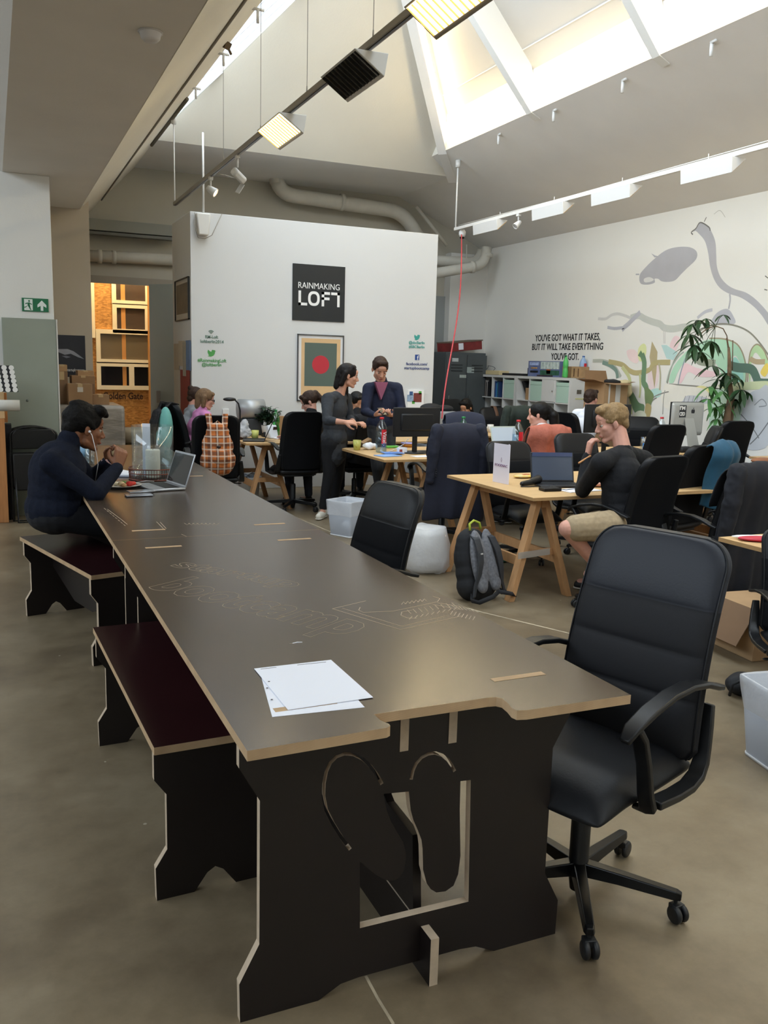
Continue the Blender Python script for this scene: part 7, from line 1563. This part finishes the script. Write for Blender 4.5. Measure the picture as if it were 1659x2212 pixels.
b_, cw, chh = cell2(2, 3); o = MB().b2((-.004, b_.y-s2.location.y+.004, b_.z+.004), (.012, b_.y-s2.location.y+cw-.004, b_.z+chh-.004)).build('door', SHW, s2, bevel=.003); MB().ell((-.014, b_.y-s2.location.y+.05, b_.z+chh*.5), .011).build('knob', mat('steel'), o)
b_, cw, chh = cell2(0, 3); tag(MB().prism([(b_.y+.05, b_.z+.002), (b_.y+.12, b_.z+.002), (b_.y+cw-.03, b_.z+chh-.05), (b_.y+cw-.10, b_.z+chh-.04)], 'x', b_.x+.06, b_.x+.30).build('black_folder', mat('folder_black', '#17171a', .6)), 'black folder leaning in the first top cube of the nearer shelf', 'folder')
tag(MB().b2((b_.x+.03, b_.y+.02, b_.z+.001), (b_.x+.2, b_.y+.13, b_.z+.19)).build('cardboard_box', CARD[0]), 'small cardboard box in the first top cube of the nearer shelf', 'box')
b_, cw, chh = cell1(2, 2); tag(MB().b2((b_.x+.05, b_.y+.04, b_.z+.001), (b_.x+.3, b_.y+cw-.04, b_.z+.2)).build('black_box', mat('folder_black')), 'black box in the second row of the shelf beside the lockers', 'box')
MB().b2((.12, -.004, 1.24), (.20, -.001, 1.30)).build('photo_sticker', mat('photo_brown'), s2); MB().b2((.10, -.004, 1.16), (.26, -.001, 1.175)).build('yellow_note', mat('note_yellow', '#d8d58a', .7), s2)
SZ = 1.471
def top(px, Y): return WY(px, 800, Y).x
def on_shelf(y): return Vector((7.93, y, SZ))
def ys(px): return WX(px, 815, 7.88).y
y0, y1 = ys(1208), ys(1140); o = thing('game_box', 'wide printed game box with coloured figures standing on the nearer shelf', 'box', (7.88, (y0+y1)/2, SZ), 0, 'things on top of the cube shelves'); L = (y1-y0)/2; HH = WX(1175, 780, 7.88).z-SZ
MB().b2((0, -L, .001), (.09, L, HH)).build('carton', mat('game_blue', '#4a5a86', .5, noise=.3, nscale=6, col2='#8a93b8'), o)
for (u0, u1, v0, v1, c) in ((-.98, .18, .5, .96, '#b5c4c0'), (-.98, .2, .12, .42, '#2f5a48'), (-.45, -.2, .2, .48, '#c46a3c'), (.3, .9, .72, .92, '#a5b5dc'), (.4, .8, .5, .6, '#b08a5c'), (.35, .85, .25, .38, '#1c2028'), (-.6, .4, .03, .12, '#3a2a34')): MB().b2((-.004, u0*L, v0*HH), (-.001, u1*L, v1*HH)).build('print', mat('gp'+c, c, .5, noise=.3, nscale=25), o)
for k in range(5): MB().b2((-.006, (-.9+.2*k)*L, .52*HH), (-.0045, (-.9+.2*k)*L+.012, .94*HH)).build('print', mat('gp#e8ece8', '#e8ece8', .5), o)
p = on_shelf(ys(1136)); tag(MB().b2((p.x, p.y-.06, SZ+.001), (p.x+.1, p.y+.04, SZ+.13)).build('dark_box', mat('folder_black')), 'small dark box left of the game box', 'box', 'things on top of the cube shelves')
y = ys(1224); bottle((7.85, y, SZ+.001), .33, .042, GB2, mat('green_cap'), 'bright green bottle on the nearer shelf in front of the slogan', waist=True); 
for i, (pa, pb, lb) in enumerate(((1207, 1222, 'plywood crate left of the bright green bottle'), (1227, 1249, 'plywood crate right of the bright green bottle'))):
    ya_, yb_ = ys(pb), ys(pa); o = thing('plywood_crate', lb, 'crate', (7.93, (ya_+yb_)/2, SZ), 0, 'things on top of the cube shelves'); L = abs(yb_-ya_)/2; MB().b2((0, -L, .001), (.14, L, .17)).build('crate_body', mat('crate_wood', '#a58560', .7, noise=.1, nscale=15), o, bevel=.003); MB().b2((-.003, -L*.5, .02), (-.001, -L*.35, .14)).b2((-.003, L*.3, .02), (-.001, L*.5, .14)).build('stencil', mat('stencil_brown', '#5c402c', .7), o)
p = on_shelf(ys(1254)); tag(MB().lathe([(0, 0), (.035, 0), (.045, .11), (.04, .11), (.03, .01), (0, .01)], (8.08, WX(1254, 815, 8.08).y, SZ+.001), 20).build('beaker', mat('turquoise_cup', '#3f98a5', .4)), 'turquoise beaker on the nearer shelf', 'cup', 'things on top of the cube shelves')
p = on_shelf(ys(1261)); tag(MB().tube([(8.10, 10.87, SZ+.002), (8.10, 10.87, SZ+.10), (8.10, 10.86, SZ+.12)], .012, 8).build('toy_figure', mat('toy_green', '#6fb06a', .5)), 'small light green figure beside the turquoise beaker', 'toy', 'things on top of the cube shelves')
bottle((8.12, 11.0, SZ+.001), .33, .055, BB, BLUC, 'pale blue water bottle at the near end of the shelves', lab=LR)
for px, m, nm, lb, L, h_ in ((1065, mat('cream_bag', '#c9b98f', .7), 'cream_pouch', 'cream pouch lying on the shelf beside the lockers', .24, .07), (1108, mat('folder_black'), 'black_tray', 'flat black tray on the shelf beside the lockers', .30, .035)):
    y = ys(px); tag(MB().box((7.95, y, SZ+h_/2+.001), (.2, L*2, h_)).build(nm, m, bevel=.01), lb, nm.split('_')[1], 'things on top of the cube shelves')
y = ys(1050); tag(MB().tube([(7.95+.03*math.sin(a*3), y+.14*math.cos(a), SZ+.08+.07*math.sin(a)) for a in [k*.35 for k in range(50)]], .004, 5).build('cable_coil', mat('dark_blue_cable')), 'loose coil of dark cable on the shelf beside the lockers', 'cable', 'things on top of the cube shelves')
# big cardboard box at the end of the shelves
a, b = WY(1302, 905, 9.75), WY(1358, 828, 9.75); o = thing('cardboard_box', 'large open cardboard box with taped seams beside the shelf end', 'box', ((a.x+b.x)/2, 9.98, 0), .0); w_ = (b.x-a.x)/2; hz = b.z
MB().b2((-w_, -.22, hz-.62), (w_, .22, hz)).build('carton', CARD[0], o)
MB().b2((w_*.12-.03, -.224, hz-.62), (w_*.12+.05, -.2205, hz)).b2((-w_*.62, -.224, hz-.4), (-w_*.5, -.2205, hz)).build('white_tape', mat('tape_white', '#c9c4bd', .5), o)
for P in ([(-w_, -.22, hz), (-w_, .22, hz), (-w_-.17, .2, hz+.04), (-w_-.17, -.2, hz+.04)], [(w_, -.22, hz), (w_, .22, hz), (w_+.14, .2, hz+.02), (w_+.14, -.2, hz+.02)], [(-w_, .22, hz), (w_, .22, hz), (w_*.9, .26, hz+.16), (-w_*.9, .26, hz+.16)], [(-w_, -.22, hz), (w_, -.22, hz), (w_*.7, -.36, hz-.02), (-w_*.7, -.36, hz-.02)]): MB().poly(P, .004).build('flap', CARD[1], o)
MB().b2((-w_*.9, -.2, 0), (w_*.9, .2, hz-.625)).build('box_beneath', CARD[1], o)
o2 = thing('scarf', 'dark bundle and cream cloth spilling from the large cardboard box', 'cloth', (o.location.x, 9.85, hz)); MB().ell((0, 0, .015), (.12, .09, .035)).build('dark_bundle', mat('black_nylon'), o2, disp=.03); MB().ell((w_, .02, .0), (.10, .1, .04)).ell((w_+.08, 0, -.09), (.05, .06, .10)).build('cream_cloth', mat('cream_bag'), o2, remesh=.01, smooth=2, disp=.04)
# ------------------------------------------------------------------ far desks
mug((WY(1059, 932, 8.6).x, 8.6, D) if False else G(1059, 934, D), mat('porcelain'), 'white mug on the far desk by the woman in light grey', 1.1, .3)
lt = laptop((WY(1092, 955, 8.05).x, 8.05, D), math.radians(172), .33, .23, .3, mat('laptop_pale', '#b5bfb5', .5), 'pale laptop whose lit screen shows above the chair behind the table card', screen=mat('pale_screen', '#8a96a0', .3, emit='#aab4c0', es=.5))
lt.rotation_euler.z = math.radians(4)
mo = monitor(1258, 874, 1366, 935, 7.1, 'black monitor seen from behind, left of the head of the blond man', m=PLAS, rz=.06)
MB().box((.05, -.014, .19), (.05, .003, .035)).build('label_sticker', PAP, mo)
desktop(4.75, 6.75, 5.62, 7.24, 'narrow pine desktop under the black monitor seen from behind')
desktop(2.0, 0, 2.1, 0.1, 'x') if False else None
a, b = WY(1440, 942, 7.75), WY(1524, 868, 7.75); im = thing('all_in_one_computer', 'large silver computer seen from behind with a dark sticker and fruit mark', 'computer', ((a.x+b.x)/2, 7.75, D), .10); w_, h_ = (b.x-a.x)/2, b.z-a.z; zb = a.z-DZ
ALU = mat('imac_alu', '#a9aaa6', .4, .35)
mb = MB(); mb._add([(-w_, 0, zb), (w_, 0, zb), (w_, 0, zb+h_), (-w_, 0, zb+h_), (-w_*.9, -.04, zb+.03), (w_*.9, -.04, zb+.03), (w_*.9, -.04, zb+h_-.03), (-w_*.9, -.04, zb+h_-.03)], [(0, 1, 2, 3), (4, 5, 6, 7), (0, 1, 5, 4), (1, 2, 6, 5), (2, 3, 7, 6), (3, 0, 4, 7)]); mb.build('case', ALU, im, bevel=.02)
MB().box((0, .006, zb+h_/2), (2*w_*.98, .012, h_*.98)).build('screen', BLKS, im)
MB()._add([(-.07, -.045, zb+.20), (.07, -.045, zb+.20), (.09, -.15, .006), (-.09, -.15, .006), (-.07, -.037, zb+.20), (.07, -.037, zb+.20), (.09, -.142, .006), (-.09, -.142, .006)], [(0, 1, 2, 3), (7, 6, 5, 4), (0, 4, 5, 1), (1, 5, 6, 2), (2, 6, 7, 3), (3, 7, 4, 0)]).b2((-.09, -.15, 0), (.09, .07, .007)).build('stand', ALU, im)
mb = MB(); z0 = zb+h_*.72; mb.ell((.055-.012, -.041, z0), (.017, .0015, .024)).ell((.055+.012, -.041, z0), (.017, .0015, .024)).ell((.06, -.041, z0+.034), (.005, .0015, .010), Euler((0, .5, 0)).to_matrix()); mb.build('fruit_mark', INK, im)
MB().b2((-w_*.62, -.043, zb+h_*.55), (-w_*.22, -.041, zb+h_*.90)).build('dark_sticker', mat('stk_dark', '#26282c', .5), im)
for k, s in enumerate(("I'M", 'CEO')): text(s, .055, Matrix.Translation((-w_*.46, -.0445, zb+h_*(.77-.17*k)))@Matrix.Rotation(math.pi/2, 4, 'X'), WHT, 'lettering', im, off=.002, width=.085)
# jars, glasses, boxes around
for px, py, Yq, nm, lb, prof, m in ((1409, 948, 7.55, 'tall_jar', 'tall dark jar with a black lid left of the silver computer', [(0, 0), (.03, 0), (.03, .13), (.022, .15), (.022, .20), (0, .20)], mat('jar_olive', '#5a5640', .3)), (1545, 925, 7.5, 'vacuum_flask', 'steel flask with a black top right of the silver computer', [(0, 0), (.035, 0), (.035, .18), (.028, .20), (.028, .26), (0, .26)], mat('flask_steel', '#8d8778', .3, .6)), (1393, 950, 7.5, 'tumbler', 'clear tumbler beside the tall dark jar', [(0, .003), (.036, 0), (.045, .16), (.042, .16), (.033, .006), (0, .006)], CLEAR)):
    x = WY(px, py, Yq).x; o = thing(nm, lb, nm.split('_')[-1], (x, Yq, D)); MB().lathe(prof, n=24).build('vessel', m, o)
    if nm != 'tumbler': MB().lathe([(0, prof[-1][1]-.04), (prof[-2][0]*1.05, prof[-1][1]-.04), (prof[-2][0]*1.05, prof[-1][1]+.004), (0, prof[-1][1]+.004)], n=20).build('lid', PLAS, o)
bottle((WY(1388, 945, 7.35).x, 7.35, D), .17, .022, CLEARP, BLUC, 'small clear bottle with a blue label in front of the tumbler', lab=mat('label_blue', '#2f78c8', .5))
desktop(5.66, 6.6, 6.6, 7.18, 'pine desktop with clutter between the blond man and the silver computer')
for x, y, sx, sy, sz, c, lb in ((6.05, 7.0, .20, .14, .05, '#d6d8da', 'white carton low behind the neck of the blond man'), (6.02, 6.98, .09, .07, .07, '#e0dd9a', 'block of yellow notes on the white carton'), (6.28, 6.85, .22, .16, .012, '#c9ccd2', 'white papers before the tumbler'), (6.70, 7.42, .10, .09, .07, '#b59a78', 'small brown box at the foot of the silver computer'), (6.60, 7.36, .06, .05, .045, '#dfe2e6', 'small white gadget at the foot of the silver computer')):
    z = D if 'notes on' not in lb else D+.051; tag(MB().b2((x-sx/2, y-sy/2, z), (x+sx/2, y+sy/2, z+sz)).build('desk_carton' if sz > .03 else 'paper_stack', mat('dc'+c, c, .6), bevel=.003), lb, 'box' if sz > .03 else 'paper')
tag(MB().box((WY(1478, 958, 7.4).x, 7.4, D+.03), (.2, .1, .06), .3).build('black_pouch', mat('black_nylon'), bevel=.02), 'black pouch on the desk under the silver computer', 'pouch')
# desk with red and white item, brown pouch
p = G(1635, 1168, D); o = thing('wrist_rest', 'red and white padded item with a black strap on the right edge desk', 'pad', (p.x+.02, p.y-.02, D), -.5); MB().ell((0, 0, .012), (.13, .05, .014)).build('red_pad', mat('pad_red', '#b8283c', .4), o); MB().ell((-.03, .04, .012), (.12, .02, .012)).build('white_pad', WHT, o); MB().box((.14, -.01, .012), (.16, .05, .016)).build('strap', PLAS, o, bevel=.005)
p = WY(1645, 993, 6.4); desktop(7.3, 6.0, 8.15, 6.9, 'pine desktop at the right edge of the photo by the mural'); tag(MB().ell((WY(1648, 990, 6.3).x, 6.3, D+.03), (.14, .07, .03)).build('brown_pouch', mat('pouch_brown', '#8a5a3c', .6)), 'brown leather pouch on the desk by the mural at the right edge', 'pouch')
tag(MB().box((7.42, 6.35, D+.004), (.2, .2, .006), .2).build('green_folder', mat('binder_green')), 'green folder beside the brown pouch', 'folder')
# grey crate behind the wide monitor
x = WY(955, 880, 9.9).x; o = thing('grey_crate', 'grey plastic crate with dark bags on it right of the wide monitor', 'crate', (x+.05, 10.15, 0)); MB().b2((-.25, -.2, .62), (.25, .2, 1.02)).build('crate_body', mat('crate_grey', '#8a8d90', .6), o, bevel=.02); MB().b2((-.24, -.19, 0), (.24, .19, .615)).build('lower_crate', mat('crate_grey'), o, bevel=.02); MB().ell((-.08, 0, 1.06), (.15, .12, .06)).ell((.12, 0, 1.05), (.12, .1, .05)).build('dark_bag', mat('black_nylon'), o, remesh=.01, smooth=2)
# ------------------------------------------------------------------ tall money tree by the mural
LG = [mat('leaf_deep', '#2c4a2c', .4, noise=.2, nscale=15), mat('leaf_fresh', '#4f8148', .4, noise=.2, nscale=15)]
YP_ = 7.98; tr = thing('money_tree', 'tall potted tree with palmate leaves in front of the mural', 'plant'); q = lambda px, py, dy=0: WY(px, py, YP_+dy)
b0 = q(1568, 915); tr.location = (b0.x, YP_, 0); off = Vector((b0.x, YP_, 0))
MB().lathe([(0, 0), (.15, 0), (.20, .62), (.18, .62), (.14, .02), (0, .02)], n=28).build('pot', mat('pot_grey', '#8d8b86', .6), tr); MB().lathe([(0, .58), (.178, .58), (0, .585)], n=20).build('soil', mat('soil'), tr)
TRK2 = mat('bark', '#77604a', .8, noise=.2, nscale=14); mb = MB()
mb.tube([Vector((0, 0, .55)), q(1570, 905)-off, q(1577, 860)-off, q(1575, 830)-off, q(1576, 790)-off, q(1574, 750)-off], [.055, .045, .030, .026, .024, .014], 12).tube([Vector((.05, .02, .55)), q(1578, 900, .05)-off, q(1582, 865, .05)-off, q(1578, 830)-off], [.04, .035, .03, .02], 10)
mb.build('trunk', TRK2, tr); mb = MB(); mb.tube([q(1574, 755)-off, q(1570, 725)-off, q(1562, 710)-off, q(1545, 704)-off, q(1525, 712)-off, q(1508, 725)-off], .006, 6).tube([q(1582, 800)-off, q(1583, 735)-off], .006, 6).tube([q(1574, 755)-off, q(1570, 730)-off], .01, 6)
mb.build('twig', TRK2, tr)
clusters = [((1510, 692), 5, 30, 0), ((1515, 760), 5, 34, 0), ((1540, 790), 4, 34, 0), ((1590, 815), 5, 30, 0), ((1535, 835), 5, 34, 1), ((1565, 872), 5, 30, 1), ((1495, 700), 5, 30, 0), ((1525, 688), 4, 26, 0), ((1490, 722), 5, 32, 0), ((1500, 745), 6, 34, 0), ((1536, 737), 6, 34, 0), ((1562, 680), 3, 22, 0), ((1572, 806), 6, 36, 0), ((1552, 820), 5, 34, 0), ((1560, 846), 6, 30, 1), ((1530, 862), 6, 30, 1), ((1545, 880), 6, 28, 1), ((1602, 842), 6, 34, 0), ((1598, 862), 5, 28, 0), ((1550, 905), 4, 26, 1)]
mbs = [MB(), MB()]; tw = MB()
for i, ((px, py), n_, L, gm_) in enumerate(clusters):
    dy = random.uniform(-.18, .18); c = q(px, py, dy)-off; Lm = L*YP_/F_PX*1.5
    tgt = q(1576, min(py+22, 885))-off if py > 790 else q(1545, 706)-off; tw.tube([tgt, (tgt+c)/2+Vector((0, 0, .03)), c], .0035, 5)
    for k in range(n_+1):
        a_ = 2*math.pi*k/(n_+1)+random.uniform(-.25, .25)+i; d = Vector((math.cos(a_), math.sin(a_)*.7, random.uniform(-.75, .05))); leafblade(mbs[gm_], c, d, (0, 0, 1), Lm*random.uniform(.8, 1.2), Lm*.27, .35, 6)
tw.build('leaf_stalks', mat('stem_green'), tr)
for m_ in mbs:
    for v in m_.b.verts: v.co.x = min(v.co.x, 8.14-off.x)
mbs[0].build('foliage', LG[0], tr).__setitem__('kind', 'stuff'); mbs[1].build('lower_foliage', LG[1], tr).__setitem__('kind', 'stuff')
# red and white cables under the desks at the right
tag(MB().tube([G(1590, 1215), G(1600, 1240)+Vector((0, 0, .03)), G(1625, 1225)+Vector((0, 0, .01)), G(1640, 1215)], .006, 6).build('floor_cable', mat('red_cable')), 'red cable on the floor under the desk corner at the right', 'cable')
tag(MB().tube([G(1595, 1240), G(1612, 1228)+Vector((0, 0, .02)), G(1632, 1222)], .006, 6).build('floor_cable', mat('earphone_white')), 'white cable on the floor under the desk corner at the right', 'cable')
tag(MB().tube([G(1010, 880, 0)*0+WY(1022, 1100, 6.2)*0+Vector((3.62, 6.0, .03)), Vector((3.70, 6.1, .03)), Vector((3.85, 6.1, .03))], .03, 12).build('dropped_bottle', mat('teal_cup', '#3f9a88', .3)), 'teal bottle lying on the floor behind the front trestle', 'bottle')
